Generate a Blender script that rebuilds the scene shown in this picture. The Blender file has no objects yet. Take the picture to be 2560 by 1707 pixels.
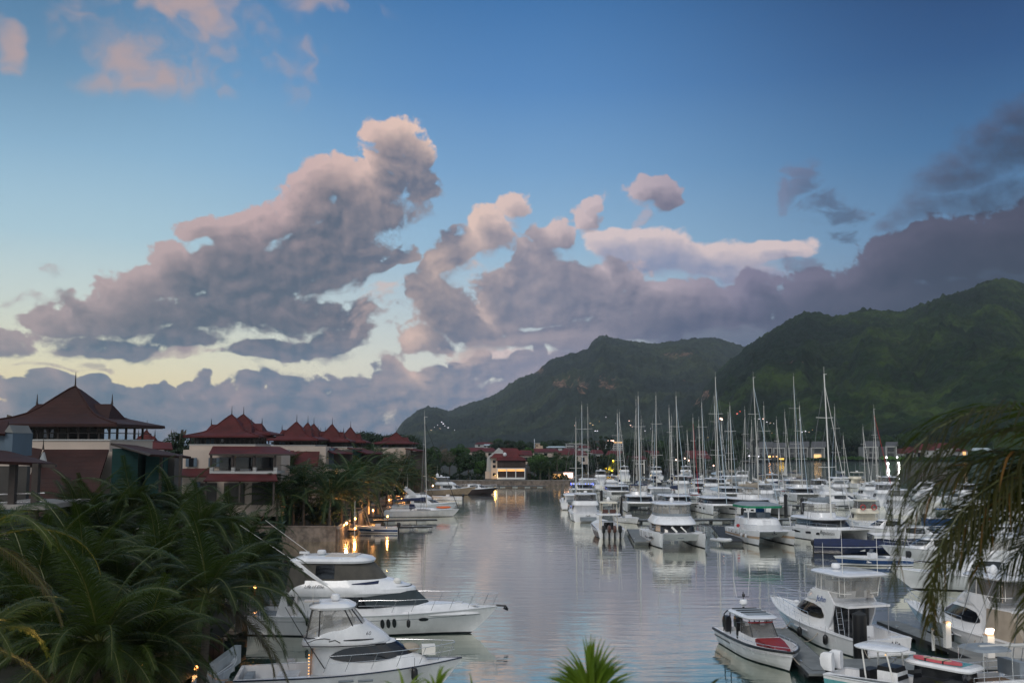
import bpy, bmesh, math, random
from mathutils import Vector, Matrix, noise
R = math.radians
scene = bpy.context.scene
COL = scene.collection
rnd = random.Random(7)

# ------------------------------------------------------------------ camera
FPX = 2560 * 35.0 / 36.0          # focal length in pixels of the 2560 px wide photograph
CAM_H = 12.0
PITCH = math.atan((1105 - 853.5) / FPX)
cd = bpy.data.cameras.new("camera")
cam = bpy.data.objects.new("camera", cd); COL.objects.link(cam)
cam.location = (0, 0, CAM_H)
cam.rotation_euler = (R(90) + PITCH, 0, 0)
cd.lens = 35; cd.sensor_width = 36; cd.clip_start = 0.1; cd.clip_end = 30000
cd.dof.use_dof = True; cd.dof.focus_distance = 95; cd.dof.aperture_fstop = 2.4
scene.camera = cam

def ray(px, py):
    x = (px - 1280) / FPX; y = (853.5 - py) / FPX
    c, s = math.cos(PITCH), math.sin(PITCH)
    return Vector((x, c - y * s, s + y * c))
def at(px, py, z=0.0):
    "point on the horizontal plane z seen at photo pixel (px, py)"
    d = ray(px, py); t = (z - CAM_H) / d.z
    return Vector((d.x * t, d.y * t, z))
def atY(px, py, Y):
    d = ray(px, py); t = Y / d.y
    return Vector((d.x * t, Y, CAM_H + d.z * t))
def azel(px, py):
    d = ray(px, py).normalized()
    return math.degrees(math.atan2(d.x, d.y)), math.degrees(math.asin(d.z))

# ------------------------------------------------------------------ node helper
class NT:
    def __init__(s, tree): s.t = tree
    def node(s, typ, **kw):
        n = s.t.nodes.new(typ)
        for k, v in kw.items(): setattr(n, k, v)
        return n
    def link(s, a, b): s.t.links.new(a, b)
    def put(s, inp, v):
        if isinstance(v, bpy.types.NodeSocket): s.link(v, inp)
        else: inp.default_value = v
    def m(s, op, a, b=0.0, c=0.0, clamp=False):
        n = s.node('ShaderNodeMath', operation=op, use_clamp=clamp)
        s.put(n.inputs[0], a); s.put(n.inputs[1], b); s.put(n.inputs[2], c)
        return n.outputs[0]
    def v(s, op, a, b=(0, 0, 0), out=0, scale=None):
        n = s.node('ShaderNodeVectorMath', operation=op)
        s.put(n.inputs[0], a)
        if scale is None: s.put(n.inputs[1], b)
        else: s.put(n.inputs['Scale'], scale)
        return n.outputs[out]
    def mix(s, f, a, b, blend='MIX'):
        n = s.node('ShaderNodeMix', data_type='RGBA', blend_type=blend)
        s.put(n.inputs[0], f); s.put(n.inputs[6], a); s.put(n.inputs[7], b)
        return n.outputs[2]
    def rng(s, x, a, b, c=0.0, d=1.0, interp='SMOOTHSTEP'):
        n = s.node('ShaderNodeMapRange', interpolation_type=interp, clamp=True) if interp == 'LINEAR' else s.node('ShaderNodeMapRange', interpolation_type=interp)
        s.put(n.inputs[0], x)
        for i, q in enumerate((a, b, c, d)): s.put(n.inputs[i + 1], q)
        return n.outputs[0]
    def ramp(s, x, stops, interp='LINEAR'):
        n = s.node('ShaderNodeValToRGB'); n.color_ramp.interpolation = interp
        e = n.color_ramp.elements
        while len(e) > 1: e.remove(e[-1])
        e[0].position = stops[0][0]; e[0].color = (*stops[0][1], 1)
        for p, c in stops[1:]:
            k = e.new(p); k.color = (*c, 1)
        s.put(n.inputs[0], x)
        return n.outputs[0]
    def noise(s, vec, scale, detail=4, rough=0.5, out=0, dim='3D', dist=0.0):
        n = s.node('ShaderNodeTexNoise', noise_dimensions=dim)
        s.put(n.inputs['Vector'], vec); n.inputs['Scale'].default_value = scale
        n.inputs['Detail'].default_value = detail; n.inputs['Roughness'].default_value = rough
        n.inputs['Distortion'].default_value = dist
        return n.outputs[out]

def lin(r, g, b):
    f = lambda c: (c / 255 / 12.92) if c / 255 <= 0.04045 else ((c / 255 + 0.055) / 1.055) ** 2.4
    return (f(r), f(g), f(b))

# ------------------------------------------------------------------ world: dusk sky with clouds
# cloud masses by compass direction and elevation: (display x, display y, rx, ry, tilt deg, weight)
K = 2560 / 2352
CLOUDS = [
 (898,305,72,48,0,1),(890,365,66,60,0,1),(955,345,52,62,0,1),(960,430,62,75,0,1),(985,410,30,40,0,.8),
 (830,470,120,80,20,1),(735,425,62,50,0,1),(690,470,80,70,20,1),(620,520,110,65,20,1),(450,525,58,34,0,1),(520,535,70,45,0,1),
 (780,550,110,80,35,1),(660,620,190,100,30,1),(450,640,110,80,10,1),(400,600,60,50,0,1),(330,660,95,50,10,1),(300,725,160,60,5,1),(520,710,230,80,8,1),
 (240,790,140,32,0,.9),(420,780,120,30,0,.8),(170,745,80,40,0,.8),
 (130,640,30,22,0,.45),(75,685,55,16,12,.4),(180,690,70,26,5,.4),(15,795,60,38,0,.8),
 (660,810,150,34,4,.95),(770,780,85,40,25,.9),(800,730,80,42,30,.7),(720,715,100,50,20,.8),
 (860,615,95,26,30,.75),(925,572,34,34,0,.65),(850,700,90,35,30,.5),
 (1190,465,40,36,0,.9),(1120,500,48,42,0,.9),(1120,550,80,44,35,1),(1045,590,72,60,35,1),(1000,670,66,70,0,1),(1040,720,100,60,0,1),(990,790,80,30,10,.9),(1130,640,50,60,0,.5),
 (1362,455,30,22,30,.8),(1350,500,42,38,0,.9),(1275,540,64,46,0,1),(1230,600,76,56,0,1),(1170,670,90,60,0,1),(1090,750,150,50,0,1),(1340,700,150,60,0,1),(1270,650,110,70,0,1),(1220,710,150,60,0,1),(1400,720,140,46,0,.9),
 (1500,435,60,32,0,.9),(1530,460,40,20,0,.7),(1490,490,26,34,-20,.5),
 (1400,640,80,50,0,.9),(1500,690,150,40,0,.9),
 (1300,770,360,44,0,1),(1600,730,260,56,0,1),(1720,660,44,34,0,.8),(1760,690,70,40,0,.9),(1860,680,110,60,0,1),(2020,640,130,70,15,1),(2160,600,150,80,20,1),(2290,560,120,70,20,1),(2000,720,300,80,0,1),(2300,700,260,90,0,1),
 (1850,420,40,60,0,.32),(1960,480,90,22,-5,.4),(1900,450,60,25,20,.3),(1960,545,30,20,0,.4),(1850,600,40,20,0,.4),
 (60,925,100,34,0,.9),(70,960,120,60,0,1),(320,960,220,62,0,1),(560,950,180,64,0,1),(750,940,180,70,0,1),(110,880,34,20,0,.8),(200,905,60,32,0,.8),(380,890,34,18,0,.8),(470,880,16,26,0,.7),(560,885,34,22,0,.8),(640,890,60,26,0,.8),(760,890,60,30,10,.9),
 (890,860,64,36,20,.9),(860,900,120,50,0,1),(1000,900,180,66,0,1),(1120,850,110,46,0,.9),(1080,810,70,24,0,.6),(1250,850,150,60,0,.9),(1400,820,220,40,0,.9),(0,1010,400,90,0,1),(200,940,240,44,0,1),(480,935,260,44,0,1),(760,925,260,50,0,1),(500,1010,500,90,0,1),(1200,980,500,140,0,1),(1800,950,600,170,0,1),(2400,900,500,240,0,1),
 (700,560,180,60,30,1),(520,600,130,60,20,1),(560,560,90,50,20,1),(930,380,60,60,0,1),(870,430,70,50,0,1),(800,600,110,50,35,1),(620,700,160,60,10,1),(240,850,34,9,0,.35),(100,850,80,7,0,.3),(430,815,80,10,0,.3),(920,810,50,18,0,.5),(190,835,22,14,0,.4),
]
import numpy as np
def _hash(ix, iy, seed):
    h = (ix.astype(np.int64) * 374761393 + iy.astype(np.int64) * 668265263 + seed * 144269) & 0x7fffffff
    h = ((h ^ (h >> 13)) * 1274126177) & 0x7fffffff
    h = ((h ^ (h >> 16)) * 1911520717) & 0x7fffffff
    return (h & 0xffff) / 65535.0
def gnoise(x, y, seed=0):
    "gradient noise about -0.7..0.7"
    x0 = np.floor(x); y0 = np.floor(y); fx = x - x0; fy = y - y0
    ux = fx * fx * fx * (fx * (fx * 6 - 15) + 10); uy = fy * fy * fy * (fy * (fy * 6 - 15) + 10)
    def g(i, j):
        a = _hash(x0 + i, y0 + j, seed) * 6.28318
        return np.cos(a) * (fx - i) + np.sin(a) * (fy - j)
    return (g(0, 0) * (1 - ux) + g(1, 0) * ux) * (1 - uy) + (g(0, 1) * (1 - ux) + g(1, 1) * ux) * uy
def fbm(x, y, octv=5, rough=0.5, seed=0):
    t = 0; a = 1.0
    for k in range(octv):
        t = t + a * gnoise(x * 2 ** k + 17.3 * k, y * 2 ** k - 9.1 * k, seed + k); a *= rough
    return t
def puff(x, y, octv=4, rough=0.5, seed=0):
    "rounded cauliflower lumps: 1 at lump centres, 0 in the creases"
    t = 0; a = 1.0; n = 0
    for k in range(octv):
        X = x * 2.05 ** k + 5.7 * k; Y = y * 2.05 ** k + 3.1 * k
        x0 = np.floor(X); y0 = np.floor(Y); best = np.full(X.shape, 9.0)
        for i in (-1, 0, 1):
            for j in (-1, 0, 1):
                cx = x0 + i + 0.15 + 0.7 * _hash(x0 + i, y0 + j, seed + k); cy = y0 + j + 0.15 + 0.7 * _hash(x0 + i, y0 + j, seed + k + 50)
                best = np.minimum(best, (X - cx) ** 2 + (Y - cy) ** 2)
        t = t + a * (1 - best); n += a; a *= rough
    return t / n
def sstep(x, a, b):
    t = np.clip((x - a) / (b - a), 0, 1); return t * t * (3 - 2 * t)
def rampc(x, stops):
    xs = [q[0] for q in stops]
    return np.stack([np.interp(x, xs, [q[1][c] for q in stops]) for c in range(3)], -1)
def mixc(f, a, b):
    f = f[..., None]; return a * (1 - f) + np.asarray(b) * f

def sky_field(az0, az1, el0, el1, nx, ny, near):
    azv = az0 + (np.arange(nx) + 0.5) / nx * (az1 - az0); elv = el0 + (np.arange(ny) + 0.5) / ny * (el1 - el0)
    az, el = np.meshgrid(azv, elv)
    sl = rampc(el, [(0, lin(250, 205, 160)), (2.5, lin(250, 230, 180)), (4.5, lin(243, 238, 205)), (7.5, lin(222, 234, 226)), (11, lin(180, 212, 226)), (15.5, lin(146, 188, 218)), (20, lin(112, 160, 200)), (25, lin(80, 132, 178)), (40, lin(60, 105, 160))])
    sr = rampc(el, [(0, lin(170, 170, 175)), (7, lin(120, 150, 180)), (11, lin(100, 140, 180)), (15.5, lin(66, 114, 162)), (20, lin(42, 86, 138)), (25, lin(24, 62, 112)), (40, lin(30, 60, 110))])
    sm = rampc(el, [(0, lin(215, 205, 200)), (4.5, lin(225, 228, 222)), (7.5, lin(198, 216, 226)), (11, lin(155, 193, 222)), (15.5, lin(120, 166, 210)), (20, lin(86, 138, 194)), (25, lin(60, 114, 172)), (40, lin(45, 90, 150))])
    sky = mixc(sstep(az, -24, 1), sl, sm); sky = mixc(sstep(az, 0, 27), sky, sr)
    sky = sky * (1 - 0.22 * (sstep(-az, 14, 27) * sstep(el, 12, 22)))[..., None]
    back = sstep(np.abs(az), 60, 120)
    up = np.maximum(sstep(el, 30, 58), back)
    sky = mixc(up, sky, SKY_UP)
    # clouds
    wx = fbm(az * 0.16, el * 0.2, 4, 0.55, 3); wy = fbm(az * 0.16, el * 0.2, 4, 0.55, 31)
    px = az + 1.3 * wx; py = el + 1.0 * wy
    def blobs(lst, k=0.10):
        acc = None
        for (x, y, rx, ry, tilt, wgt) in lst:
            a, e = azel(x * K, y * K); c, s = math.cos(R(tilt)), math.sin(R(tilt))
            dx, dy = px - a, py - e
            q = ((dx * c + dy * s) / (rx * K * 1.06 / 43.4)) ** 2 + ((-dx * s + dy * c) / (ry * K * 1.04 / 43.4)) ** 2
            val = wgt * (1.0 - q); val = np.maximum(val, -3)
            if acc is None: acc = val; continue
            h = np.clip(0.5 + 0.5 * (acc - val) / k, 0, 1)
            acc = val * (1 - h) + acc * h + k * h * (1 - h)
        return acc
    rad = abs(az1 - az0) / nx                     # degrees per texel
    def shift(A, dx, dy):
        i = int(round(dx / rad)); j = int(round(dy / ((el1 - el0) / ny)))
        B = np.roll(A, (-j, -i), (0, 1))
        if j > 0: B[-j:, :] = A[-1:, :]
        if i < 0: B[:, :-i] = A[:, :1]
        return B
    lump = puff(az * 0.30 + 0.5 * wx, el * 0.36 + 0.5 * wy, 6, 0.56, 5)
    lowf = sstep(-el, -8.0, -4.5)
    lump = lump * (1 - lowf) + puff(az * 0.62 + 0.5 * wx, el * 0.95 + 0.5 * wy, 4, 0.5, 25) * lowf
    fine = fbm(az * 0.8, el * 0.9, 6, 0.6, 12)
    wisp = fbm(az * 0.35 + 0.8 * wx, el * 0.7 + wy, 6, 0.62, 70)
    azn = (az + 27) / 54
    out = sky
    # thin pink veil high at the left
    vn = fbm(az * 0.13 + 0.9 * wx + 0.35, el * 0.11 + 0.5 * wy, 6, 0.52, 90)
    VE = [(430, 30, 260, 150, 0, 1), (320, 120, 110, 80, 0, 1), (470, 140, 110, 55, -20, 1), (230, 190, 60, 20, 5, .7), (680, 110, 40, 100, 5, .6), (620, 5, 230, 30, 0, .8), (0, 90, 30, 60, 0, .8), (180, 20, 60, 40, 0, .6)]
    vb = np.maximum(blobs(VE, 0.3), -1)
    va = sstep(vb * 0.7 + vn * 1.5 + 0.50, 0.0, 1.25) * 0.85 * sstep(vb, -0.9, 0.1)
    out = mixc(va * (1 - back), out, mixc(sstep(vn, -0.2, 0.35), np.array(lin(128, 120, 140)), np.array(lin(200, 172, 166))) if False else np.array(lin(188, 164, 162)))
    for layer in LAYERS:
        F = blobs(layer['blobs'], layer.get('k', 0.12)) if near else np.full(az.shape, -1.0)
        if layer.get('far'):
            gen = fbm(az * 0.035, el * 0.06, 5, 0.55, 44) * 2.4 - 0.15
            f = np.maximum(sstep(np.abs(az), 33, 50), sstep(el, 31, 44))
            F = F * (1 - f) + gen * f
        elif not near: continue
        H = F + (layer['lump'] * (1 + 0.5 * lowf) * (lump - 0.62) + layer['fine'] * fine + layer.get('wisp', 0) * wisp) * sstep(F, -1.2, -0.2)
        H = np.where(F < -1.3, -3, H)
        H = H + layer.get('wisp', 0) * 1.7 * sstep(-(F - shift(F, 0.0, 0.8)), 0.0, 0.6) * wisp
        od = 0
        Hp = np.clip(F + 0.30 * (lump - 0.62) + 0.2 * fine, 0, 1.0)
        for j in range(1, 7): od = od + shift(Hp, -0.34 * j, 0.50 * j)
        rl = lump + 0.22 * fine
        rel = rl - shift(rl, -0.30, 0.42)
        und = sstep(-(F - shift(F, 0.0, 0.8)), 0.0, 0.6)     # underside: ragged soft edge
        wdt = 0.44 + layer.get('soft', 0.0) + 1.1 * und
        alpha = np.clip((H + 0.04) / wdt, 0, 1); alpha = alpha * alpha * (3 - 2 * alpha) * layer.get('op', 1.0)
        lit = np.exp(-layer.get('ext', 0.66) * od) * 0.9 + 0.44 * rel + 0.22 * (lump - 0.62) + 0.03 - layer.get('dark', 0.0)
        lit = np.clip(lit * 1.12 - 0.03, 0, 1) * layer.get('bright', 1.0)
        lit = lit * (0.75 + 0.25 * sstep(el, 2.0, 8.5)) if layer.get('low', True) else lit
        litc = rampc(azn, [(0, lin(182, 166, 166)), (0.25, lin(206, 178, 178)), (0.42, lin(240, 208, 192)), (0.6, lin(208, 190, 196)), (0.75, lin(132, 126, 152)), (0.9, lin(84, 84, 108)), (1, lin(74, 74, 98))])
        shc = rampc(azn, [(0, lin(92, 108, 124)), (0.3, lin(94, 106, 126)), (0.52, lin(136, 138, 160)), (0.7, lin(78, 90, 124)), (0.88, lin(52, 62, 92)), (1, lin(40, 50, 76))])
        low = rampc(azn, [(0, lin(104, 124, 142)), (0.4, lin(108, 126, 152)), (0.55, lin(150, 148, 170)), (0.75, lin(92, 102, 138)), (1, lin(58, 66, 98))])
        shc = shc * 0.86
        shc = mixc(sstep(-el, -7.0, -3.5) * 0.95, shc, low)
        if 'litc' in layer: litc = np.broadcast_to(np.array(layer['litc']), litc.shape)
        if 'shc' in layer: shc = np.broadcast_to(np.array(layer['shc']), shc.shape)
        cc = mixc(lit, shc, litc)
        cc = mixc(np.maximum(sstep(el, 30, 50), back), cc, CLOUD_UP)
        out = mixc(alpha, out, cc)
    out = mixc(sstep(-el, 0.0, 1.5), out, (0.10, 0.13, 0.15))
    return np.concatenate([out, np.ones(out.shape[:2] + (1,))], -1).astype(np.float32)
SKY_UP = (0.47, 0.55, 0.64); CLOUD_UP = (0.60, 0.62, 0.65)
_r = random.Random(3)
CLOUDS += [(x_ + _r.uniform(-20, 20), (912 if x_ < 800 else 885 - (x_ - 800) * .15) - _r.uniform(0, 36) * _r.random(), _r.uniform(9, 26) * (1 + _r.random()), _r.uniform(8, 26), 0, 1) for x_ in range(0, 1250, 19) if _r.random() < .8]
WISPS = [c[:5] + (1,) for c in CLOUDS if c[5] < 0.62]; CLOUDS = [c for c in CLOUDS if c[5] >= 0.62]
LAYERS = [
 # a distant pale bank with a bright rim, behind the others
 dict(ext=.85, blobs=[(1430,565,80,46,0,1),(1520,590,140,64,0,1),(1640,605,150,60,-4,1),(1780,580,110,26,10,1),(1700,640,120,34,8,.9),(1130,840,110,40,0,.8),(1250,850,150,40,0,.8),(1560,690,150,50,0,.8)], lump=.42, fine=.40, litc=lin(230,208,206), shc=lin(134,144,178), op=.92, low=False),
 dict(blobs=CLOUDS, lump=.46, fine=.62, wisp=.34, far=True),
 dict(blobs=[(2290,350,95,70,20,1),(2200,395,90,55,0,1),(2250,460,130,60,0,1),(2340,285,60,60,0,1),(2120,500,90,40,15,1)], lump=.3, fine=.4, wisp=.3, soft=1.1, op=.8, dark=.05),
 dict(blobs=WISPS, lump=.2, fine=.7, wisp=1.5, soft=.9, op=.62),
 # dark low deck hugging the mountains
 dict(blobs=[(1650,775,320,34,0,1),(1300,780,260,26,0,.8),(2050,740,300,60,0,1),(2250,640,160,90,0,.9),(1500,745,150,36,0,.8)], lump=.2, fine=.3, dark=.25, bright=.45, soft=.35, op=.85),
]
def make_image(name, arr):
    h_, w_ = arr.shape[:2]
    im = bpy.data.images.new(name, w_, h_, alpha=False, float_buffer=True)
    im.colorspace_settings.name = 'Non-Color'
    im.pixels.foreach_set(arr.ravel()); im.update()
    return im
RES = 1800
NEARWIN = (-33.0, 33.0, -1.5, 30.5)
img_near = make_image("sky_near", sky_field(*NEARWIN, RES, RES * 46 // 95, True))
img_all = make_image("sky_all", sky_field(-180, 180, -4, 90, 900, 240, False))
world = bpy.data.worlds.new("World"); scene.world = world; world.use_nodes = True
wt = world.node_tree; wt.nodes.clear()
w = NT(wt)
tc = w.node('ShaderNodeTexCoord').outputs['Generated']
sep = w.node('ShaderNodeSeparateXYZ'); w.link(tc, sep.inputs[0])
az = w.m('MULTIPLY', w.m('ARCTAN2', sep.outputs[0], sep.outputs[1]), 57.29578)
el = w.m('MULTIPLY', w.m('ARCSINE', sep.outputs[2]), 57.29578)
def lookup(img, a0, a1, e0, e1):
    c = w.node('ShaderNodeCombineXYZ')
    w.link(w.m('DIVIDE', w.m('SUBTRACT', az, a0), a1 - a0), c.inputs[0]); w.link(w.m('DIVIDE', w.m('SUBTRACT', el, e0), e1 - e0), c.inputs[1])
    t = w.node('ShaderNodeTexImage'); t.image = img; t.extension = 'EXTEND'; t.interpolation = 'Linear'
    w.link(c.outputs[0], t.inputs[0]); return t.outputs[0]
inw = w.m('MULTIPLY', w.rng(w.m('ABSOLUTE', az), 33.0, 31.0), w.m('MULTIPLY', w.rng(el, 30.4, 28.5), w.rng(el, -1.5, -1.0)))
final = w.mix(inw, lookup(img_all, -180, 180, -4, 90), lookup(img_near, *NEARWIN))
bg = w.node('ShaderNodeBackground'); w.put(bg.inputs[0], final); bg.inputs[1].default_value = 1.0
wo = w.node('ShaderNodeOutputWorld'); w.link(bg.outputs[0], wo.inputs[0])
world.cycles.sampling_method = 'MANUAL'; world.cycles.sample_map_resolution = 512

sun = bpy.data.lights.new("sun", 'SUN'); sun.energy = 1.15; sun.angle = R(22); sun.color = (1.0, 0.94, 0.88)
so = bpy.data.objects.new("sun", sun); COL.objects.link(so)
so.rotation_euler = (R(48), 0, R(-28))      # soft after-glow from behind the camera's left shoulder

vs = scene.view_settings
vs.view_transform = 'Standard'; vs.look = 'None'; vs.exposure = 0; vs.gamma = 1
scene.cycles.use_denoising = True
scene.cycles.max_bounces = 7; scene.cycles.volume_bounces = 0; scene.cycles.transparent_max_bounces = 16
scene.cycles.sample_clamp_indirect = 4

# ------------------------------------------------------------------ mesh kit
class MB:
    "collects shapes; build() links them as ONE mesh object"
    def __init__(s): s.v = []; s.f = []; s.m = []; s.cur = 0; s.mats = []
    def mat(s, name):
        if name not in s.mats: s.mats.append(name)
        s.cur = s.mats.index(name); return s
    def add(s, vs, fs):
        o = len(s.v); s.v.extend([tuple(q) for q in vs])
        for f in fs: s.f.append(tuple(i + o for i in f)); s.m.append(s.cur)
        return s
    def box(s, x0, x1, y0, y1, z0, z1):
        return s.add([(x0,y0,z0),(x1,y0,z0),(x1,y1,z0),(x0,y1,z0),(x0,y0,z1),(x1,y0,z1),(x1,y1,z1),(x0,y1,z1)],
                     [(3,2,1,0),(4,5,6,7),(0,1,5,4),(1,2,6,5),(2,3,7,6),(3,0,4,7)])
    def loft(s, rings, closed=True, cap0=True, cap1=True):
        n = len(rings[0]); vs = [p for r in rings for p in r]; fs = []
        for i in range(len(rings) - 1):
            for j in range(n if closed else n - 1):
                k = (j + 1) % n
                fs.append((i*n + j, i*n + k, (i+1)*n + k, (i+1)*n + j))
        if closed and cap0: fs.append(tuple(range(n - 1, -1, -1)))
        if closed and cap1: fs.append(tuple((len(rings) - 1) * n + j for j in range(n)))
        return s.add(vs, fs)
    def tube(s, pts, r, n=6, r1=None, cap=True):
        pts = [Vector(p) for p in pts]; rings = []; N = len(pts)
        for i, p in enumerate(pts):
            d = (pts[min(i+1, N-1)] - pts[max(i-1, 0)])
            d = d.normalized() if d.length > 1e-9 else Vector((0, 0, 1))
            a = d.cross(Vector((0, 0, 1)))
            if a.length < 1e-3: a = d.cross(Vector((1, 0, 0)))
            a.normalize(); b = d.cross(a)
            rr = r if r1 is None else r + (r1 - r) * i / max(1, N - 1)
            rings.append([p + a * math.cos(2*math.pi*k/n) * rr + b * math.sin(2*math.pi*k/n) * rr for k in range(n)])
        return s.loft(rings, True, cap, cap)
    def cyl(s, x, y, z0, z1, r, r1=None, n=12): return s.tube([(x, y, z0), (x, y, z1)], r, n, r1)
    def prism(s, poly, z0, z1):
        return s.loft([[(x, y, z0) for x, y in poly], [(x, y, z1) for x, y in poly]])
    def slab(s, poly, y0, y1):
        "outline in x-z, thickness along y"
        return s.loft([[(x, y0, z) for x, z in poly], [(x, y1, z) for x, z in poly]])
    def lathe(s, prof, x=0, y=0, z=0, n=14):
        return s.loft([[(x + r*math.cos(2*math.pi*k/n), y + r*math.sin(2*math.pi*k/n), z + h) for k in range(n)] for r, h in prof])
    def ball(s, x, y, z, r, n=10, sz=1.0, sx=1.0):
        m = max(4, n // 2)
        return s.loft([[(x + sx*r*max(.02, math.sin(math.pi*i/m))*math.cos(2*math.pi*k/n), y + r*max(.02, math.sin(math.pi*i/m))*math.sin(2*math.pi*k/n), z - sz*r*math.cos(math.pi*i/m)) for k in range(n)] for i in range(m + 1)])
    def build(s, name, mat=None, parent=None, smooth=False, angle=35, loc=None):
        me = bpy.data.meshes.new(name); me.from_pydata(s.v, [], s.f)
        names = s.mats or [mat]
        for q in names: me.materials.append(M[q])
        if len(names) > 1: me.polygons.foreach_set("material_index", s.m)
        if smooth:
            me.polygons.foreach_set("use_smooth", [True] * len(me.polygons))
            me.set_sharp_from_angle(angle=R(angle))
        me.update()
        o = bpy.data.objects.new(name, me); COL.objects.link(o)
        if parent is not None: o.parent = parent
        if loc is not None: o.location = loc
        return o
def mesh_np(name, verts, faces, mat, parent=None, smooth=False):
    me = bpy.data.meshes.new(name); me.from_pydata(verts, [], faces); me.materials.append(M[mat])
    if smooth: me.polygons.foreach_set("use_smooth", [True] * len(me.polygons))
    o = bpy.data.objects.new(name, me); COL.objects.link(o)
    if parent is not None: o.parent = parent
    return o
def tag(o, label=None, cat=None, group=None, kind=None):
    if label: o['label'] = label
    if cat: o['category'] = cat
    if group: o['group'] = group
    if kind: o['kind'] = kind
    return o
def thing(name, label, cat, loc=(0, 0, 0), rz=0.0, group=None):
    o = bpy.data.objects.new(name, None); COL.objects.link(o); o.empty_display_size = 0.5
    o.location = loc; o.rotation_euler = (0, 0, R(rz))
    return tag(o, label, cat, group)
def kids(o): return [c for c in bpy.data.objects if c.parent == o]
def copy_tree(o, parent=None, cache={}):
    c = o.copy(); COL.objects.link(c)
    if parent is not None: c.parent = parent
    for ch in o.children: copy_tree(ch, c)
    return c

# ------------------------------------------------------------------ materials
M = {}
def mat(name, col, rough=0.5, metal=0.0, var=0.12, scale=1.0, bump=0.0, bscale=20.0, emit=None, spec=0.5, coat=0.0, alpha=1.0, stretch=(1, 1, 1), trans=0.0):
    m = bpy.data.materials.new(name); m.use_nodes = True; t = m.node_tree; b = t.nodes['Principled BSDF']; n = NT(t)
    b.inputs['Roughness'].default_value = rough; b.inputs['Metallic'].default_value = metal
    b.inputs['Specular IOR Level'].default_value = spec; b.inputs['Coat Weight'].default_value = coat; b.inputs['Alpha'].default_value = alpha
    if trans: b.inputs['Transmission Weight'].default_value = trans
    c = (*col, 1)
    if var > 0:
        co = n.node('ShaderNodeTexCoord').outputs['Object']
        co = n.v('MULTIPLY', co, stretch)
        f = n.noise(co, scale, 5, 0.6)
        lo = tuple(q * (1 - var) for q in col) + (1,); hi = tuple(min(1, q * (1 + var)) for q in col) + (1,)
        n.link(n.mix(n.rng(f, 0.3, 0.7), lo, hi), b.inputs['Base Color'])
        n.link(n.rng(f, 0.25, 0.75, max(0, rough - 0.08), min(1, rough + 0.08)), b.inputs['Roughness'])
        if bump:
            bp = n.node('ShaderNodeBump'); bp.inputs['Strength'].default_value = bump; bp.inputs['Distance'].default_value = 0.03
            n.link(n.noise(co, bscale, 4, 0.6), bp.inputs['Height']); n.link(bp.outputs[0], b.inputs['Normal'])
    else: b.inputs['Base Color'].default_value = c
    if emit:
        b.inputs['Emission Color'].default_value = (*emit[0], 1); b.inputs['Emission Strength'].default_value = emit[1]
    M[name] = m
    return m
mat('gelcoat', (0.78, 0.78, 0.79), 0.24, var=0.08, scale=0.9, coat=0.3, stretch=(1, 1, .3))
mat('gelcoat_grey', (0.62, 0.63, 0.65), 0.3, var=0.05, scale=0.7)
mat('gelcoat_cream', (0.74, 0.68, 0.55), 0.28, var=0.06, scale=0.7)
mat('deck_nonskid', (0.70, 0.70, 0.70), 0.6, var=0.07, scale=3, bump=0.2, bscale=90)
mat('navy_hull', (0.008, 0.014, 0.045), 0.15, var=0.1, coat=0.4)
mat('maroon_hull', (0.035, 0.018, 0.018), 0.18, var=0.1, coat=0.4)
mat('brown_hull', (0.10, 0.045, 0.035), 0.25, var=0.15)
mat('tan_hull', (0.50, 0.36, 0.25), 0.25, var=0.06)
mat('aqua_hull', (0.12, 0.36, 0.38), 0.25, var=0.06)
mat('blue_paint', (0.02, 0.06, 0.17), 0.25, var=0.1)
mat('antifoul', (0.012, 0.013, 0.018), 0.6, var=0.3, scale=2)
mat('dark_glass', (0.008, 0.009, 0.012), 0.06, var=0.0, spec=0.8)
mat('amber_glass', (0.35, 0.24, 0.15), 0.2, var=0.2)
mat('steel', (0.72, 0.72, 0.74), 0.25, metal=0.9, var=0.05)
mat('alloy', (0.62, 0.60, 0.56), 0.4, metal=0.35, var=0.06)
mat('alloy_white', (0.80, 0.78, 0.74), 0.4, var=0.05)
mat('black_plastic', (0.012, 0.012, 0.014), 0.35, var=0.2)
mat('rubber', (0.02, 0.02, 0.022), 0.7, var=0.2)
mat('grey_tube', (0.10, 0.11, 0.12), 0.55, var=0.15)
mat('canvas_taupe', (0.085, 0.078, 0.066), 0.85, var=0.2, scale=1.5, bump=0.3, bscale=6)
mat('canvas_beige', (0.34, 0.29, 0.23), 0.85, var=0.12, scale=1.5, bump=0.3, bscale=6)
mat('canvas_navy', (0.010, 0.018, 0.06), 0.8, var=0.25, scale=1.5, bump=0.3, bscale=6)
mat('canvas_slate', (0.035, 0.048, 0.055), 0.85, var=0.2, scale=1.5, bump=0.3, bscale=6)
mat('canvas_green', (0.01, 0.20, 0.10), 0.8, var=0.2, scale=1.5)
mat('canvas_blue', (0.02, 0.14, 0.42), 0.8, var=0.2, scale=1.5)
mat('canvas_grey', (0.22, 0.25, 0.28), 0.85, var=0.15, scale=1.5, bump=0.3, bscale=5)
mat('sail_blue', (0.42, 0.52, 0.60), 0.8, var=0.1, scale=1.0, bump=0.3, bscale=5)
mat('sail_white', (0.75, 0.73, 0.68), 0.8, var=0.08, scale=1.0)
mat('red_vinyl', (0.22, 0.012, 0.014), 0.5, var=0.2, scale=3)
mat('red_paint', (0.45, 0.02, 0.02), 0.4, var=0.1)
mat('orange', (0.75, 0.14, 0.02), 0.4, var=0.1)
mat('pink_foam', (0.55, 0.10, 0.12), 0.5, var=0.1)
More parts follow.
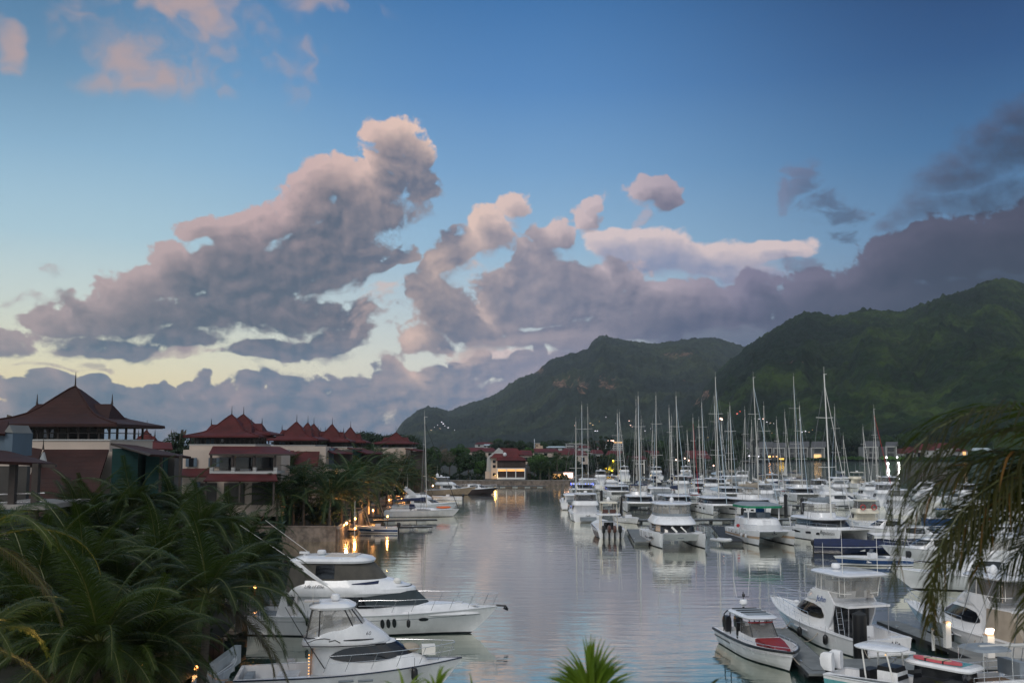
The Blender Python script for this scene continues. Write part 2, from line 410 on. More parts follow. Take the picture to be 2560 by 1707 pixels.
mat('cream_foam', (0.60, 0.55, 0.36), 0.6, var=0.1)
mat('wire', (0.20, 0.21, 0.22), 0.5, metal=0.5, var=0)
mat('trampoline', (0.05, 0.05, 0.055), 0.9, var=0.2, scale=8)
mat('clear_vinyl', (0.50, 0.47, 0.42), 0.12, var=0.15, scale=1.5, alpha=0.42)
mat('smoke_vinyl', (0.16, 0.155, 0.15), 0.12, var=0.15, scale=1.5, alpha=0.72)
mat('teak', (0.22, 0.13, 0.07), 0.6, var=0.25, scale=4, stretch=(1, 12, 1))
mat('wood_dock', (0.13, 0.11, 0.10), 0.75, var=0.3, scale=2, stretch=(8, 1, 1), bump=0.4, bscale=15)
mat('dock_grey', (0.16, 0.17, 0.17), 0.75, var=0.2, scale=1.5, bump=0.2, bscale=30)
mat('float_plastic', (0.40, 0.42, 0.42), 0.6, var=0.15)
mat('dock_dark', (0.018, 0.02, 0.022), 0.7, var=0.3)
mat('concrete', (0.26, 0.24, 0.22), 0.85, var=0.25, scale=0.6, bump=0.4, bscale=6)
mat('stone_wall', (0.15, 0.12, 0.10), 0.9, var=0.45, scale=1.2, bump=0.8, bscale=3)
mat('cream_wall', (0.48, 0.40, 0.34), 0.8, var=0.09, scale=0.35, bump=0.15, bscale=12)
mat('white_wall', (0.40, 0.40, 0.39), 0.8, var=0.09, scale=0.3)
mat('grey_wall', (0.17, 0.175, 0.17), 0.8, var=0.15, scale=0.3)
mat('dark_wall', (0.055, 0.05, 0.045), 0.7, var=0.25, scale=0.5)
mat('dark_wood', (0.035, 0.025, 0.02), 0.6, var=0.3, scale=3)
mat('blue_shutter', (0.085, 0.125, 0.165), 0.6, var=0.1)
mat('grey_roof', (0.07, 0.07, 0.073), 0.7, var=0.2, scale=0.4)
mat('pale_roof', (0.38, 0.45, 0.48), 0.6, var=0.15, scale=0.4)
mat('white_paint', (0.78, 0.77, 0.74), 0.5, var=0.06)
mat('bark', (0.09, 0.075, 0.06), 0.9, var=0.35, scale=3, stretch=(1, 1, 6), bump=0.8, bscale=12)
mat('lamp_glow', (1, 0.7, 0.35), emit=((1.0, 0.40, 0.09), 7), var=0)
mat('warm_glow', (1, 0.7, 0.35), emit=((1.0, 0.50, 0.16), 0.85), var=0)
mat('yellow_glow', (1, 0.8, 0.3), emit=((1.0, 0.55, 0.03), 1.6), var=0)
mat('white_glow', (1, 1, 1), emit=((0.92, 0.86, 1.0), 3), var=0)
mat('pink_glow', (1, 1, 1), emit=((1.0, 0.55, 0.40), 5), var=0)
mat('red_glow', (1, .2, .1), emit=((1.0, 0.06, 0.02), 5), var=0)
mat('blue_glow', (.2, .2, 1), emit=((0.08, 0.12, 1.0), 7), var=0)
mat('flood', (1, .9, .8), emit=((1.0, 0.74, 0.50), 3.5), var=0)
mat('lettering', (0.02, 0.02, 0.025), 0.4, var=0)
mat('lettering_blue', (0.03, 0.09, 0.30), 0.4, var=0)
mat('solar', (0.62, 0.55, 0.48), 0.25, var=0.05)
mat('shell', (0.55, 0.56, 0.57), 0.4, var=0.05)

def striped(name, col, period, axis, depth=0.02, rough=0.6, gap=0.55, var=0.2, scale=0.4):
    "boards, louvres or tile courses: dark creases every `period` metres along axis"
    m = mat(name, col, rough, var=var, scale=scale, spec=0.15); t = m.node_tree; n = NT(t); b = t.nodes['Principled BSDF']
    co = n.node('ShaderNodeTexCoord').outputs['Object']; sp = n.node('ShaderNodeSeparateXYZ'); n.link(co, sp.inputs[0])
    fr = n.m('FRACT', n.m('DIVIDE', sp.outputs[axis], period))
    base = b.inputs['Base Color'].links[0].from_socket
    edge = n.m('MINIMUM', n.rng(fr, 0.0, 0.16), n.rng(fr, 1.0, 0.90))
    n.link(n.mix(n.m('SUBTRACT', 1.0, edge), base, n.mix(1.0, base, (gap, gap, gap, 1), 'MULTIPLY')), b.inputs['Base Color'])
    bp = n.node('ShaderNodeBump'); bp.inputs['Distance'].default_value = depth; bp.inputs['Strength'].default_value = 0.9
    n.link(fr, bp.inputs['Height']); n.link(bp.outputs[0], b.inputs['Normal'])
    return m
striped('red_roof', (0.075, 0.017, 0.017), 0.30, 2, 0.025, 0.62, 0.80, 0.28, 0.5)
striped('red_roof_far', (0.10, 0.022, 0.022), 0.6, 2, 0.03, 0.65, 0.85, 0.3, 0.25)
striped('brown_roof', (0.038, 0.017, 0.015), 0.30, 2, 0.025, 0.65, 0.8, 0.25, 0.5)
striped('teal_louvre', (0.025, 0.065, 0.062), 0.11, 2, 0.03, 0.5, 0.35)
striped('plank_wall', (0.07, 0.05, 0.04), 0.3, 0, 0.02, 0.6, 0.5)
striped('deck_boards', (0.13, 0.11, 0.10), 0.14, 1, 0.01, 0.75, 0.4)
striped('blind', (0.05, 0.035, 0.03), 0.5, 0, 0.03, 0.6, 0.6)

def leafmat(name, c1, c2, rough=0.5, tr=0.25, scale=0.6, sheen=0.4):
    m = bpy.data.materials.new(name); m.use_nodes = True; t = m.node_tree; t.nodes.clear(); n = NT(t)
    b = n.node('ShaderNodeBsdfPrincipled'); o = n.node('ShaderNodeOutputMaterial')
    co = n.node('ShaderNodeTexCoord').outputs['Object']; oi = n.node('ShaderNodeObjectInfo')
    f = n.noise(n.v('ADD', co, n.v('SCALE', oi.outputs['Location'], scale=0.37)), scale, 4, 0.6)
    f2 = n.m('ADD', n.m('MULTIPLY', n.rng(f, 0.3, 0.7), 0.45), n.m('MULTIPLY', oi.outputs['Random'], 0.55))
    c = n.mix(f2, (*c1, 1), (*c2, 1))
    n.link(c, b.inputs['Base Color']); b.inputs['Roughness'].default_value = rough; b.inputs['Specular IOR Level'].default_value = sheen
    tl = n.node('ShaderNodeBsdfTranslucent'); n.link(n.mix(0.5, c, (0.10, 0.16, 0.02, 1)), tl.inputs[0])
    mx = n.node('ShaderNodeMixShader'); mx.inputs[0].default_value = tr
    n.link(b.outputs[0], mx.inputs[1]); n.link(tl.outputs[0], mx.inputs[2]); n.link(mx.outputs[0], o.inputs[0])
    M[name] = m
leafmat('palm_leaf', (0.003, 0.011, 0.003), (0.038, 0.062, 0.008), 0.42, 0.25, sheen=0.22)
leafmat('palm_leaf_far', (0.008, 0.028, 0.012), (0.030, 0.065, 0.020), 0.5, 0.2, sheen=0.2)
leafmat('palm_leaf_yellow', (0.10, 0.12, 0.012), (0.20, 0.17, 0.02), 0.45, 0.3)
leafmat('frond_near', (0.020, 0.020, 0.004), (0.065, 0.056, 0.007), 0.5, 0.5, 3.0)
leafmat('frond_dry', (0.11, 0.05, 0.008), (0.20, 0.09, 0.012), 0.6, 0.35, 3.0)
leafmat('leaf_green', (0.010, 0.032, 0.008), (0.032, 0.075, 0.014), 0.55, 0.2)
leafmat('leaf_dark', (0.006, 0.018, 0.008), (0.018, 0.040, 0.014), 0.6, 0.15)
leafmat('leaf_bright', (0.022, 0.065, 0.012), (0.055, 0.12, 0.018), 0.55, 0.25)
leafmat('leaf_brown', (0.06, 0.055, 0.04), (0.12, 0.10, 0.08), 0.7, 0.15)
leafmat('dead_frond', (0.05, 0.035, 0.014), (0.11, 0.075, 0.03))
leafmat('grass_tips', (0.08, 0.15, 0.008), (0.20, 0.28, 0.015), 0.45, 0.4, 4.0)
mat('rachis', (0.075, 0.085, 0.018), 0.45, var=0.2)

# water
def water_mat():
    m = bpy.data.materials.new('water'); m.use_nodes = True; t = m.node_tree; t.nodes.clear(); n = NT(t)
    co = n.node('ShaderNodeTexCoord').outputs['Object']
    a = n.noise(n.v('MULTIPLY', co, (0.22, 0.8, 1)), 1.0, 3, 0.5, dist=0.4)
    c = n.noise(n.v('MULTIPLY', co, (0.6, 2.4, 1)), 1.0, 3, 0.55)
    patch = n.rng(n.noise(n.v('MULTIPLY', co, (0.02, 0.05, 1)), 1.0, 3, 0.5), 0.35, 0.68, 0.2, 1.0)
    sp = n.node('ShaderNodeSeparateXYZ'); n.link(co, sp.inputs[0])
    far = n.rng(sp.outputs[1], 330, 480, 1.0, 3.0)       # open lagoon beyond the marina is choppier
    h = n.m('MULTIPLY', n.m('ADD', n.m('MULTIPLY', a, 0.8), n.m('MULTIPLY', n.m('MULTIPLY', c, patch), 0.34)), far)
    bp = n.node('ShaderNodeBump'); bp.inputs['Distance'].default_value = 0.024; bp.inputs['Strength'].default_value = 1.0
    n.link(h, bp.inputs['Height'])
    df = n.node('ShaderNodeBsdfDiffuse'); df.inputs[0].default_value = (0.008, 0.060, 0.054, 1)
    gl = n.node('ShaderNodeBsdfGlossy'); gl.inputs['Roughness'].default_value = 0.03; gl.inputs[0].default_value = (1.0, 0.98, 0.88, 1); n.link(bp.outputs[0], gl.inputs['Normal'])
    g2 = n.node('ShaderNodeBsdfGlossy'); g2.inputs['Roughness'].default_value = 0.24; g2.inputs[0].default_value = (1.0, 0.98, 0.88, 1); n.link(bp.outputs[0], g2.inputs['Normal'])
    gm = n.node('ShaderNodeMixShader'); gm.inputs[0].default_value = 0.14; n.link(gl.outputs[0], gm.inputs[1]); n.link(g2.outputs[0], gm.inputs[2]); gl = gm
    fr = n.node('ShaderNodeFresnel'); fr.inputs['IOR'].default_value = 1.34; n.link(bp.outputs[0], fr.inputs['Normal'])
    fac = n.m('MULTIPLY_ADD', fr.outputs[0], 1.8, 0.20, clamp=True)
    mx = n.node('ShaderNodeMixShader'); n.link(fac, mx.inputs[0]); n.link(df.outputs[0], mx.inputs[1]); n.link(gl.outputs[0], mx.inputs[2])
    o = n.node('ShaderNodeOutputMaterial'); n.link(mx.outputs[0], o.inputs[0])
    M['water'] = m
water_mat()
def ground_mat():
    m = mat('ground', (0.016, 0.018, 0.012), 0.95, var=0.4, scale=0.3, bump=0.6, bscale=2)
ground_mat()
def mountain_mat(name, dark, green, lightg, scale):
    m = bpy.data.materials.new(name); m.use_nodes = True; t = m.node_tree; b = t.nodes['Principled BSDF']; n = NT(t)
    b.inputs['Roughness'].default_value = 0.9; b.inputs['Specular IOR Level'].default_value = 0.15
    co = n.node('ShaderNodeTexCoord').outputs['Object']
    big = n.rng(n.noise(co, 0.0035, 5, 0.6, dist=0.5), 0.38, 0.66)
    mid = n.rng(n.noise(n.v('MULTIPLY', co, (1, 1, 0.5)), 0.011, 6, 0.68, dist=0.8), 0.42, 0.62)
    vo = n.node('ShaderNodeTexVoronoi'); n.link(n.v('ADD', co, n.v('SCALE', n.noise(co, 0.03, 3, out=1), scale=14)), vo.inputs['Vector']); vo.inputs['Scale'].default_value = scale
    vo.inputs['Randomness'].default_value = 1
    bw = n.node('ShaderNodeRGBToBW'); n.link(vo.outputs['Color'], bw.inputs[0])
    crown = n.rng(vo.outputs['Distance'], 0.15, 0.75)
    c = n.mix(n.m('MULTIPLY', big, 0.8), (*dark, 1), (*green, 1))
    c = n.mix(n.m('MULTIPLY', mid, n.m('MULTIPLY', big, 0.75)), c, (*lightg, 1))
    c = n.mix(0.62, c, n.mix(1.0, c, bw.outputs[0], 'MULTIPLY'))
    fine = n.noise(co, 0.25, 4, 0.7)
    c = n.mix(n.rng(fine, 0.35, 0.7, 0.0, 0.5), c, n.mix(1.0, c, (0.4, 0.45, 0.5, 1), 'MULTIPLY'))
    at_ = n.node('ShaderNodeAttribute'); at_.attribute_name = 'rock'
    st = n.noise(n.v('MULTIPLY', co, (1, 1, 0.25)), 0.05, 5, 0.7)
    rk = n.rng(n.m('ADD', at_.outputs['Fac'], n.m('MULTIPLY', n.m('SUBTRACT', st, 0.5), 2.6)), 0.42, 0.78)
    rc = n.mix(n.rng(n.noise(co, 0.08, 4, 0.7), 0.4, 0.62), (0.10, 0.065, 0.05, 1), (0.34, 0.20, 0.14, 1))
    c = n.mix(rk, c, rc); n.link(c, b.inputs['Base Color'])
    bp = n.node('ShaderNodeBump'); bp.inputs['Distance'].default_value = 9.0; bp.inputs['Strength'].default_value = 0.9
    h = n.m('SUBTRACT', n.m('MULTIPLY', fine, 0.8), n.m('MULTIPLY', crown, 0.6))
    n.link(h, bp.inputs['Height']); n.link(bp.outputs[0], b.inputs['Normal'])
    M[name] = m
mountain_mat('forest_far_hazed', (0.030, 0.044, 0.038), (0.052, 0.072, 0.045), (0.10, 0.125, 0.055), 0.05)  # paler, bluer greens: part of the aerial haze is put into the colour
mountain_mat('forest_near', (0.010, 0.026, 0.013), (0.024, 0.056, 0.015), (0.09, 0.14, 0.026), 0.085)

# ------------------------------------------------------------------ terrain, water, haze
def mountain(name, pts, r0, rr, rback, az0, az1, naz, nr, seed, matname, rock=(), rough=1.0, pw=1.25, ridge_noise=5.0):
    pa = [azel(x * K, y * K) for x, y in pts]
    az = np.linspace(az0, az1, naz)
    elv = np.interp(az, [p[0] for p in pa], [p[1] for p in pa])
    t = np.concatenate([np.linspace(0, 1, nr), 1 + np.linspace(0.04, 1, nr // 4)])
    A, T = np.meshgrid(az, t)
    Rr = rr * (1 + 0.05 * np.sin(A * 0.31 + seed))[0:1, :] * np.ones_like(A)
    rad = np.where(T <= 1, r0 + (Rr - r0) * T, Rr + (T - 1) * rback)
    X = rad * np.sin(np.radians(A)); Y = rad * np.cos(np.radians(A))
    Hr = np.tan(np.radians(elv))[None, :] * Rr / np.cos(np.radians(A)) * np.cos(np.radians(A)) + CAM_H
    prof = np.where(T <= 1, np.clip(T, 0, 1) ** pw, 1 - (T - 1) * 0.9)
    # ravines running down the slope
    rv = np.abs(fbm(A * 0.16 + 3 * seed + 0.25 * gnoise(X * .003, Y * .003, seed), T * 0.55 + seed, 4, 0.5, seed)) 
    sp = np.abs(gnoise(X * 0.0042 + seed, Y * 0.0042, seed + 9)) + 0.5 * np.abs(gnoise(X * 0.010, Y * 0.010 + seed, seed + 10))
    body = np.sin(np.clip(T, 0, 1) * math.pi) ** 0.8
    Z = Hr * prof + Hr * body * rough * (0.30 * (rv - 0.35) * -1.0 + 0.22 * (0.35 - sp))
    tree = fbm(X * 0.045, Y * 0.045, 3, 0.6, seed + 4) * 7 + gnoise(X * 0.15, Y * 0.15, seed + 7) * ridge_noise
    Z = Z + tree * np.clip(T * 6, 0, 1) * np.clip(Hr / 60, 0.2, 1)
    Z = np.where(T <= 0.001, -1.0, Z)
    lim = np.tan(np.radians(elv))[None, :] * rad + CAM_H      # never poke above the ridge line
    Z = np.where(T < 0.97, np.minimum(Z, lim - 4 * (1 - T)), Z)
    Z = np.maximum(Z, 0.5 - 3 * (T <= 0.001)) 
    ny, nx = X.shape
    vs = np.stack([X, Y, Z], -1).reshape(-1, 3)
    i = np.arange(ny - 1)[:, None] * nx + np.arange(nx - 1)[None, :]
    fs = np.stack([i, i + 1, i + nx + 1, i + nx], -1).reshape(-1, 4)
    o = mesh_np(name, vs.tolist(), fs.tolist(), matname, smooth=True)
    at_ = o.data.attributes.new('rock', 'FLOAT', 'POINT')
    va = np.zeros(len(vs))
    EL = np.degrees(np.arctan2(Z - CAM_H, rad)).ravel(); AZ = A.ravel()
    for (x, y, rx, ry) in rock:
        a, e = azel(x * K, y * K); va = np.maximum(va, np.exp(-(((AZ - a) / (rx * K / 43.4)) ** 2 + ((EL - e) / (ry * K / 43.4)) ** 2)) * 0.72)
    at_.data.foreach_set('value', va.astype(np.float32))
    tag(o, kind='structure'); return o
FARPTS = [(860,1030),(880,1022),(905,1000),(915,985),(930,965),(965,940),(985,935),(1005,937),(1030,945),(1080,925),(1110,917),(1140,905),(1190,870),(1225,858),(1240,848),(1260,828),(1300,815),(1350,803),(1358,790),(1368,778),(1385,771),(1410,778),(1440,783),(1500,790),(1560,782),(1600,778),(1640,776),(1680,785),(1720,800),(1800,830),(1900,870),(2000,900)]
NEARPTS = [(1380,1012),(1440,1006),(1500,992),(1560,962),(1600,915),(1650,852),(1700,808),(1730,785),(1760,768),(1800,742),(1830,727),(1855,718),(1880,719),(1910,726),(1940,722),(1970,714),(2000,712),(2030,716),(2060,715),(2090,709),(2130,696),(2160,685),(2200,674),(2230,664),(2260,650),(2285,642),(2310,641),(2352,650),(2420,655),(2520,640),(2700,600),(2900,620)]
SPURPTS = [(1620,1012),(1700,1000),(1800,978),(1900,940),(1990,902),(2050,885),(2100,872),(2150,862),(2200,846),(2300,806),(2352,792),(2450,770),(2600,740),(2800,700)]
mountain('mountain', FARPTS, 1500, 3400, 500, -9.6, 18, 900, 120, 3, 'forest_far_hazed', rock=[(1285,880,26,14),(1335,885,20,22),(1400,882,30,20),(1560,815,40,10),(1700,850,10,8),(1240,850,14,10)])
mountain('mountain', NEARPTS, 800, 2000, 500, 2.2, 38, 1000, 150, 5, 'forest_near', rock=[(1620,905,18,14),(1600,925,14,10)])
mountain('foothill', SPURPTS, 680, 1150, 300, 8.0, 38, 800, 90, 8, 'forest_near', rough=0.8, ridge_noise=2.5)

# one land mass round the marina
COAST = [(-9, -30), (-10.5, 32), (-15.5, 50), (-17, 66), (-27, 76), (-48, 78), (-48, 123), (-21.5, 123), (-23.5, 160), (-28, 279)]
far_a = at(1420, 1212); COAST += [(far_a.x, 279)]
for px, py in ((1440, 1200), (1520, 1188), (1640, 1184), (1760, 1182), (1846, 1172), (1852, 1158), (2000, 1152), (2300, 1152), (2560, 1149)):
    p = at(px, py); COAST.append((p.x, p.y))
COAST += [(900, 640), (1600, 700), (1600, 1900), (-1600, 1900), (-1600, -30)]
def poly_sheet(name, pts, z, matn):
    bm = bmesh.new(); bm.faces.new([bm.verts.new((x, y, z)) for x, y in pts]); bmesh.ops.triangulate(bm, faces=bm.faces[:])
    me = bpy.data.meshes.new(name); bm.to_mesh(me); bm.free(); me.materials.append(M[matn])
    o = bpy.data.objects.new(name, me); COL.objects.link(o); tag(o, kind='structure'); return o
GZ = 1.25
poly_sheet('ground', COAST, GZ, 'ground')
mb = MB(); mb.add([(-3900, -300, 0), (3900, -300, 0), (3900, 4300, 0), (-3900, 4300, 0)], [(0, 1, 2, 3)])
tag(mb.build('water', 'water'), kind='structure')
# soft aerial haze round everything
hz = MB(); hz.box(-4000, 4000, -400, 4400, -1.6, 640)
ho = hz.build('haze', 'water'); tag(ho, 'thin blue evening haze in front of the far mountains', 'haze', kind='stuff')
hm = bpy.data.materials.new('haze_air'); hm.use_nodes = True; hm.node_tree.nodes.clear(); n = NT(hm.node_tree)
pv = n.node('ShaderNodeVolumePrincipled'); pv.inputs['Color'].default_value = (0.66, 0.78, 0.88, 1); pv.inputs['Density'].default_value = 0.00008; pv.inputs['Anisotropy'].default_value = 0.0
oo = n.node('ShaderNodeOutputMaterial'); n.link(pv.outputs[0], oo.inputs['Volume'])
ho.data.materials.clear(); ho.data.materials.append(hm)

# ------------------------------------------------------------------ plants
def frond_into(mb, L, e0, bend, nl, ll, w, rg, origin=Vector((0, 0, 0)), yaw=0.0, leaf='palm_leaf', segs=3, hang=0.55, rach='rachis', rr=0.03):
    "one pinnate frond: an arching rachis with drooping leaflets"
    cy, sy = math.cos(yaw), math.sin(yaw); N = 12
    pts = []; p = Vector((0, 0, 0)); ang = e0; side = rg.uniform(-0.12, 0.12)
    for i in range(N + 1):
        pts.append(p.copy()); s = i / N
        a = e0 - bend * (s ** 1.35)
        p = p + Vector((math.cos(a), side * s, math.sin(a))) * (L / N)
    rot = lambda q: origin + Vector((q.x * cy - q.y * sy, q.x * sy + q.y * cy, q.z))
    mb.mat(rach).tube([rot(q) for q in pts], rr, 4, rr * 0.25, cap=False)
    mb.mat(leaf); vs = []; fs = []
    for sd in (-1, 1):
        for k in range(nl):
            s = 0.13 + 0.87 * (k + rg.random() * 0.6) / nl
            if s > 1: s = 1
            f = s * N; i = min(N - 1, int(f)); q = pts[i].lerp(pts[i + 1], f - i); tn = (pts[i + 1] - pts[i]).normalized()
            le = ll * (math.sin(min(1, s * 1.15 + 0.12) * math.pi) ** 0.55 if s * 1.15 + .12 < 1 else 0.35) * rg.uniform(0.82, 1.1)
            le = max(le, ll * 0.35)
            lat = Vector((0, sd, 0)); up = lat.cross(tn) * sd * -1
            d = (lat * (1.0 - 0.35 * s) + tn * (0.45 + 0.7 * s) + Vector((0, 0, 1)) * 0.18 * rg.uniform(0.2, 1.4)).normalized()
            q2 = q.copy(); o = len(vs); wv = tn * w
            for g in range(segs + 1):
                t = g / segs; ww = wv * (1 - t) ** 0.6 * (0.5 if g else 0.35)
                if g == segs: vs.append(rot(q2))
                else: vs.extend([rot(q2 - ww), rot(q2 + ww)])
                if g < segs:
                    q2 = q2 + d * (le / segs)
                    d = (d + Vector((0, 0, -1)) * hang * rg.uniform(0.6, 1.25) * (3 / segs) * 0.5).normalized()
            for g in range(segs):
                a = o + 2 * g
                if g < segs - 1: fs.append((a, a + 1, a + 3, a + 2))
                else: fs.append((a, a + 1, a + 2))
    mb.add(vs, fs)
rg = random.Random(11)
FROND = {}
for key, e0, bend in (('a', 1.35, 0.9), ('b', 1.05, 1.35), ('c', 0.75, 1.6), ('d', 0.40, 1.6), ('e', 0.05, 1.35), ('f', -0.45, 0.9)):
    for var_ in range(2):
        m_ = MB(); frond_into(m_, 4.4 * rg.uniform(.93, 1.05), e0, bend * rg.uniform(.95, 1.2), 78, 1.0, 0.050, rg, hang=.72, leaf='dead_frond' if key == 'f' else 'palm_leaf')
        me = bpy.data.meshes.new('frond'); me.from_pydata(m_.v, [], m_.f)
        for q in m_.mats: me.materials.append(M[q])
        me.polygons.foreach_set("material_index", m_.m); FROND[key, var_] = me
def trunk_mb(h, r, lean, rg, n=9):
    mb = MB(); pts = []; N = 7
    a = rg.uniform(0, 6.28)
    for i in range(N + 1):
        t = i / N; off = lean * (t - t * t * 0.6)
        pts.append((math.cos(a) * off, math.sin(a) * off, h * t))
    rings = []
    mb.tube(pts, r * 1.25, n, r * 0.8)
    return mb, Vector(pts[-1])
def near_palm(x, y, h, label, scale=1.0, nf=24, seed=0, yellow=False, group='coconut palms by the near left bank'):
    rg = random.Random(seed)
    t = thing('coconut_palm', label, 'palm tree', (x, y, GZ), 0, group)
    mb, top = trunk_mb(h, 0.17, rg.uniform(0.3, 1.2), rg)
    mb.build('trunk', 'bark', t, smooth=True)
    tiers = 'abbccccddddee' if scale > .8 else 'bccdd'
    for i in range(nf):
        key = tiers[int(i * len(tiers) / nf)]
        if rg.random() < 0.10: key = 'f'
        o = bpy.data.objects.new('frond', FROND[key, rg.randrange(2)]); COL.objects.link(o); o.parent = t
        o.location = top + Vector((0, 0, -0.05)); o.rotation_euler = (rg.uniform(-.25, .25), rg.uniform(-.08, .08), i * 2.399 + rg.uniform(-.25, .25))
        s = scale * rg.uniform(0.85, 1.08); o.scale = (s, s, s)
    cn = MB(); 
    for k in range(5): cn.ball(top.x + 0.22*math.cos(k*1.3), top.y + 0.22*math.sin(k*1.3), top.z - 0.25, 0.14, 8)
    cn.build('coconuts', 'rachis', t, smooth=True)
    return t
def palm_proto(seed, nf=20, L=3.6, nl=30, leaf='palm_leaf_far'):
    rg = random.Random(seed); mb = MB()
    for i in range(nf):
        e0 = 1.35 - 1.55 * (i / nf) + rg.uniform(-.1, .1)
        frond_into(mb, L * rg.uniform(.85, 1.1), e0, 1.25 + 0.3 * rg.random(), nl, 0.80, 0.085, rg, Vector((0, 0, 0)), i * 2.399 + rg.uniform(-.3, .3), leaf, 2, 0.8, rr=0.035)
    me = bpy.data.meshes.new('crown'); me.from_pydata(mb.v, [], mb.f)
    for q in mb.mats: me.materials.append(M[q])
    me.polygons.foreach_set("material_index", mb.m)
    return me
PALM_CROWN = [palm_proto(s) for s in (1, 2, 3)]
PALM_TRUNK = []
for s in range(3):
    mb, top = trunk_mb(1.0, 0.16, 0.0, random.Random(s), 7)
    me = bpy.data.meshes.new('trunk'); me.from_pydata(mb.v, [], mb.f); me.materials.append(M['bark']); PALM_TRUNK.append(me)
def far_palm(x, y, h, label, s=1.0, group='palms along the banks', seed=None):
    rg = random.Random(seed if seed is not None else int(x * 7 + y * 3))
    t = thing('palm_tree', label, 'palm tree', (x, y, GZ), rg.uniform(0, 360), group)
    k = rg.randrange(3)
    a = bpy.data.objects.new('trunk', PALM_TRUNK[k]); COL.objects.link(a); a.parent = t; a.scale = (1, 1, h)
    c = bpy.data.objects.new('crown', PALM_CROWN[k]); COL.objects.link(c); c.parent = t; c.location = (0, 0, h); q = s * rg.uniform(.9, 1.1); c.scale = (q, q, q)
    return t
def crown_mesh(seed, rx, rz, nb, nl, leaf, size, flat=False):
    rg = random.Random(seed); vs = []; fs = []
    blobs = []
    for i in range(nb):
        a = rg.uniform(0, 6.283); r = rx * 0.72 * math.sqrt(rg.random()); hz_ = rg.uniform(-0.75, 0.8) * (1 - (r / rx) ** 2) ** .5
        if flat: hz_ = 0.5 * (1 - (r / rx) ** 2) + rg.uniform(-.15, .15)
        blobs.append((math.cos(a) * r, math.sin(a) * r, hz_ * rz, rx * rg.uniform(.26, .42)))
    for (bx, by, bz, br) in blobs:
        for k in range(nl):
            d = Vector((rg.gauss(0, 1), rg.gauss(0, 1), rg.gauss(0, 1))).normalized()
            rr = br * (0.65 + 0.42 * rg.random() ** .5)
            p = Vector((bx + d.x * rr, by + d.y * rr, bz + d.z * rr * 0.75))
            nrm = (d + Vector((rg.gauss(0, .55), rg.gauss(0, .55), rg.gauss(0, .55) + .35))).normalized()
            u = nrm.cross(Vector((rg.gauss(0, 1), rg.gauss(0, 1), rg.gauss(0, 1)))).normalized(); v = nrm.cross(u)
            s = size * rg.uniform(.6, 1.35); o = len(vs)
            vs.extend([p - u * s * .5, p + v * s * .35, p + u * s * .6, p - v * s * .35]); fs.append((o, o + 1, o + 2, o + 3))
    me = bpy.data.meshes.new('crown'); me.from_pydata([tuple(q) for q in vs], [], fs); me.materials.append(M[leaf]); return me
TREE_CROWN = {'green': [crown_mesh(s, 3.6, 3.2, 20, 190, 'leaf_green', 0.42) for s in (1, 2, 3)],
              'dark': [crown_mesh(s, 3.6, 3.4, 20, 190, 'leaf_dark', 0.46) for s in (4, 5)],
              'bright': [crown_mesh(s, 3.4, 3.2, 20, 200, 'leaf_bright', 0.40) for s in (6, 7)],
              'brown': [crown_mesh(8, 4.2, 2.0, 14, 90, 'leaf_brown', 0.30)],
              'tall': [crown_mesh(9, 2.0, 5.5, 22, 150, 'leaf_dark', 0.42)],
              'spread': [crown_mesh(10, 6.5, 2.4, 34, 200, 'leaf_dark', 0.40, True)]}
def tree_trunk_me():
    mb = MB(); rg = random.Random(4)
    mb.tube([(0, 0, 0), (0.1, 0, 0.5), (0, 0.05, 1.0)], 0.24, 8, 0.15)
    for k in range(6):
        a = k * 1.05; mb.tube([(0, 0, 0.55 + 0.07 * k), (math.cos(a) * .9, math.sin(a) * .9, 0.95 + .05 * k), (math.cos(a) * 2.0, math.sin(a) * 2.0, 1.25)], 0.10, 5, 0.03)
    me = bpy.data.meshes.new('trunk'); me.from_pydata(mb.v, [], mb.f); me.materials.append(M['bark']); return me
TREE_TRUNK = tree_trunk_me()
def tree(x, y, top, label, kind='green', s=1.0, group='trees on the far shore', z0=None, seed=None):
    rg = random.Random(seed if seed is not None else int(x * 13 + y * 7 + top * 31))
    z0 = GZ if z0 is None else z0
    t = thing('broadleaf_tree' if kind != 'tall' else 'casuarina_tree', label, 'tree', (x, y, z0), rg.uniform(0, 360), group)
    me = TREE_CROWN[kind][rg.randrange(len(TREE_CROWN[kind]))]
    rz = {'green': 3.6, 'dark': 3.8, 'bright': 3.6, 'brown': 2.6, 'tall': 6.0, 'spread': 3.2}[kind] * s
    zc = max(rz * 0.75, top - z0 - rz)
    a = bpy.data.objects.new('trunk', TREE_TRUNK); COL.objects.link(a); a.parent = t; a.scale = (s, s, zc * 0.95)
    c = bpy.data.objects.new('crown', me); COL.objects.link(c); c.parent = t; c.location = (0, 0, zc); q = s * rg.uniform(.93, 1.08); c.scale = (q, q, q * rg.uniform(.9, 1.1))
    return t
def hX(px, Y): return (px - 1280) / FPX * Y
def hZ(py, Y): return atY(1280, py, Y).z

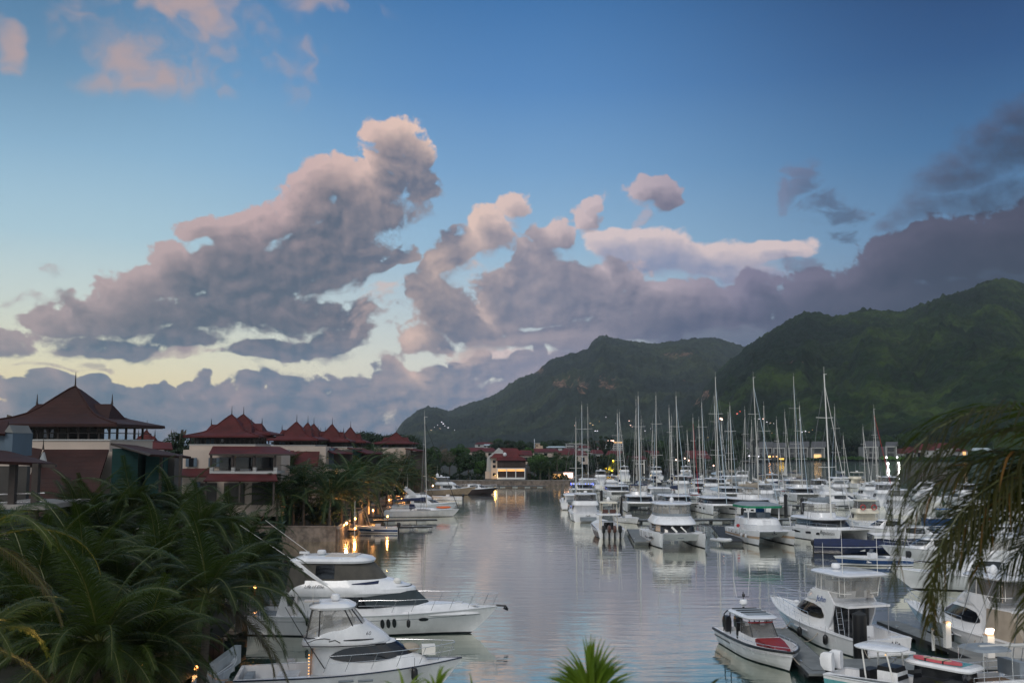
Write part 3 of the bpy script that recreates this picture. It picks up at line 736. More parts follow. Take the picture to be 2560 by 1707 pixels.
NEAR_PALMS = [  # px, py of the crown, distance, scale, what singles it out
 (352, 1215, 66, 1.0, 'coconut palm with the highest crown, before the teal louvred wall'),
 (190, 1290, 58, 1.0, 'dark coconut palm in front of the brown lower roof of the largest villa'),
 (520, 1275, 63, 1.0, 'coconut palm in front of the two-storey villa with the white balcony'),
 (640, 1330, 70, 0.9, 'coconut palm at the waterside beside the stone-walled inlet, nearest that wall'),
 (400, 1350, 53, 1.0, 'coconut palm between the waterside palm and the villas, with long drooping outer fronds'),
 (235, 1400, 46, 1.0, 'coconut palm with upright centre fronds, in the middle of the dark left grove'),
 (520, 1440, 43, 1.05, 'coconut palm hanging its fronds over the two moored white motor yachts'),
 (120, 1470, 40, 1.0, 'coconut palm in deep shade near the left edge, below the dark pavilion'),
 (275, 1560, 35, 1.0, 'coconut palm with a long arching frond above the little jetty, lowest in the left grove'),
 (470, 1590, 44, 0.62, 'small young coconut palm beside the orange-lit jetty'),
 (330, 1470, 47, 0.9, 'coconut palm behind the jetty palm with glossy bent fronds'),
 (60, 1340, 62, 1.0, 'coconut palm in front of the dark posts of the pavilion at the left edge'),
 (650, 1420, 72, 0.7, 'short coconut palm at the water edge left of the fishing outriggers'),
]
NEAR_PALMS += [
 (60, 1480, 50, 1.0, 'coconut palm in the dark lower left, second from the left edge'),
 (150, 1590, 38, 1.0, 'coconut palm at the bottom left whose fronds droop out of view'),
 (400, 1470, 50, 1.0, 'coconut palm in the shade right behind the jetty palm'),
 (300, 1300, 60, 1.0, 'coconut palm in the middle row of the left grove, below the highest crown'),
 (440, 1240, 68, 1.0, 'coconut palm with a bright upright spear, before the terrace roof'),
 (590, 1290, 68, .95, 'coconut palm before the lower awning of the balcony villa'),
 (90, 1400, 56, 1.0, 'coconut palm left of the middle row in the left grove'),
 (610, 1380, 58, .9, 'coconut palm beside the outrigger tips of the large motor yacht'),
 (380, 1610, 36, .9, 'coconut palm nearest the viewer at the bottom, with fronds over the jetty'),
 (240, 1240, 70, 1.0, 'coconut palm before the mansard roof of the largest villa')]
for i, (px, py, d, s, lb) in enumerate(NEAR_PALMS):
    py += 45 if d < 50 else 60
    near_palm(hX(px, d), d, hZ(py, d) - GZ, lb, s * 1.1, 30 if s > .8 else 15, seed=100 + i)
for i, (px, py, d, s, lb) in enumerate([
    (-10, 1345, 26, 0.8, 'yellow-lit palm cut by the left edge of the view, half way up the grove'),
    (-20, 1590, 20, 0.55, 'yellow-lit young palm in the bottom left corner')]):
    t = near_palm(hX(px, d), d, hZ(py, d) - GZ, lb, s, 13, seed=300 + i)
MID = [(715,1185,135,'palm with pale upright fronds right of the white balcony villa'),(765,1215,127,'palm in front of the sloping dark red roof of the grey-blue panelled villa'),
 (700,1235,125,'bushy palm on the stone quay wall, nearest the near end of the wall'),(830,1235,126,'palm leaning over the corner of the stone quay wall'),
 (800,1180,150,'palm behind the quay-corner palm, before the row of pointed red roofs'),(870,1190,142,'palm standing behind the first lit jetty'),
 (905,1170,160,'palm with a full round crown behind the sailing boat'),(950,1178,170,'palm behind the boat with the orange kayak, left of its mast'),
 (925,1145,190,'palm tucked against the cream wall under the last red pointed roof'),(985,1168,190,'palm just left of the lone mast on the left bank'),
 (1015,1160,205,'palm just right of the lone mast on the left bank'),(1045,1165,220,'palm behind the tall flybridge cruiser on the left bank'),
 (965,1140,215,'small palm right of the last cream villa on the left bank'),(645,1190,138,'palm against the ground-floor awning of the white balcony villa'),
 (845,1160,168,'slim palm before the teal-walled terrace house'),(885,1215,134,'low palm beside the second lit jetty'),
 (740,1245,128,'low palm on the quay, left of the wall corner'),(670,1225,132,'palm between the awning and the quay wall'),(815,1215,132,'palm at the quay corner with lowered fronds'),
 (925,1195,152,'palm overhanging the orange-lit gangway'),(860,1225,130,'palm between the first two gangways'),(970,1200,178,'palm behind the radar-arch yacht, left'),(1010,1190,195,'palm behind the radar-arch yacht, right'),
 (940,1150,182,'palm in the middle of the left bank, before the teal wall'),(780,1160,160,'palm in front of the grey-blue panel of the row villas'),(900,1150,180,'palm under the fourth pointed roof'),(1060,1180,235,'last palm on the left bank, before the tan-hulled boat'),(1035,1190,212,'palm just left of the tan-hulled boat')]
for i, (px, py, d, lb) in enumerate(MID):
    far_palm(hX(px, d), d, hZ(py + 12, d) - GZ, lb, 1.75, 'palms along the left bank', seed=50 + i)
# trees behind the left bank and villas
LT = [(905,1075,262,'spread',1.15,'wide dark rain tree behind the pointed red roofs, left half'),(960,1080,268,'spread',1.1,'wide dark rain tree behind the pointed red roofs, middle'),(1010,1088,275,'spread',.9,'layered dark rain tree right of the last pointed roof'),
 (450,1075,150,'dark',.55,'small tree with open twigs between the largest villa and the white balcony villa'),(497,1090,160,'dark',.5,'small dark tree touching the left end of the white balcony villa'),
 (45,1048,110,'dark',.5,'tree top showing left of the largest roof'),
 (1045,1115,240,'dark',1,'dark tree directly right of the lone mast'),(1075,1112,262,'green',1,'round tree behind the flybridge cruiser'),(1100,1108,276,'brown',1.2,'leafless-looking brown tree at the head of the channel'),
 (1125,1118,288,'green',.95,'dark green tree at the head of the channel, second right of the lone mast'),(1150,1106,296,'bright',1.1,'bright green tree with the highest crown left of the lit pavilion'),
 (1172,1128,290,'green',1,'round tree with a visible trunk left of the lit pavilion'),(1195,1122,300,'green',1.0,'tree leaning toward the lit pavilion from the left'),(1205,1145,287,'bright',.7,'low bright tree touching the left wall of the lit pavilion'),
 (1010,1125,225,'dark',.9,'dark shrubby tree behind the left-bank palms'),(1080,1140,250,'dark',.8,'low dark tree at the water end of the left bank')]
for px, py, d, k, s, lb in LT: tree(hX(px, d), d, hZ(py, d), lb, k, s, 'trees round the head of the channel')
FT = [(1300,1102,330,'dark',.8,'dark tree behind the lit pavilion roof'),(1320,1112,315,'bright',.8,'bright tree behind the right end of the lit pavilion roof'),
 (1343,1126,288,'bright',1.0,'round bright tree just right of the lit pavilion'),(1362,1150,286,'green',.8,'second tree right of the lit pavilion'),(1335,1150,285,'green',.6,'small tree against the right posts of the lit pavilion'),
 (1400,1140,300,'green',.9,'tree behind the wide-fronded palm on the far quay'),(1430,1135,310,'dark',.9,'tree left of the first group of catamaran masts'),
 (1460,1128,340,'green',.9,'tree between the first two masts of the far group'),(1495,1135,345,'dark',1,'tree above the yellow-lit garden, left side'),
 (1520,1130,360,'green',1.0,'tree above the yellow-lit garden, right side'),(1470,1150,335,'dark',.7,'low tree left of the yellow-lit garden'),
 (1560,1128,370,'dark',1.1,'tree behind the pair of masts right of the yellow-lit garden'),(1600,1122,380,'dark',1.1,'tree behind the dark boathouse on the far quay'),
 (1650,1128,385,'dark',1,'tree between the far red gabled roofs'),(1700,1126,390,'dark',1,'tree left of the red roof with a pale gable'),
 (1745,1136,392,'dark',.9,'tree in front of the red roof with a pale gable'),(1790,1122,400,'dark',1.2,'tree where the far quay ends, left part'),(1825,1128,410,'dark',1.1,'tree where the far quay ends, right part'),
 (1480,1078,430,'tall',1.0,'tall dark casuarina left of the white hotel block'),(1505,1073,435,'tall',1.15,'tallest dark casuarina before the white hotel block'),(1523,1078,432,'tall',1.0,'dark casuarina overlapping the white hotel block'),
 (1595,1090,440,'tall',1.0,'casuarina right of the white hotel block'),(1275,1098,400,'dark',.8,'small dark tree above the pavilion ridge')]
for px, py, d, k, s, lb in FT: tree(hX(px, d), d, hZ(py, d), lb, k, s)
for i, (px, py, d, lb) in enumerate([(1392,1150,284,'palm with wide pale fronds on the far quay'),(1372,1170,283,'short palm left of the wide-fronded palm on the far quay'),(1415,1155,288,'palm at the right end of the far quay'),
  (1350,1175,283,'small palm beside the lit pavilion'),(1620,1150,374,'palm behind the white catamaran row, right of the dark boathouse'),(1670,1152,376,'palm left of the cream gabled house on the far quay'),(1785,1155,388,'palm at the end of the far quay, nearest the lagoon'),(1840,1165,398,'dark leaning palm on the tip of the far quay'),(1500,1168,350,'palm in the yellow-lit garden')]):
    far_palm(hX(px, d), d, hZ(py, d) - GZ, lb, 1.1, 'palms on the far quay', seed=80 + i)
rg = random.Random(5)
SHORE_TREES = []
for i in range(58):       # dark wood behind the houses of the opposite shore
    px = 1835 + i * 13.2 + rg.uniform(-5, 5); d = 690 + rg.uniform(-25, 70)
    py = rg.uniform(1072, 1098) - (12 if px > 2250 else 0)
    kk = rg.choice(['dark', 'dark', 'green', 'tall'])
    tree(hX(px, d), d, hZ(py, d), 'dark tree in the unbroken belt behind the houses of the opposite shore', kk, rg.uniform(2.0, 2.7) if kk != 'tall' else 1.6, 'tree belt behind the opposite shore', seed=i)
for i in range(30):
    px = 1235 + i * 21 + rg.uniform(-6, 6); d = 560 + rg.uniform(0, 60); py = rg.uniform(1092, 1103)
    tree(hX(px, d), d, hZ(py, d), 'dark tree among the town roofs below the far mountain', rg.choice(['dark', 'green']), rg.uniform(1.5, 2.0), 'trees among the town roofs', seed=i + 100)

# ------------------------------------------------------------------ buildings
from mathutils.bvhtree import BVHTree
class House:
    def __init__(s, name, label, cat, x, y, rz=0, group=None, z=GZ):
        s.o = thing(name, label, cat, (x, y, z), rz, group); s.x, s.y, s.z = x, y, z
    def L(s, p): return Vector((p[0] - s.x, p[1] - s.y, p[2] - s.z))
    def W(s, px, py, d): return s.L(atY(px, py, d))
    def sheet(s, name, pts, th, matn, parent=None, down=True):
        "slab through 4 points (px, py, distance), given thickness below"
        q = [s.W(*p) for p in pts]; mb = MB(); nrm = (q[1] - q[0]).cross(q[3] - q[0]).normalized()
        if nrm.z < 0: nrm = -nrm
        if abs(nrm.z) < .2 and nrm.y > 0: nrm = -nrm
        mb.loft([[v - nrm * th for v in q], q])
        return mb.build(name, matn, parent or s.o)
    def block(s, name, px0, px1, yt, yb, d, depth, matn, parent=None):
        a = s.W(px0, yt, d); b = s.W(px1, yb, d); mb = MB(); mb.box(a.x, b.x, a.y, a.y + depth, b.z, a.z)
        return mb.build(name, matn, parent or s.o)
    def post(s, px, yt, yb, d, r=0.12, matn='dark_wood', name='post'):
        a = s.W(px, yt, d); b = s.W(px, yb, d); mb = MB(); mb.box(a.x - r, a.x + r, a.y - r, a.y + r, b.z, a.z); return mb.build(name, matn, s.o)

def pagoda_roof(h, cx, cy, ze, hw, hd, ht, roofm, wing=True, s=1.0, fin=True):
    "bell-curved hipped roof with a cross ridge and finials"
    mb = MB(); prof = [(1.0, -0.05), (0.995, 0.02), (0.80, 0.10), (0.60, 0.19), (0.46, 0.30), (0.34, 0.46), (0.21, 0.69), (0.06, 0.94), (0.01, 1.0)]
    mb.loft([[(cx + sx * hw * k, cy + sy * hd * k, ze + ht * f) for sx, sy in ((-1, -1), (1, -1), (1, 1), (-1, 1))] for k, f in prof])
    roof = mb.build('roof', roofm, h.o)
    tb = MB()
    for k0, k1 in zip(prof[1:-1], prof[2:]):
        for sx, sy in ((-1, -1), (1, -1)):
            tb.tube([(cx + sx*hw*k0[0], cy + sy*hd*k0[0], ze + ht*k0[1] + .03), (cx + sx*hw*k1[0], cy + sy*hd*k1[0], ze + ht*k1[1] + .03)], 0.07 * s, 5)
    tb.build('ridge_cap', roofm, roof)
    zr = ze + ht * 0.56; L = hw * 0.545
    if wing:
        g = MB(); hwid = hd * 0.34
        A = [(-L, 0, zr), (L, 0, zr)]
        g.add([(cx - L, cy, zr), (cx + L, cy, zr), (cx - L * 1.16, cy - hwid, ze + ht * .18), (cx + L * 1.16, cy - hwid, ze + ht * .18), (cx - L * 1.16, cy + hwid, ze + ht * .18), (cx + L * 1.16, cy + hwid, ze + ht * .18)],
              [(0, 1, 3, 2), (0, 4, 5, 1), (0, 2, 4), (1, 5, 3)])
        wg = g.build('gable_wing', roofm, h.o)
        for sx in (-1, 1):
            v = MB(); x0 = cx + sx * L * 1.03
            v.add([(x0 + sx*.06*s, cy - hwid*.42, ze + ht*.26), (x0 + sx*.06*s, cy + hwid*.42, ze + ht*.26), (x0 + sx*.03*s, cy, ze + ht*.46), (x0, cy - hwid*.42, ze + ht*.26), (x0, cy + hwid*.42, ze + ht*.26), (x0 - sx*.03*s, cy, ze + ht*.46)], [(0, 1, 2), (5, 4, 3), (0, 3, 4, 1), (1, 4, 5, 2), (2, 5, 3, 0)])
            v.build('gable_vent', 'white_wall', wg)
    if fin:
        f = [(cx, cy, ze + ht * .97, 1.35 * s)] + ([(cx - L, cy, zr - .03, .85 * s), (cx + L, cy, zr - .03, .85 * s)] if wing else [])
        for x, y, z, hh in f:
            b = MB(); b.tube([(x, y, z), (x, y, z + hh * .25), (x, y, z + hh)], 0.11 * s, 6, 0.018); b.build('finial', 'dark_wood', h.o)
    return roof
def gallery(h, cx, cy, z0, z1, hw, hd, n, s=1.0, solid=0.55, glass=True):
    "open timber storey between parapet and eaves: posts, brackets, dark rooms, glazed doors"
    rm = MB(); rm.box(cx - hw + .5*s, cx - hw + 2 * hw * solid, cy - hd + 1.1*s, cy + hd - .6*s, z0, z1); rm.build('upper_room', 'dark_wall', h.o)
    for i in range(n):
        x = cx - hw + 2 * hw * i / (n - 1)
        b = MB(); b.box(x - .07*s, x + .07*s, cy - hd, cy - hd + .14*s, z0, z1)
        b.tube([(x, cy - hd + .07*s, z1 - .5*s), (x, cy - hd - .45*s, z1 - .03)], .045*s, 4)
        b.build('post', 'dark_wood', h.o)
    for k in range(4):
        y = cy - hd + 2 * hd * (k + 1) / 5; b = MB(); b.box(cx + hw - .16*s, cx + hw, y - .07*s, y + .07*s, z0, z1); b.build('post', 'dark_wood', h.o)
    rl = MB(); rl.box(cx - hw, cx + hw, cy - hd - .03, cy - hd + .04, z0 + .45*s, z0 + .52*s); rl.box(cx + hw - .04, cx + hw + .03, cy - hd, cy + hd, z0 + .45*s, z0 + .52*s); rl.build('railing', 'dark_wood', h.o)
    if glass:
        for f0, f1, m_ in ((0.20, 0.33, 'blue_shutter'), (0.02, 0.09, 'grey_wall'), (0.42, .5, 'dark_glass')):
            if f1 < solid + .1:
                b = MB(); b.box(cx - hw + 2*hw*f0, cx - hw + 2*hw*f1, cy - hd + 1.0*s, cy - hd + 1.08*s, z0 + .1*s, z1 - .15*s); b.build('window', m_, h.o)
def villa_top(h, px, yapex, yeave, ypar, d, half_px, nposts=12, roofm='red_roof', s=1.0, solid=.6, yfloor=None, depth=None, wallpx=None, ywall=None, wing=True):
    dc = d + half_px * d / FPX * .5; ze = h.W(px, yeave, dc).z; za = h.W(px, yapex, dc).z; zp = h.W(px, ypar, dc).z
    hw = half_px * dc / FPX; hd = depth or hw * 0.95; cx, cy = h.W(px, yeave, dc).x, dc - h.y
    pagoda_roof(h, cx, cy, ze, hw, hd, za - ze, roofm, wing, s)
    e = MB(); e.box(cx - hw*.97, cx + hw*.97, cy - hd*.97, cy + hd*.97, ze - .2*s, ze - .06*s); e.build('eaves', 'dark_wood', h.o)
    gallery(h, cx, cy, zp, ze - .2*s, hw * .84, hd * .84, nposts, s, solid)
    w_ = MB(); w_.box(cx - hw*.86, cx + hw*.86, cy - hd*.86, cy + hd*.86, -GZ + .2, zp - .12*s); w_.build('wall', 'cream_wall', h.o)
    c_ = MB(); c_.box(cx - hw*.875, cx + hw*.875, cy - hd*.875, cy + hd*.875, zp - .12*s, zp); c_.build('cornice', 'white_wall', h.o)
    return cx, cy, hw, hd

# the largest villa, at the left
A = House('villa', 'largest villa with a dark red pagoda roof and three spires, at the left', 'villa', atY(184, 1100, 80).x, 80, 0, 'red-roofed villas of the left bank')
villa_top(A, 184, 967, 1064, 1098, 80, 172, 13, 'brown_roof', 1.0, .60)
A.block('lower_wall', 20, 282, 1128, 1290, 77.5, 3, 'cream_wall')
A.sheet('lower_roof', [(110, 1123, 77), (272, 1123, 77), (248, 1196, 73.5), (70, 1196, 73.5)], .15, 'brown_roof')
A.sheet('lower_roof', [(60, 1196, 73.2), (252, 1196, 73.2), (250, 1290, 71.5), (40, 1290, 71.5)], .15, 'brown_roof')
A.block('louvre_wall', 281, 340, 1121, 1290, 75, 2.5, 'teal_louvre')
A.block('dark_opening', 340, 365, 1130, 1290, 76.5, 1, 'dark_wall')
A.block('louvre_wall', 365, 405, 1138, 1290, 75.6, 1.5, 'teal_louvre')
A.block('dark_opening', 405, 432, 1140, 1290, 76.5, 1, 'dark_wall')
A.sheet('terrace_roof', [(277, 1107, 76), (342, 1113, 77), (478, 1141, 75), (376, 1135, 71.5)], .16, 'brown_roof')
A.sheet('terrace_roof', [(277, 1107, 75.9), (376, 1135, 71.4), (372, 1139, 71.4), (277, 1112, 75.9)], .12, 'dark_wood')
for px in (403, 452): A.post(px, 1140, 1230, 73.5, .09)
rD = A.sheet('dormer_roof', [(30, 1111, 76.5), (105, 1122, 76.2), (95, 1152, 74.2), (18, 1150, 74.5)], .12, 'brown_roof')
b = MB(); q = [A.W(97, 1152, 74.1), A.W(113, 1153, 74.6), A.W(107, 1130, 75)]; b.add(q + [v + Vector((0, .3, 0)) for v in q], [(0, 1, 2), (5, 4, 3), (0, 3, 4, 1), (1, 4, 5, 2), (2, 5, 3, 0)]); b.build('gable', 'white_wall', rD)
b = MB(); p = A.W(108, 1124, 75.4); b.tube([p, p + Vector((0, 0, .25)), p + Vector((0, 0, .9))], .09, 6, .015); b.build('finial', 'dark_wood', rD)

# pavilion in front of it, at the frame edge
Pv = House('pavilion', 'dark open pavilion with a brown canopy roof and timber posts, by the left edge', 'pavilion', atY(40, 1200, 56).x, 56)
Pv.sheet('roof', [(-60, 1118, 58), (20, 1127, 58.5), (138, 1158, 55.5), (-60, 1150, 53)], .16, 'brown_roof')
Pv.block('fascia', 75, 138, 1160, 1168, 54.9, .18, 'dark_wood')
Pv.block('tower', -40, 31, 1080, 1140, 60, 2.4, 'blue_shutter'); 
b = MB(); q = [Pv.W(10, 1080, 59.9), Pv.W(33, 1082, 59.9), Pv.W(23, 1062, 59.9)]; b.add(q + [v + Vector((0, 2.4, 0)) for v in q], [(0, 1, 2), (5, 4, 3), (0, 3, 4, 1), (1, 4, 5, 2), (2, 5, 3, 0)]); b.build('gable', 'grey_wall', Pv.o)
Pv.sheet('tower_roof', [(-60, 1046, 61.5), (22, 1052, 61.5), (12, 1084, 59.6), (-60, 1080, 59.6)], .12, 'brown_roof')
Pv.block('louvre', 12, 30, 1084, 1132, 59.85, .1, 'blue_shutter')
for px in (35, 92): Pv.post(px, 1158, 1300, 54.8, .17)
Pv.block('back_wall', -60, 60, 1165, 1330, 60.5, .4, 'dark_wall'); Pv.block('floor', -60, 112, 1262, 1274, 54, 6, 'concrete')
b = MB(); a = Pv.W(-20, 1236, 54.8); c = Pv.W(112, 1232, 54.8); b.tube([a, c], .035, 5); b.tube([a - Vector((0, 0, .45)), c - Vector((0, 0, .45))], .02, 5); b.build('railing', 'steel', Pv.o)

# white balcony villa
B = House('villa', 'two-storey cream villa with a white balcony under an open red roof', 'villa', atY(580, 1150, 128).x, 128, 0, 'red-roofed villas of the left bank')
cxB, cyB, hwB, hdB = villa_top(B, 578, 1037, 1091, 1110, 129, 92, 14, 'red_roof', .95, .95)
pagoda_roof(B, cxB + .75, cyB + 3.0, B.W(0, 1091, 129).z + .3, hwB * .95, hdB * .9, 2.65, 'red_roof', True, .9)
B.block('wall', 458, 700, 1124, 1290, 126.5, 5, 'cream_wall')
for px in (478, 535):
    f = B.block('window', px - 6, px + 6, 1144, 1166, 126.3, .15, 'dark_glass')
    for s_ in (-1, 1): B.block('shutter', px + s_ * 10 - 3.5, px + s_ * 10 + 3.5, 1144, 1166, 126.2, .12, 'blue_shutter', f)
B.sheet('balcony_roof', [(532, 1115, 126.4), (700, 1116, 126.4), (738, 1134, 121.8), (522, 1134, 121.8)], .14, 'red_roof')
B.block('balcony_fascia', 524, 736, 1134, 1138, 121.7, .15, 'dark_wood')
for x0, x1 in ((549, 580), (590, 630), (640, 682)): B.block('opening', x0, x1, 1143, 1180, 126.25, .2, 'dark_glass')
for px in (528, 582, 636, 688):
    B.post(px, 1137, 1172, 122.2, .12); B.block('pier', px - 4, px + 4, 1168, 1182, 122, .5, 'white_wall')
B.block('balcony_floor', 524, 692, 1178, 1184, 121.9, 4.3, 'white_wall')
b = MB(); 
for yy in (1171, 1175): b.tube([B.W(526, yy, 122), B.W(690, yy, 122)], .02, 4)
b.build('railing', 'dark_wood', B.o)
B.block('lounger', 600, 622, 1172, 1178, 124, 1, 'white_wall')
B.sheet('lower_roof', [(432, 1171, 126), (526, 1170, 126), (526, 1190, 122.5), (428, 1190, 122.5)], .13, 'red_roof')
B.sheet('awning', [(524, 1183, 121.7), (690, 1184, 121.7), (694, 1201, 118.5), (508, 1201, 118.5)], .12, 'red_roof')
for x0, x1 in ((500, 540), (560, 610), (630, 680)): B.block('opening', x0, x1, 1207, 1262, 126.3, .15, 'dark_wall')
for px in (515, 600, 685): B.post(px, 1200, 1260, 119, .1)
B.block('shutter', 486, 499, 1204, 1262, 126.3, .12, 'blue_shutter')

# the row of pointed roofs
def rowvilla(label, px, yap, yev, ypar, d, half, lean=None, solid=.9, s=.95, dark=True):
    h = House('villa', label, 'villa', atY(px, 1150, d).x, d, 0, 'red-roofed villas of the left bank')
    villa_top(h, px, yap, yev, ypar, d, half * .9, 8, 'red_roof', s, solid)
    if lean:
        x0, x1, y0, y1, wx0, wx1, wm = lean
        h.block('wing_wall', wx0, wx1, y0 + 4, 1260, d - 3.5, 4, wm)
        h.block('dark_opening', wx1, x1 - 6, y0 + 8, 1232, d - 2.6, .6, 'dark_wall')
        h.sheet('terrace_roof', [(x0, y0, d - 1.5), (x0 + (x1 - x0) * .45, y0 + 1, d - 1.0), (x1, y1, d - 3), (x0 + (x1 - x0) * .55, y1, d - 6.5)], .15, 'red_roof')
        h.post(x1 - 8, y1, 1235, d - 3.2, .09)
    return h
rowvilla('cream villa with the widest pointed red roof, next after the balcony villa', 741, 1055, 1099, 1112, 150, 74, (786, 884, 1116, 1133, 808, 830, 'blue_shutter'))
c1_ = rowvilla('cream villa whose sharp red roof stands second in the row', 769, 1057, 1099, 1112, 166, 52)
rowvilla('cream villa whose red roof stands third in the row, with a pale gable end', 784, 1060, 1101, 1114, 178, 58)
c3_ = rowvilla('cream villa with a lone pointed red roof, fourth in the row', 830, 1061, 1103, 1116, 172, 58, (868, 958, 1119, 1133, 880, 900, 'teal_louvre'))
rowvilla('cream villa with the last and darkest roof of the row', 876, 1068, 1105, 1118, 190, 50)
c5_ = rowvilla('cream villa standing alone at the right end of the left bank', 990, 1081, 1108, 1118, 215, 60, (1012, 1066, 1120, 1126, 1014, 1026, 'dark_wall'))
hh = rowvilla('small red-roofed villa half hidden right behind the largest villa', 366, 1076, 1107, 1114, 118, 42, None); 
hh.sheet('lower_roof', [(352, 1105, 116), (428, 1105, 116), (432, 1122, 114), (350, 1120, 114)], .13, 'red_roof')
# mansard roof wing and walls of the first row villa
MW = House('annex', 'annex with a sloping dark red mansard roof between the balcony villa and the row', 'annex', atY(760, 1160, 144).x, 144)
MW.block('wall', 678, 812, 1116, 1260, 144, 4, 'cream_wall')
MW.sheet('mansard_roof', [(738, 1128, 143.6), (799, 1128, 143.6), (794, 1164, 140.8), (735, 1160, 140.8)], .13, 'red_roof')
MW.sheet('porch_roof', [(700, 1124, 143.8), (735, 1126, 143.8), (746, 1137, 141), (690, 1137, 141)], .13, 'red_roof')
MW.block('opening', 692, 738, 1140, 1180, 143.8, .15, 'dark_wall')
MW.block('terrace_wall', 806, 870, 1172, 1180, 139, .3, 'cream_wall')
lp = MW.block('lit_window', 839, 843, 1171, 1183, 138.8, .1, 'warm_glow')

# lit pavilion at the head of the channel
E = House('waterfront_house', 'red-roofed waterfront house with a warmly lit three-bay white ground floor', 'house', atY(1270, 1190, 284).x, 284)
dE = 283.5
E.block('wall', 1228, 1243, 1144, 1197, dE, 8, 'cream_wall')
E.block('side_wing', 1213, 1228, 1178, 1197, dE + 1, 3, 'cream_wall')
g = MB(); q = [E.W(px, py, dE + 1.2) for px, py in ((1216, 1178), (1218, 1143), (1232, 1132), (1246, 1119), (1258, 1127), (1258, 1160), (1230, 1197))]
g.loft([q, [v + Vector((0, 5, 0)) for v in q]]); g.build('white_gable', 'white_wall', E.o)
g = MB(); a = [E.W(px, py, dd) for px, py, dd in ((1224, 1144, dE - .8), (1308, 1145, dE - .8), (1311, 1145, dE + 9), (1222, 1144, dE + 9))]; m1 = [E.W(px, py, dd) for px, py, dd in ((1231, 1139, dE + .2), (1298, 1139, dE + .2), (1300, 1139, dE + 8), (1229, 1139, dE + 8))]
c = [E.W(px, py, dd) for px, py, dd in ((1240, 1128, dE + 2.2), (1290, 1128, dE + 2.2), (1288, 1128, dE + 5), (1242, 1128, dE + 5))]
g.loft([a, m1, c]); rf = g.build('roof', 'red_roof_far', E.o)
E.sheet('upper_roof', [(1250, 1119, dE + 7), (1292, 1120, dE + 7), (1310, 1137, dE + 3.5), (1244, 1132, dE + 4.5)], .2, 'red_roof_far')
g = MB(); p = E.W(1262, 1136, dE + .2); g.ball(p.x, p.y, p.z, .55, 12, 1.15); g.build('oval_dormer', 'shell', rf, smooth=True)
E.sheet('balcony_roof', [(1243, 1142, dE), (1308, 1142, dE), (1316, 1150, dE - 2), (1240, 1150, dE - 2)], .15, 'red_roof_far')
E.block('upper_blinds', 1243.5, 1314, 1150, 1170, dE - 1.4, .3, 'blind')
E.block('slab', 1242, 1313, 1170, 1172.2, dE - 1.8, 3, 'white_paint')
E.block('glow_ceiling', 1245, 1311, 1172.4, 1177.5, dE + .4, .1, 'warm_glow')  # emissive strip, glows in place of lamplight on the ceiling
for i, px in enumerate((1243.5, 1266.5, 1289.3, 1312)): E.post(px, 1172, 1197, dE - 1.6, .11, 'white_paint')
for a_, b_ in ((1245, 1265.4), (1267.8, 1288), (1290.6, 1310.8)): E.block('screen', a_, b_, 1177.5, 1193.3, dE - 1.3, .12, 'blind')
E.block('base', 1243, 1313, 1193.3, 1197.5, dE - 1.7, 1, 'white_paint')
for yy in (1150, 1162, 1182): E.block('window', 1232, 1239, yy, yy + 7, dE - .08, .1, 'dark_glass')
g = MB(); 
for px in (1318, 1325): g.tube([E.W(px, 1170, dE - 1), E.W(px, 1197, dE - 1)], .07, 4)
for k in range(6): g.tube([E.W(1313, 1171 + k * 4, dE - 1), E.W(1326, 1171 + k * 4, dE - 1)], .05, 4)
g.build('trellis', 'dark_wood', E.o)

# town houses with long roofs
def gable_house(name, label, px0, px1, yr, ye, yb, d, depth=8, roofm='red_roof_far', wallm='cream_wall', win=0, cat='house', group=None, hip=0.12, winm='dark_glass', wy=None):
    cx = atY((px0 + px1) / 2, ye, d).x
    h = House(name, label, cat, cx, d, 0, group)
    a, b_ = h.W(px0, ye, d), h.W(px1, ye, d); zr = h.W(0, yr, d + depth / 2).z; zb = min(h.W(0, yb, d).z, -0.2) if yb is None else h.W(0, yb, d).z
    w_ = MB(); w_.box(a.x + .3, b_.x - .3, 0, depth, zb, a.z); w_.build('wall', wallm, h.o)
    r = MB(); L = (b_.x - a.x) * hip; o = .5
    r.loft([[(a.x, -o, a.z - .05), (b_.x, -o, a.z - .05), (b_.x, depth + o, a.z - .05), (a.x, depth + o, a.z - .05)],
            [(a.x + L, depth / 2 - .1, zr), (b_.x - L, depth / 2 - .1, zr), (b_.x - L, depth / 2 + .1, zr), (a.x + L, depth / 2 + .1, zr)]]); r.build('roof', roofm, h.o)
    for i in range(win):
        x = a.x + (b_.x - a.x) * (i + .6) / (win + .2); z1 = a.z - (a.z - zb) * .25; z0 = a.z - (a.z - zb) * .7 if (a.z - zb) < 4 else z1 - 1.4
        f = MB(); f.box(x - .6, x + .6, -.06, .05, z0, z1); f.build('window', winm, h.o)
    return h
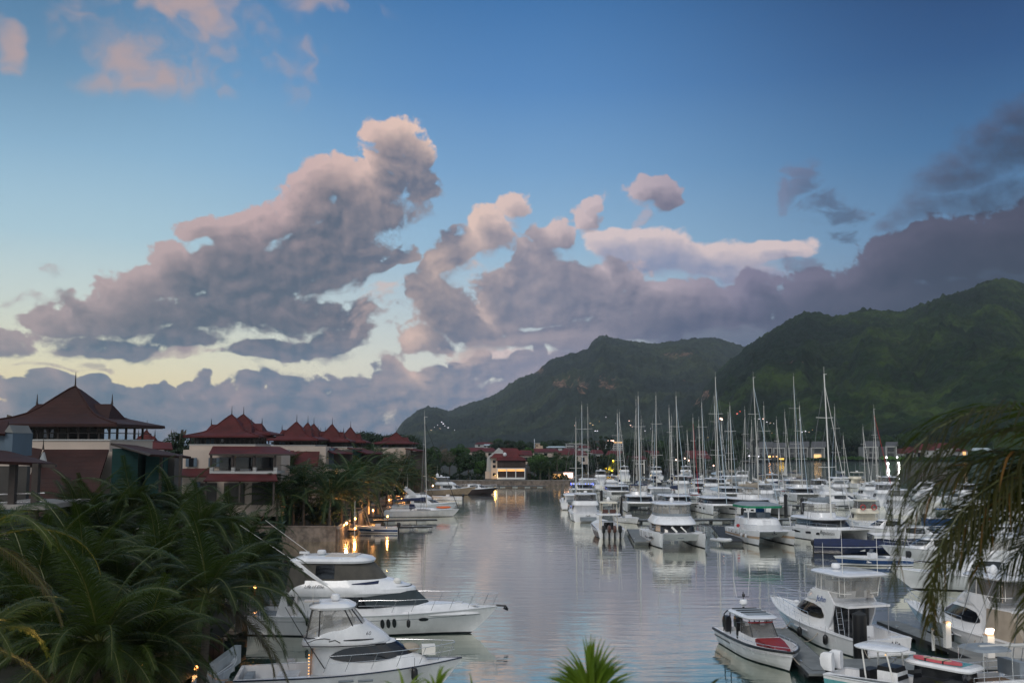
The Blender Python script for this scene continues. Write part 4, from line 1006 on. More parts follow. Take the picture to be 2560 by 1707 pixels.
TH = [('long red-roofed row house above the trees left of the lit pavilion',1150,1243,1119,1128,1145,335,'red_roof_far','cream_wall'),
 ('red-roofed house directly right behind the lit pavilion',1296,1332,1125,1137,1160,300,'red_roof_far','cream_wall'),
 ('low dark-red roof behind the round bright tree',1326,1402,1121,1129,1142,345,'red_roof_far','cream_wall'),
 ('long red-roofed row house behind the wide-fronded palm, cream upper wall',1393,1472,1126,1137,1160,330,'red_roof_far','cream_wall'),
 ('maroon ridge roof behind the long row house',1408,1445,1120,1126,1140,372,'red_roof_far','white_wall'),
 ('small red-roofed house above the left part of the yellow-lit garden',1478,1510,1124,1133,1160,350,'red_roof_far','white_wall'),
 ('red-roofed house below the white hotel block',1518,1562,1126,1139,1165,372,'red_roof_far','cream_wall'),
 ('red-roofed house with a small pale gable among the masts',1604,1655,1126,1138,1165,392,'red_roof_far','cream_wall'),
 ('pale house with a broad red roof left of the tallest mast pair',1712,1778,1126,1146,1178,396,'red_roof_far','grey_wall'),
 ('long rust-roofed shed under the far mountain, leftmost of the town',1186,1248,1105,1110,1118,600,'red_roof_far','white_wall'),
 ('pale-roofed shed in front of the rust-roofed shed',1208,1234,1110,1113,1119,580,'pale_roof','white_wall'),
 ('pale blue-roofed shed above the pavilion roof',1262,1298,1107,1111,1118,600,'pale_roof','white_wall'),
 ('long pale-roofed warehouse left of the first masts',1366,1418,1115,1118,1127,520,'pale_roof','white_wall'),
 ('pink-walled low building with a pale roof beside the first masts',1444,1500,1114,1119,1127,500,'red_roof_far','white_wall')]
for lb, a_, b_, yr, ye, yb, d, rm_, wm_ in TH: gable_house('town_house', lb, a_, b_, yr, ye, yb, d, 9, rm_, wm_, 3, group='houses of the town')
h = House('orange_building', 'orange-pink stepped building with a rooftop mast, in the town', 'building', atY(1350, 1110, 560).x, 560)
h.block('wall', 1339, 1350, 1108, 1128, 560, 8, 'tan_hull'); h.block('annex', 1350, 1357, 1114, 1128, 560, 8, 'tan_hull'); h.block('parapet', 1338, 1351, 1107, 1108, 559.6, 9, 'white_wall')
h.block('window', 1341, 1344, 1112, 1115, 559.8, .2, 'dark_glass'); h.post(1336, 1097, 1120, 562, .25, 'steel', 'antenna')
def block_building(name, label, px0, px1, yt, yb, d, floors, cols, wallm='white_wall', winm='dark_glass', cat='building', depth=12):
    h = House(name, label, cat, atY((px0 + px1) / 2, yb, d).x, d)
    h.block('wall', px0, px1, yt, yb, d, depth, wallm); h.block('roof_slab', px0 - 1, px1 + 1, yt - .9, yt, d - .5, depth + 1, 'white_wall')
    ch = (yb - yt) / floors; cw = (px1 - px0) / cols
    for f in range(floors):
        for c in range(cols):
            h.block('window', px0 + cw * (c + .2), px0 + cw * (c + .8), yt + ch * (f + .25), yt + ch * (f + .75), d - .12, .15, winm)
    return h
block_building('office_building', 'cream three-storey building with a roof tank between the first masts', 1417, 1434, 1109, 1121, 500, 2, 5)
block_building('office_building', 'long white two-storey building right of the cream one with the roof tank', 1434, 1466, 1111, 1121, 505, 2, 8)
HB = block_building('hotel_block', 'white floodlit hotel block with warm rooftop lamps', 1517, 1558, 1104, 1126, 470, 4, 7)
HB.block('sign_light', 1520, 1535, 1100.5, 1103.5, 469.5, .4, 'pink_glow'); HB.block('lit_gallery', 1536, 1556, 1104.5, 1107, 469.6, .3, 'warm_glow')
block_building('office_building', 'pale building on the slope right of the casuarinas', 1622, 1650, 1105, 1118, 600, 2, 5, 'pale_roof')
# dark boathouse
BH = House('boathouse', 'dark open boathouse with white posts behind the middle catamarans', 'boathouse', atY(1580, 1160, 372).x, 372)
BH.sheet('roof', [(1556, 1139, 376), (1612, 1139, 376), (1618, 1146, 371), (1550, 1146, 371)], .3, 'red_roof_far'); BH.block('back_wall', 1555, 1612, 1146, 1184, 377, .4, 'dark_wall')
for px in (1556, 1569, 1590, 1610): BH.post(px, 1146, 1184, 371.5, .16, 'white_paint')
BH.block('beam', 1555, 1612, 1158, 1160, 371.4, .3, 'white_paint')

# opposite shore
def modern(label, px0, px1, yt, yb, d, roofy, ncol=2, pale='white_wall', lit=False):
    h = House('modern_house', label, 'house', atY((px0 + px1) / 2, yb, d).x, d, 0, 'modern houses of the opposite shore')
    h.block('wall', px0, px1, yt + 1, yb, d + .6, 9, 'grey_wall'); h.sheet('roof', [(px0 + 2, roofy, d + 8), (px1 + 3, roofy, d + 8), (px1 + 4, yt - 1, d + 1), (px0, yt - 1, d + 1)], .5, 'grey_roof')
    fr = MB(); a = h.W(px0, yt, d); b_ = h.W(px1, yb, d); t_ = .55
    fr.box(a.x, b_.x, -.6, .6, a.z - t_, a.z); fr.box(a.x, a.x + t_, -.6, .6, b_.z, a.z - t_); fr.box(b_.x - t_, b_.x, -.6, .6, b_.z, a.z - t_); fr.build('frame', pale, h.o)
    w_ = (px1 - px0) / ncol
    for r_ in range(2):
        for c in range(ncol):
            h.block('window', px0 + w_ * (c + .22), px0 + w_ * (c + .75), yt + 3 + r_ * (yb - yt) * .46, yt + 3 + (r_ + .62) * (yb - yt) * .42 + 2, d + .4, .15, 'warm_glow' if lit and r_ == 1 and c == 0 else 'dark_glass')
    return h
modern('grey house in a white frame, leftmost on the opposite shore', 1848, 1871, 1119, 1148, 640, 1104)
modern('grey house in a white frame behind the mast pair of the opposite shore', 1896, 1931, 1118, 1148, 640, 1104, 3)
modern('plain pale house block behind the thatched shore hut', 1933, 1963, 1119, 1148, 636, 1106, 2)
modern('grey-beige house with an outside stair, behind the beige sail cover', 1972, 2020, 1118, 1148, 645, 1103, 3)
modern('grey house with one large dark window in a white frame', 2027, 2062, 1118, 1149, 640, 1103, 1, lit=True)
modern('white-framed house beside the floodlit garden, with a dark pitched roof', 2158, 2196, 1116, 1146, 640, 1102, 3)
modern('plain pale house adjoining the floodlit garden', 2213, 2242, 1115, 1146, 645, 1104, 1)
for lb, a_, b_, yr, ye, yb in (('red-roofed white house nearest the two floodlights', 2232, 2276, 1121, 1133, 1150), ('second red-roofed white house from the floodlights, stepped up', 2262, 2312, 1117, 1131, 1150), ('red-roofed house with a white gable, third from the floodlights', 2292, 2345, 1109, 1125, 1146),
    ('largest red-roofed white house behind the hanging frond', 2338, 2398, 1107, 1120, 1144)):
    gable_house('shore_house', lb, a_, b_, yr, ye, yb, 650, 10, 'red_roof_far', 'white_wall', 3, group='red-roofed houses of the opposite shore')
gable_house('shore_house', 'pale blue-roofed bungalow behind the hanging frond', 2436, 2484, 1119, 1126, 1142, 650, 10, 'pale_roof', 'white_wall', 3, group='bungalows of the opposite shore')
hh = gable_house('shore_house', 'small bungalow with a glowing window behind the hanging frond', 2398, 2420, 1122, 1128, 1140, 640, 8, 'red_roof_far', 'white_wall', 0, group='bungalows of the opposite shore'); hh.block('lit_window', 2407, 2415, 1128, 1138, 639.7, .2, 'warm_glow')
hh = gable_house('shore_hut', 'low thatched hut with warm lamps on the opposite shore', 1921, 1963, 1133, 1141, 1150, 625, 8, 'dark_wood', 'dark_wall', 0, 'hut')
for a_, b_ in ((1922, 1926), (1940, 1944), (1932, 1935)): hh.block('lamp', a_, b_, 1139, 1142.5, 624.2, .4, 'lamp_glow' if a_ == 1922 else 'warm_glow')
hh.block('glow_hedge_panel', 1948, 1960, 1145, 1149, 624.4, .3, 'yellow_glow')  # hedge panel emits yellow itself, standing in for lamplight on leaves
gable_house('shore_house', 'small white cottage between the modern houses and the masts', 2114, 2128, 1116, 1121, 1130, 720, 8, 'pale_roof', 'white_wall', 1, group='bungalows of the opposite shore')

# shrubs along the opposite shore
def shrub_row(label, px0, px1, yt, yb, d, leaf, seed, group=None, name='hedge'):
    rg = random.Random(seed); a = atY(px0, yb, d); b_ = atY(px1, yb, d); hgt = atY(px0, yt, d).z - GZ
    vs = []; fs = []
    n_ = int((b_.x - a.x) * 26 * (1 if d > 250 else max(2, hgt * .9)))
    for k in range(n_):
        u = rg.random(); p = Vector(((b_.x - a.x) * (u - .5), rg.uniform(-1.3, 1.3), rg.uniform(.05, 1) ** .7 * hgt * (0.75 + .25 * math.sin(u * 23 + seed))))
        nr = Vector((rg.gauss(0, 1), rg.gauss(0, 1), rg.gauss(0, 1))).normalized(); u_ = nr.orthogonal().normalized(); v_ = nr.cross(u_); s = (d / 640 * rg.uniform(.4, .9) + .12) if d > 250 else rg.uniform(.22, .5); o = len(vs)
        vs += [p - u_ * s, p + v_ * s * .7, p + u_ * s, p - v_ * s * .7]; fs.append((o, o + 1, o + 2, o + 3))
    me = bpy.data.meshes.new(name); me.from_pydata([tuple(q) for q in vs], [], fs); me.materials.append(M[leaf])
    o = bpy.data.objects.new(name, me); COL.objects.link(o); o.location = ((a.x + b_.x) / 2, d, GZ); tag(o, label, 'hedge', group); return o
shrub_row('bright green hedge on the opposite shore left of the floodlit garden', 2088, 2162, 1141, 1151, 628, 'leaf_bright', 1)
shrub_row('dark hedge in front of the modern houses of the opposite shore', 1848, 1920, 1143, 1152, 628, 'leaf_dark', 2)
shrub_row('shrubs between the thatched hut and the large-windowed house', 1965, 2080, 1145, 1152, 627, 'leaf_green', 3)
shrub_row('floodlit green shrubs beside the two white floodlights', 2198, 2262, 1140, 1151, 628, 'leaf_bright', 4)
shrub_row('shrubs at the foot of the red-roofed houses of the opposite shore', 2262, 2560, 1143, 1153, 630, 'leaf_green', 5)
shrub_row('low hedge along the far quay behind the sheds', 1100, 1225, 1180, 1196, 286, 'leaf_dark', 6)
shrub_row('hedge on the far quay right of the lit waterfront house', 1320, 1425, 1183, 1196, 285, 'leaf_green', 7)
shrub_row('dark hedge behind the yellow-lit garden lamps', 1440, 1560, 1150, 1186, 352, 'leaf_dark', 8)
shrub_row('hedge behind the far catamarans at the end of the far quay', 1560, 1846, 1150, 1183, 386, 'leaf_dark', 9)
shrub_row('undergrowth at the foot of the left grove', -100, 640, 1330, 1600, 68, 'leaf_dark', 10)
shrub_row('undergrowth on the stone quay behind the wall', 560, 850, 1225, 1320, 130, 'leaf_dark', 12)
shrub_row('undergrowth behind the lit jetties of the left bank', 800, 1010, 1165, 1240, 196, 'leaf_dark', 13)

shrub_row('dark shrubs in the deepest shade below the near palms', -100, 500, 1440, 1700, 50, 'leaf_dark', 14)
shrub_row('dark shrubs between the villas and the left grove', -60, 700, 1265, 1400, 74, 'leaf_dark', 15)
# quay walls
def wall_run(name, label, pts, z0, z1, th, matn, cap='concrete'):
    o = thing(name, label, 'quay wall', (pts[0][0], pts[0][1], 0))
    w_ = MB(); c_ = MB()
    for (x0, y0), (x1, y1) in zip(pts, pts[1:]):
        d = Vector((x1 - x0, y1 - y0, 0)).normalized(); nn = Vector((-d.y, d.x, 0))
        P0 = Vector((x0 - pts[0][0], y0 - pts[0][1], 0)); P1 = Vector((x1 - pts[0][0], y1 - pts[0][1], 0))
        for mb_, a_, b_, t0, t1 in ((w_, z0, z1, -.12, th), (c_, z1, z1 + .14, -.2, th + .1)):
            mb_.loft([[P0 - nn * t1 + Vector((0, 0, a_)), P1 - nn * t1 + Vector((0, 0, a_)), P1 - nn * t0 + Vector((0, 0, a_)), P0 - nn * t0 + Vector((0, 0, a_))], [P0 - nn * t1 + Vector((0, 0, b_)), P1 - nn * t1 + Vector((0, 0, b_)), P1 - nn * t0 + Vector((0, 0, b_)), P0 - nn * t0 + Vector((0, 0, b_))]])
    w_.build('wall_face', matn, o); c_.build('coping', cap, o); return o
wall_run('quay_wall', 'brown stone quay wall facing the inlet on the left', [(-48, 122.9), (-21.4, 122.9)], -.6, 1.75, .35, 'stone_wall', 'stone_wall')
wall_run('quay_wall', 'stone quay wall running back along the left bank behind the jetties', [(-21.4, 122.9), (-23.4, 160), (-27.9, 278.8)], -.6, 1.5, .35, 'stone_wall')
wall_run('quay_wall', 'long grey concrete quay at the head of the channel', [(-27.9, 278.8), (COAST[8][0] + .2, 278.8)], -.6, 1.55, .4, 'concrete')
wall_run('quay_wall', 'low quay wall of the opposite shore', [(COAST[14][0], COAST[14][1] - .3), (COAST[15][0], COAST[15][1] - .3), (COAST[16][0], COAST[16][1] - .3)], -.5, 1.4, .4, 'concrete')
wall_run('quay_wall', 'dark bank wall behind the far catamarans', [(COAST[9][0], COAST[9][1] - .2), (COAST[10][0], COAST[10][1] - .2), (COAST[11][0], COAST[11][1] - .2), (COAST[12][0], COAST[12][1] - .2)], -.5, 1.4, .4, 'stone_wall')

# houses and lamps scattered over the hillsides
def bvh(o):
    me = o.data; return BVHTree.FromPolygons([v.co for v in me.vertices], [tuple(p.vertices) for p in me.polygons])
TERR = [bvh(o) for o in bpy.data.objects if o.name in ('mountain', 'mountain.001', 'foothill')]
def hit(px, py):
    d = ray(px, py).normalized(); best = None
    for b_ in TERR:
        h_ = b_.ray_cast(Vector((0, 0, CAM_H)), d)
        if h_[0] is not None and (best is None or h_[3] < best[1]): best = (h_[0], h_[3])
    return best[0] if best else None
HL = [(1105,1055,1,'w'),(1109,1059,1,'w'),(1094,1064,0,'w'),(1112,1066,0,'w'),(1078,1075,1,'y'),(1063,1079,0,'w'),(1121,1069,1,'w'),(1136,1076,0,'w'),(1100,1071,1,'y'),(1086,1069,0,'w'),
 (1436,1065,0,'p'),(1476,1058,1,'g'),(1483,1062,1,'g'),(1488,1077,1,'w'),(1494,1077,1,'w'),(1515,1044,0,'w'),(1498,1055,0,'g'),(1573,1052,1,'p'),(1578,1053,0,'y'),(1577,1063,1,'p'),(1581,1068,0,'p'),(1613,1077,1,'w'),(1627,1073,0,'w'),(1540,1060,0,'w'),
 (1843,1034,1,'r'),(1850,1030,0,'r'),(1888,1046,1,'w'),(1898,1047,1,'w'),(1908,1047,1,'p'),(1917,1055,1,'w'),(1926,1057,1,'y'),(1934,1060,0,'w'),(1999,1051,0,'w'),(2005,1080,1,'w'),(2014,1078,1,'w'),(2022,1080,1,'y'),(2031,1076,0,'y'),(1854,1086,1,'w'),(1930,1084,0,'y'),(2120,1090,0,'w'),(1806,1047,0,'p'),(1770,1095,0,'g')]
GL = {'w': 'white_glow', 'y': 'warm_glow', 'p': 'pink_glow', 'g': 'yellow_glow', 'r': 'red_glow'}
for px, py, big, c in HL:
    p = hit(px, py)
    if p is None: p = atY(px, py, 1500)
    k = p.y / 2489 * 1.0
    if big:
        t = thing('hillside_house', 'tiny lit white house on the dark hillside', 'house', (p.x, p.y, p.z - .5 * k), rnd.uniform(-30, 30), 'lit houses scattered on the hillsides')
        b_ = MB(); b_.box(-2.6*k, 2.6*k, -1.5*k, 1.5*k, -2*k, 1.6*k); b_.build('wall', 'white_wall', t)
        b_ = MB(); b_.loft([[(-3*k, -1.9*k, 1.6*k), (3*k, -1.9*k, 1.6*k), (3*k, 1.9*k, 1.6*k), (-3*k, 1.9*k, 1.6*k)], [(-2*k, -.1, 2.6*k), (2*k, -.1, 2.6*k), (2*k, .1, 2.6*k), (-2*k, .1, 2.6*k)]]); b_.build('roof', 'grey_roof', t)
        b_ = MB(); b_.box(-1.2*k, .6*k, -1.62*k, -1.5*k, .1*k, 1.2*k); b_.build('window', GL[c], t)
    else:
        t = thing('street_lamp', 'tiny point of lamp light on the dark hillside', 'lamp', (p.x, p.y, p.z), 0, 'street lamps on the hillsides')
        b_ = MB(); b_.tube([(0, 0, -2*k), (0, 0, 1.5*k)], .12*k, 5); b_.build('pole', 'steel', t); b_ = MB(); b_.ball(0, 0, 1.7*k, .55*k, 8); b_.build('lamp_head', GL[c], t)

# ------------------------------------------------------------------ boat kit (local frame: x to the bow, y to port, z = 0 at the waterline)
def hull_pt(t, hh, S):
    L, B, zb, zs, rake, x0, p, w0s, flare, t0 = S
    tt = max(0.0, (t - t0) / (1 - t0)); plan = 1 - tt ** p; st = 0.90 + 0.10 * min(1, t / .35)
    w0 = w0s * (1 - tt ** 1.5); sheer = zs + (zb - zs) * (0.25 * t + 0.75 * t * t)
    h = max(hh, -0.3)
    w = w0 + (1 - w0) * (max(0, h) ** flare) if h > 0 else w0 * (1 + h * 1.6)
    return Vector((x0 + t * (L - rake * (1 - max(-.4, h)) ** 1.25), B / 2 * plan * st * w, sheer * h if h > 0 else h * 1.2))
def hull(par, L, B, zb, zs, rake, x0=0.0, p=2.3, w0=.88, flare=.75, t0=.35, top='gelcoat', bot='antifoul', bootz=.10, stripe=None, name='hull', n=22, yoff=0, deck='deck_nonskid', deck_drop=.04, cockpit=None, rub='gelcoat_grey', bottomless=False):
    S = (L, B, zb, zs, rake, x0, p, w0, flare, t0)
    hs = [-.3, 0.0, .06, .25, .45, .62, .75, .88, 1.0]
    mb = MB()
    for sd in (1, -1):
        G = [[hull_pt(i / n, h, S) for h in hs] for i in range(n + 1)]
        for j in range(len(hs) - 1):
            z = (hs[j] + hs[j + 1]) / 2
            m_ = bot if hs[j] < .05 else top
            if stripe and stripe[1] <= z <= stripe[2]: m_ = stripe[0]
            mb.mat(m_)
            vs = []; fs = []
            for i in range(n + 1): vs += [(G[i][j].x, yoff + sd * G[i][j].y, G[i][j].z), (G[i][j + 1].x, yoff + sd * G[i][j + 1].y, G[i][j + 1].z)]
            for i in range(n): a = 2 * i; fs.append((a, a + 2, a + 3, a + 1) if sd < 0 else (a, a + 1, a + 3, a + 2))
            mb.add(vs, fs)
    mb.mat(top); T = [hull_pt(0, h, S) for h in hs]
    mb.add([(q.x, yoff + q.y, q.z) for q in T] + [(q.x, yoff - q.y, q.z) for q in T], [(j, j + 1, len(T) + j + 1, len(T) + j) for j in range(len(T) - 1)])
    h_ = mb.build(name, None, par, smooth=True, angle=30)
    # deck
    dk = MB(); nn = 18; x1 = cockpit[1] if cockpit else -99; vs = []; fs = []
    ts = [i / nn for i in range(nn + 1)]
    if cockpit: tc = (x1 - x0) / (L); ts = [tc + (1 - tc) * i / nn for i in range(nn + 1)]
    for t in ts:
        q = hull_pt(t, 1, S); vs += [(q.x, yoff + q.y * .985, q.z - deck_drop), (q.x, yoff, q.z - deck_drop + .05 * q.y), (q.x, yoff - q.y * .985, q.z - deck_drop)]
    for i in range(nn): a = 3 * i; fs += [(a, a + 1, a + 4, a + 3), (a + 1, a + 2, a + 5, a + 4)]
    dk.add(vs, fs); dk.build('deck', deck, par)
    if cockpit:
        zc = cockpit[2]; ck = MB(); fz = zc / zs; q0 = hull_pt(0.0, 1, S); q1 = hull_pt((x1 - x0) / L, 1, S)
        w_ = min(q0.y, q1.y) * .9
        ck.mat('gelcoat').add([(x0 + .12, yoff - w_, zc), (x1, yoff - w_, zc), (x1, yoff + w_, zc), (x0 + .12, yoff + w_, zc)], [(0, 1, 2, 3)])
        for sd in (-1, 1):
            ck.add([(x0, yoff + sd * w_, zc), (x1, yoff + sd * w_, zc), (x1, yoff + sd * w_, q1.z), (x0, yoff + sd * w_, q0.z)], [(0, 1, 2, 3)])
            ck.add([(x0, yoff + sd * w_, q0.z + .01), (x1, yoff + sd * w_, q1.z + .01), (x1, yoff + sd * q1.y, q1.z), (x0, yoff + sd * q0.y, q0.z)], [(0, 1, 2, 3)])
        ck.add([(x0 + .12, yoff - w_, zc), (x0 + .12, yoff + w_, zc), (x0 + .12, yoff + w_, q0.z), (x0 + .12, yoff - w_, q0.z)], [(0, 1, 2, 3)])
        ck.add([(x0, yoff - q0.y, q0.z), (x0 + .16, yoff - q0.y, q0.z + .01), (x0 + .16, yoff + q0.y, q0.z + .01), (x0, yoff + q0.y, q0.z)], [(0, 1, 2, 3)])
        ck.add([(x1, yoff - q1.y, zc), (x1, yoff + q1.y, zc), (x1, yoff + q1.y, q1.z), (x1, yoff - q1.y, q1.z)], [(0, 1, 2, 3)])
        ck.build('cockpit', None, par)
    if rub:
        r_ = MB()
        for sd in (1, -1): r_.tube([(lambda q: (q.x + .01, yoff + sd * (q.y + .012), q.z - .03))(hull_pt(i / n, 1, S)) for i in range(n + 1)], .035, 5)
        r_.build('rub_rail', rub, h_)
    return S, h_
def lvl(levels, z):
    for a, b in zip(levels, levels[1:]):
        if z <= b[0]:
            f = max(0, (z - a[0]) / (b[0] - a[0])) if b[0] > a[0] else 0; return [a[i] + (b[i] - a[i]) * f for i in range(6)]
    return list(levels[-1])
def ring_pt(lv, th, eps=0.0, yoff=0.0):
    z, xb, xf, w, pb, pf = lv; xm = (xb + xf) / 2; a = (xf - xb) / 2 + eps; c, s = math.cos(th), math.sin(th); p = pf if c > 0 else pb
    return (xm + a * math.copysign(abs(c) ** (2 / p), c), yoff + (w + eps) * math.copysign(abs(s) ** (2 / p), s), z)
def cabin(par, name, levels, matn, n=44, yoff=0, sm=True, ang=32):
    mb = MB(); mb.loft([[ring_pt(l, 2 * math.pi * k / n, 0, yoff) for k in range(n)] for l in levels]); return mb.build(name, matn, par, smooth=sm, angle=ang)
def band(par, name, levels, z0, z1, a0, a1, matn, eps=.02, n=24, th=.03, nz=3, mb=None):
    own = mb is None; mb = mb or MB(); rows = []
    for j in range(nz + 1):
        l = lvl(levels, z0 + (z1 - z0) * j / nz); l[0] = z0 + (z1 - z0) * j / nz; rows.append([ring_pt(l, R(a0 + (a1 - a0) * k / n), eps) for k in range(n + 1)])
    mb.loft(rows, closed=False)
    return mb.build(name, matn, par, smooth=True) if own else None
def ysurf(levels, x, z):
    l = lvl(levels, z); xm = (l[1] + l[2]) / 2; a = (l[2] - l[1]) / 2; u = max(-.999, min(.999, (x - xm) / a)); p = l[5] if u > 0 else l[4]
    return l[3] * (1 - abs(u) ** p) ** (1 / p)
def side_patch(par, name, levels, samples, matn, sides=(1, -1), eps=.04, nz=7):
    "window of any outline on a cabin side: samples (x, z low, z high)"
    out = []
    S_ = []
    for (x0, a0, b0), (x1, a1, b1) in zip(samples, samples[1:]):
        for k in range(3): S_.append((x0 + (x1 - x0) * k / 3, a0 + (a1 - a0) * k / 3, b0 + (b1 - b0) * k / 3))
    samples = S_ + [samples[-1]]
    for sd in sides:
        mb = MB(); rows = []
        for x, a, b in samples: rows.append([(x, sd * (ysurf(levels, x, a + (b - a) * j / nz) + eps), a + (b - a) * j / nz) for j in range(nz + 1)])
        mb.loft(rows, closed=False); out.append(mb.build(name, matn, par, smooth=True))
    return out
def rail(par, pts, h, r=.016, stride=1, mid=True, close_bow=True, name='railing', lean=.0):
    "stanchioned rail above a list of deck-edge points (both sides given bow-wards; mirrored)"
    mb = MB()
    L_ = [(x, y, z + h) for x, y, z in pts]; R_ = [(x, -y, z + h) for x, y, z in pts]
    mb.tube(L_ + (R_[::-1] if close_bow else []), r, 6)
    if not close_bow: mb.tube(R_, r, 6)
    if mid:
        f = lambda P_: [(x, y, z - h * .45) for x, y, z in P_]
        mb.tube(f(L_), r * .6, 4); mb.tube(f(R_), r * .6, 4)
    for i in range(0, len(pts), stride):
        for sd in (1, -1):
            x, y, z = pts[i]; mb.tube([(x - lean, sd * y, z), (x, sd * y, z + h)], r * .8, 5)
    return mb.build(name, 'steel', par, smooth=True)
def sheer_pts(S, t0, t1, n, inset=.08): 
    out = []
    for i in range(n + 1):
        q = hull_pt(t0 + (t1 - t0) * i / n, 1, S); out.append((q.x - inset * .5, max(.03, q.y - inset), q.z))
    return out
def text(par, s, loc, size, rot, matn='lettering', shear=.3, name='lettering', th=.004, sx=1.0):
    cu = bpy.data.curves.new(name, 'FONT'); cu.body = s; cu.size = size; cu.extrude = th; cu.shear = shear; cu.align_x = 'CENTER'; cu.resolution_u = 3
    o = bpy.data.objects.new(name + '_tmp', cu); COL.objects.link(o)
    me = bpy.data.meshes.new_from_object(o); bpy.data.objects.remove(o); bpy.data.curves.remove(cu)
    me.materials.clear(); me.materials.append(M[matn]); q = bpy.data.objects.new(name, me); COL.objects.link(q); q.parent = par; q.location = loc; q.rotation_euler = rot; q.scale = (sx, 1, 1); return q
def radome(par, x, y, z, r=.3, name='radar'):
    mb = MB(); mb.mat('gelcoat').lathe([(r * .75, .08), (r, .14), (r, .30), (r * .8, .38), (.02, .40)], x, y, z); mb.mat('gelcoat_grey').cyl(x, y, z - .02, z + .09, r * .5); return mb.build(name, None, par, smooth=True)
def satdome(par, x, y, z, r=.3):
    mb = MB(); mb.lathe([(r * .7, 0), (r, r * .6), (r, r * 1.3), (r * .75, r * 2.0), (r * .35, r * 2.35), (.02, r * 2.45)], x, y, z); return mb.build('satellite_dome', 'gelcoat', par, smooth=True)
def antenna(par, x, y, z, h, r=.018, dx=0, dy=0, name='antenna', m='alloy_white'):
    mb = MB(); mb.tube([(x, y, z), (x + dx, y + dy, z + h)], r, 5, r * .5); return mb.build(name, m, par)
def fender(par, x, y, z, r=.14, L=.5, m='black_plastic'):
    mb = MB(); mb.mat(m).lathe([(.03, -L), (r * .8, -L + .06), (r, -L * .7), (r, -L * .25), (r * .7, -.06), (.03, 0)], x, y, z, 10); mb.mat('wire').tube([(x, y, z), (x, y * .985, z + .45)], .012, 4); return mb.build('fender', None, par, smooth=True)
def outboard(par, x, y, z, s=1.0, m='black_plastic', name='outboard_engine'):
    t = MB(); k = s
    t.mat(m).loft([[(x + dx * k, y + dy * k, z + h * k) for dx, dy in ((-.62 + o, -.17 * w), (-.1, -.22 * w), (.05, -.16 * w), (.05, .16 * w), (-.1, .22 * w), (-.62 + o, .17 * w))] for h, w, o in ((.15, .75, .22), (.35, 1, .05), (.7, 1.05, 0), (.95, .9, .06), (1.05, .5, .2))])
    t.mat('black_plastic').box(x - .36 * k, x - .12 * k, y - .09 * k, y + .09 * k, z - .75 * k, z + .2 * k); t.box(x - .5 * k, x - .05 * k, y - .14 * k, y + .14 * k, z - .45 * k, z - .40 * k)
    return t.build(name, None, par, smooth=True, angle=40)
def mast_rig(par, x, z0, zt, half, bowx, sternx, bowz=1.6, cover='canvas_beige', boomL=4.6, boomz=None, coverh=.42, m='alloy', furl='sail_blue', spread=2, r=.10, single=False, furlr=.06):
    "mast > spreaders, boom > sail cover, standing rigging and furled headsail"
    H_ = zt - z0
    mb = MB(); mb.tube([(x, 0, z0), (x - .012 * H_, 0, z0 + H_ * .5), (x - .03 * H_, 0, zt)], r, 8, r * .62); mb.box(x - .03 * H_ - .06, x - .03 * H_ + .5, -.03, .03, zt - .1, zt - .04); mb.tube([(x - .03 * H_, 0, zt), (x - .03 * H_, 0, zt + .9)], .018, 4)
    ms = mb.build('mast', m, par, smooth=True)
    sp = MB()
    for k in range(spread):
        zz = z0 + H_ * (k + 1) / (spread + .9); xs = x - .03 * H_ * (k + 1) / (spread + 1); w = half * (.42 if spread > 1 else .5)
        sp.tube([(xs - .35, w, zz + .05), (xs, 0, zz), (xs - .35, -w, zz + .05)], .035, 5)
    sp.build('spreaders', m, ms)
    bz = boomz or z0 + 1.1; bm = MB(); bm.tube([(x - .12, 0, bz), (x - .12 - boomL, 0, bz + .05)], .09, 6); bo = bm.build('boom', m, par, smooth=True)
    if cover:
        cv = MB(); rings = []
        for i in range(9):
            t = i / 8; hh = coverh * (1.25 - .75 * t) * (1 + .08 * math.sin(i * 2.1)); xx = x - .15 - boomL * .97 * t
            rings.append([(xx, yy * .17, bz + .02 + zz * hh) for yy, zz in ((-.7, -.25), (-1, .1), (-.75, .6), (0, 1), (.75, .6), (1, .1), (.7, -.25))])
        cv.loft(rings); cv.build('sail_cover', cover, bo, smooth=True)
    rg_ = MB(); top = (x - .029 * H_, 0, z0 + H_ * .93)
    for sd in (1, -1):
        rg_.tube([(x - .9, sd * half, bowz), (x - .03 * H_ * .55 - .35, sd * half * .42, z0 + H_ * .62), top], .026, 3, cap=False)
        rg_.tube([(x - .4, sd * half, bowz), (x - .4, sd * half * .42, z0 + H_ * .36), (x - .02 * H_, 0, z0 + H_ * .66)], .022, 3, cap=False)
    if single: rg_.tube([(sternx, 0, bowz), (x - .03 * H_, 0, zt)], .016, 3, cap=False)
    rg_.tube([(x - .15 - boomL, 0, bz + .1), (x - .03 * H_, 0, zt - .1)], .010, 3, cap=False)
    rg_.build('rigging', 'wire', par)
    fu = MB(); fu.tube([(bowx, 0, bowz + .15), (bowx + (top[0] - bowx) * .5, 0, bowz + (top[2] - bowz) * .5), top], furlr, 6, furlr * .5); fu.build('furled_headsail', furl, par, smooth=True)
    return ms

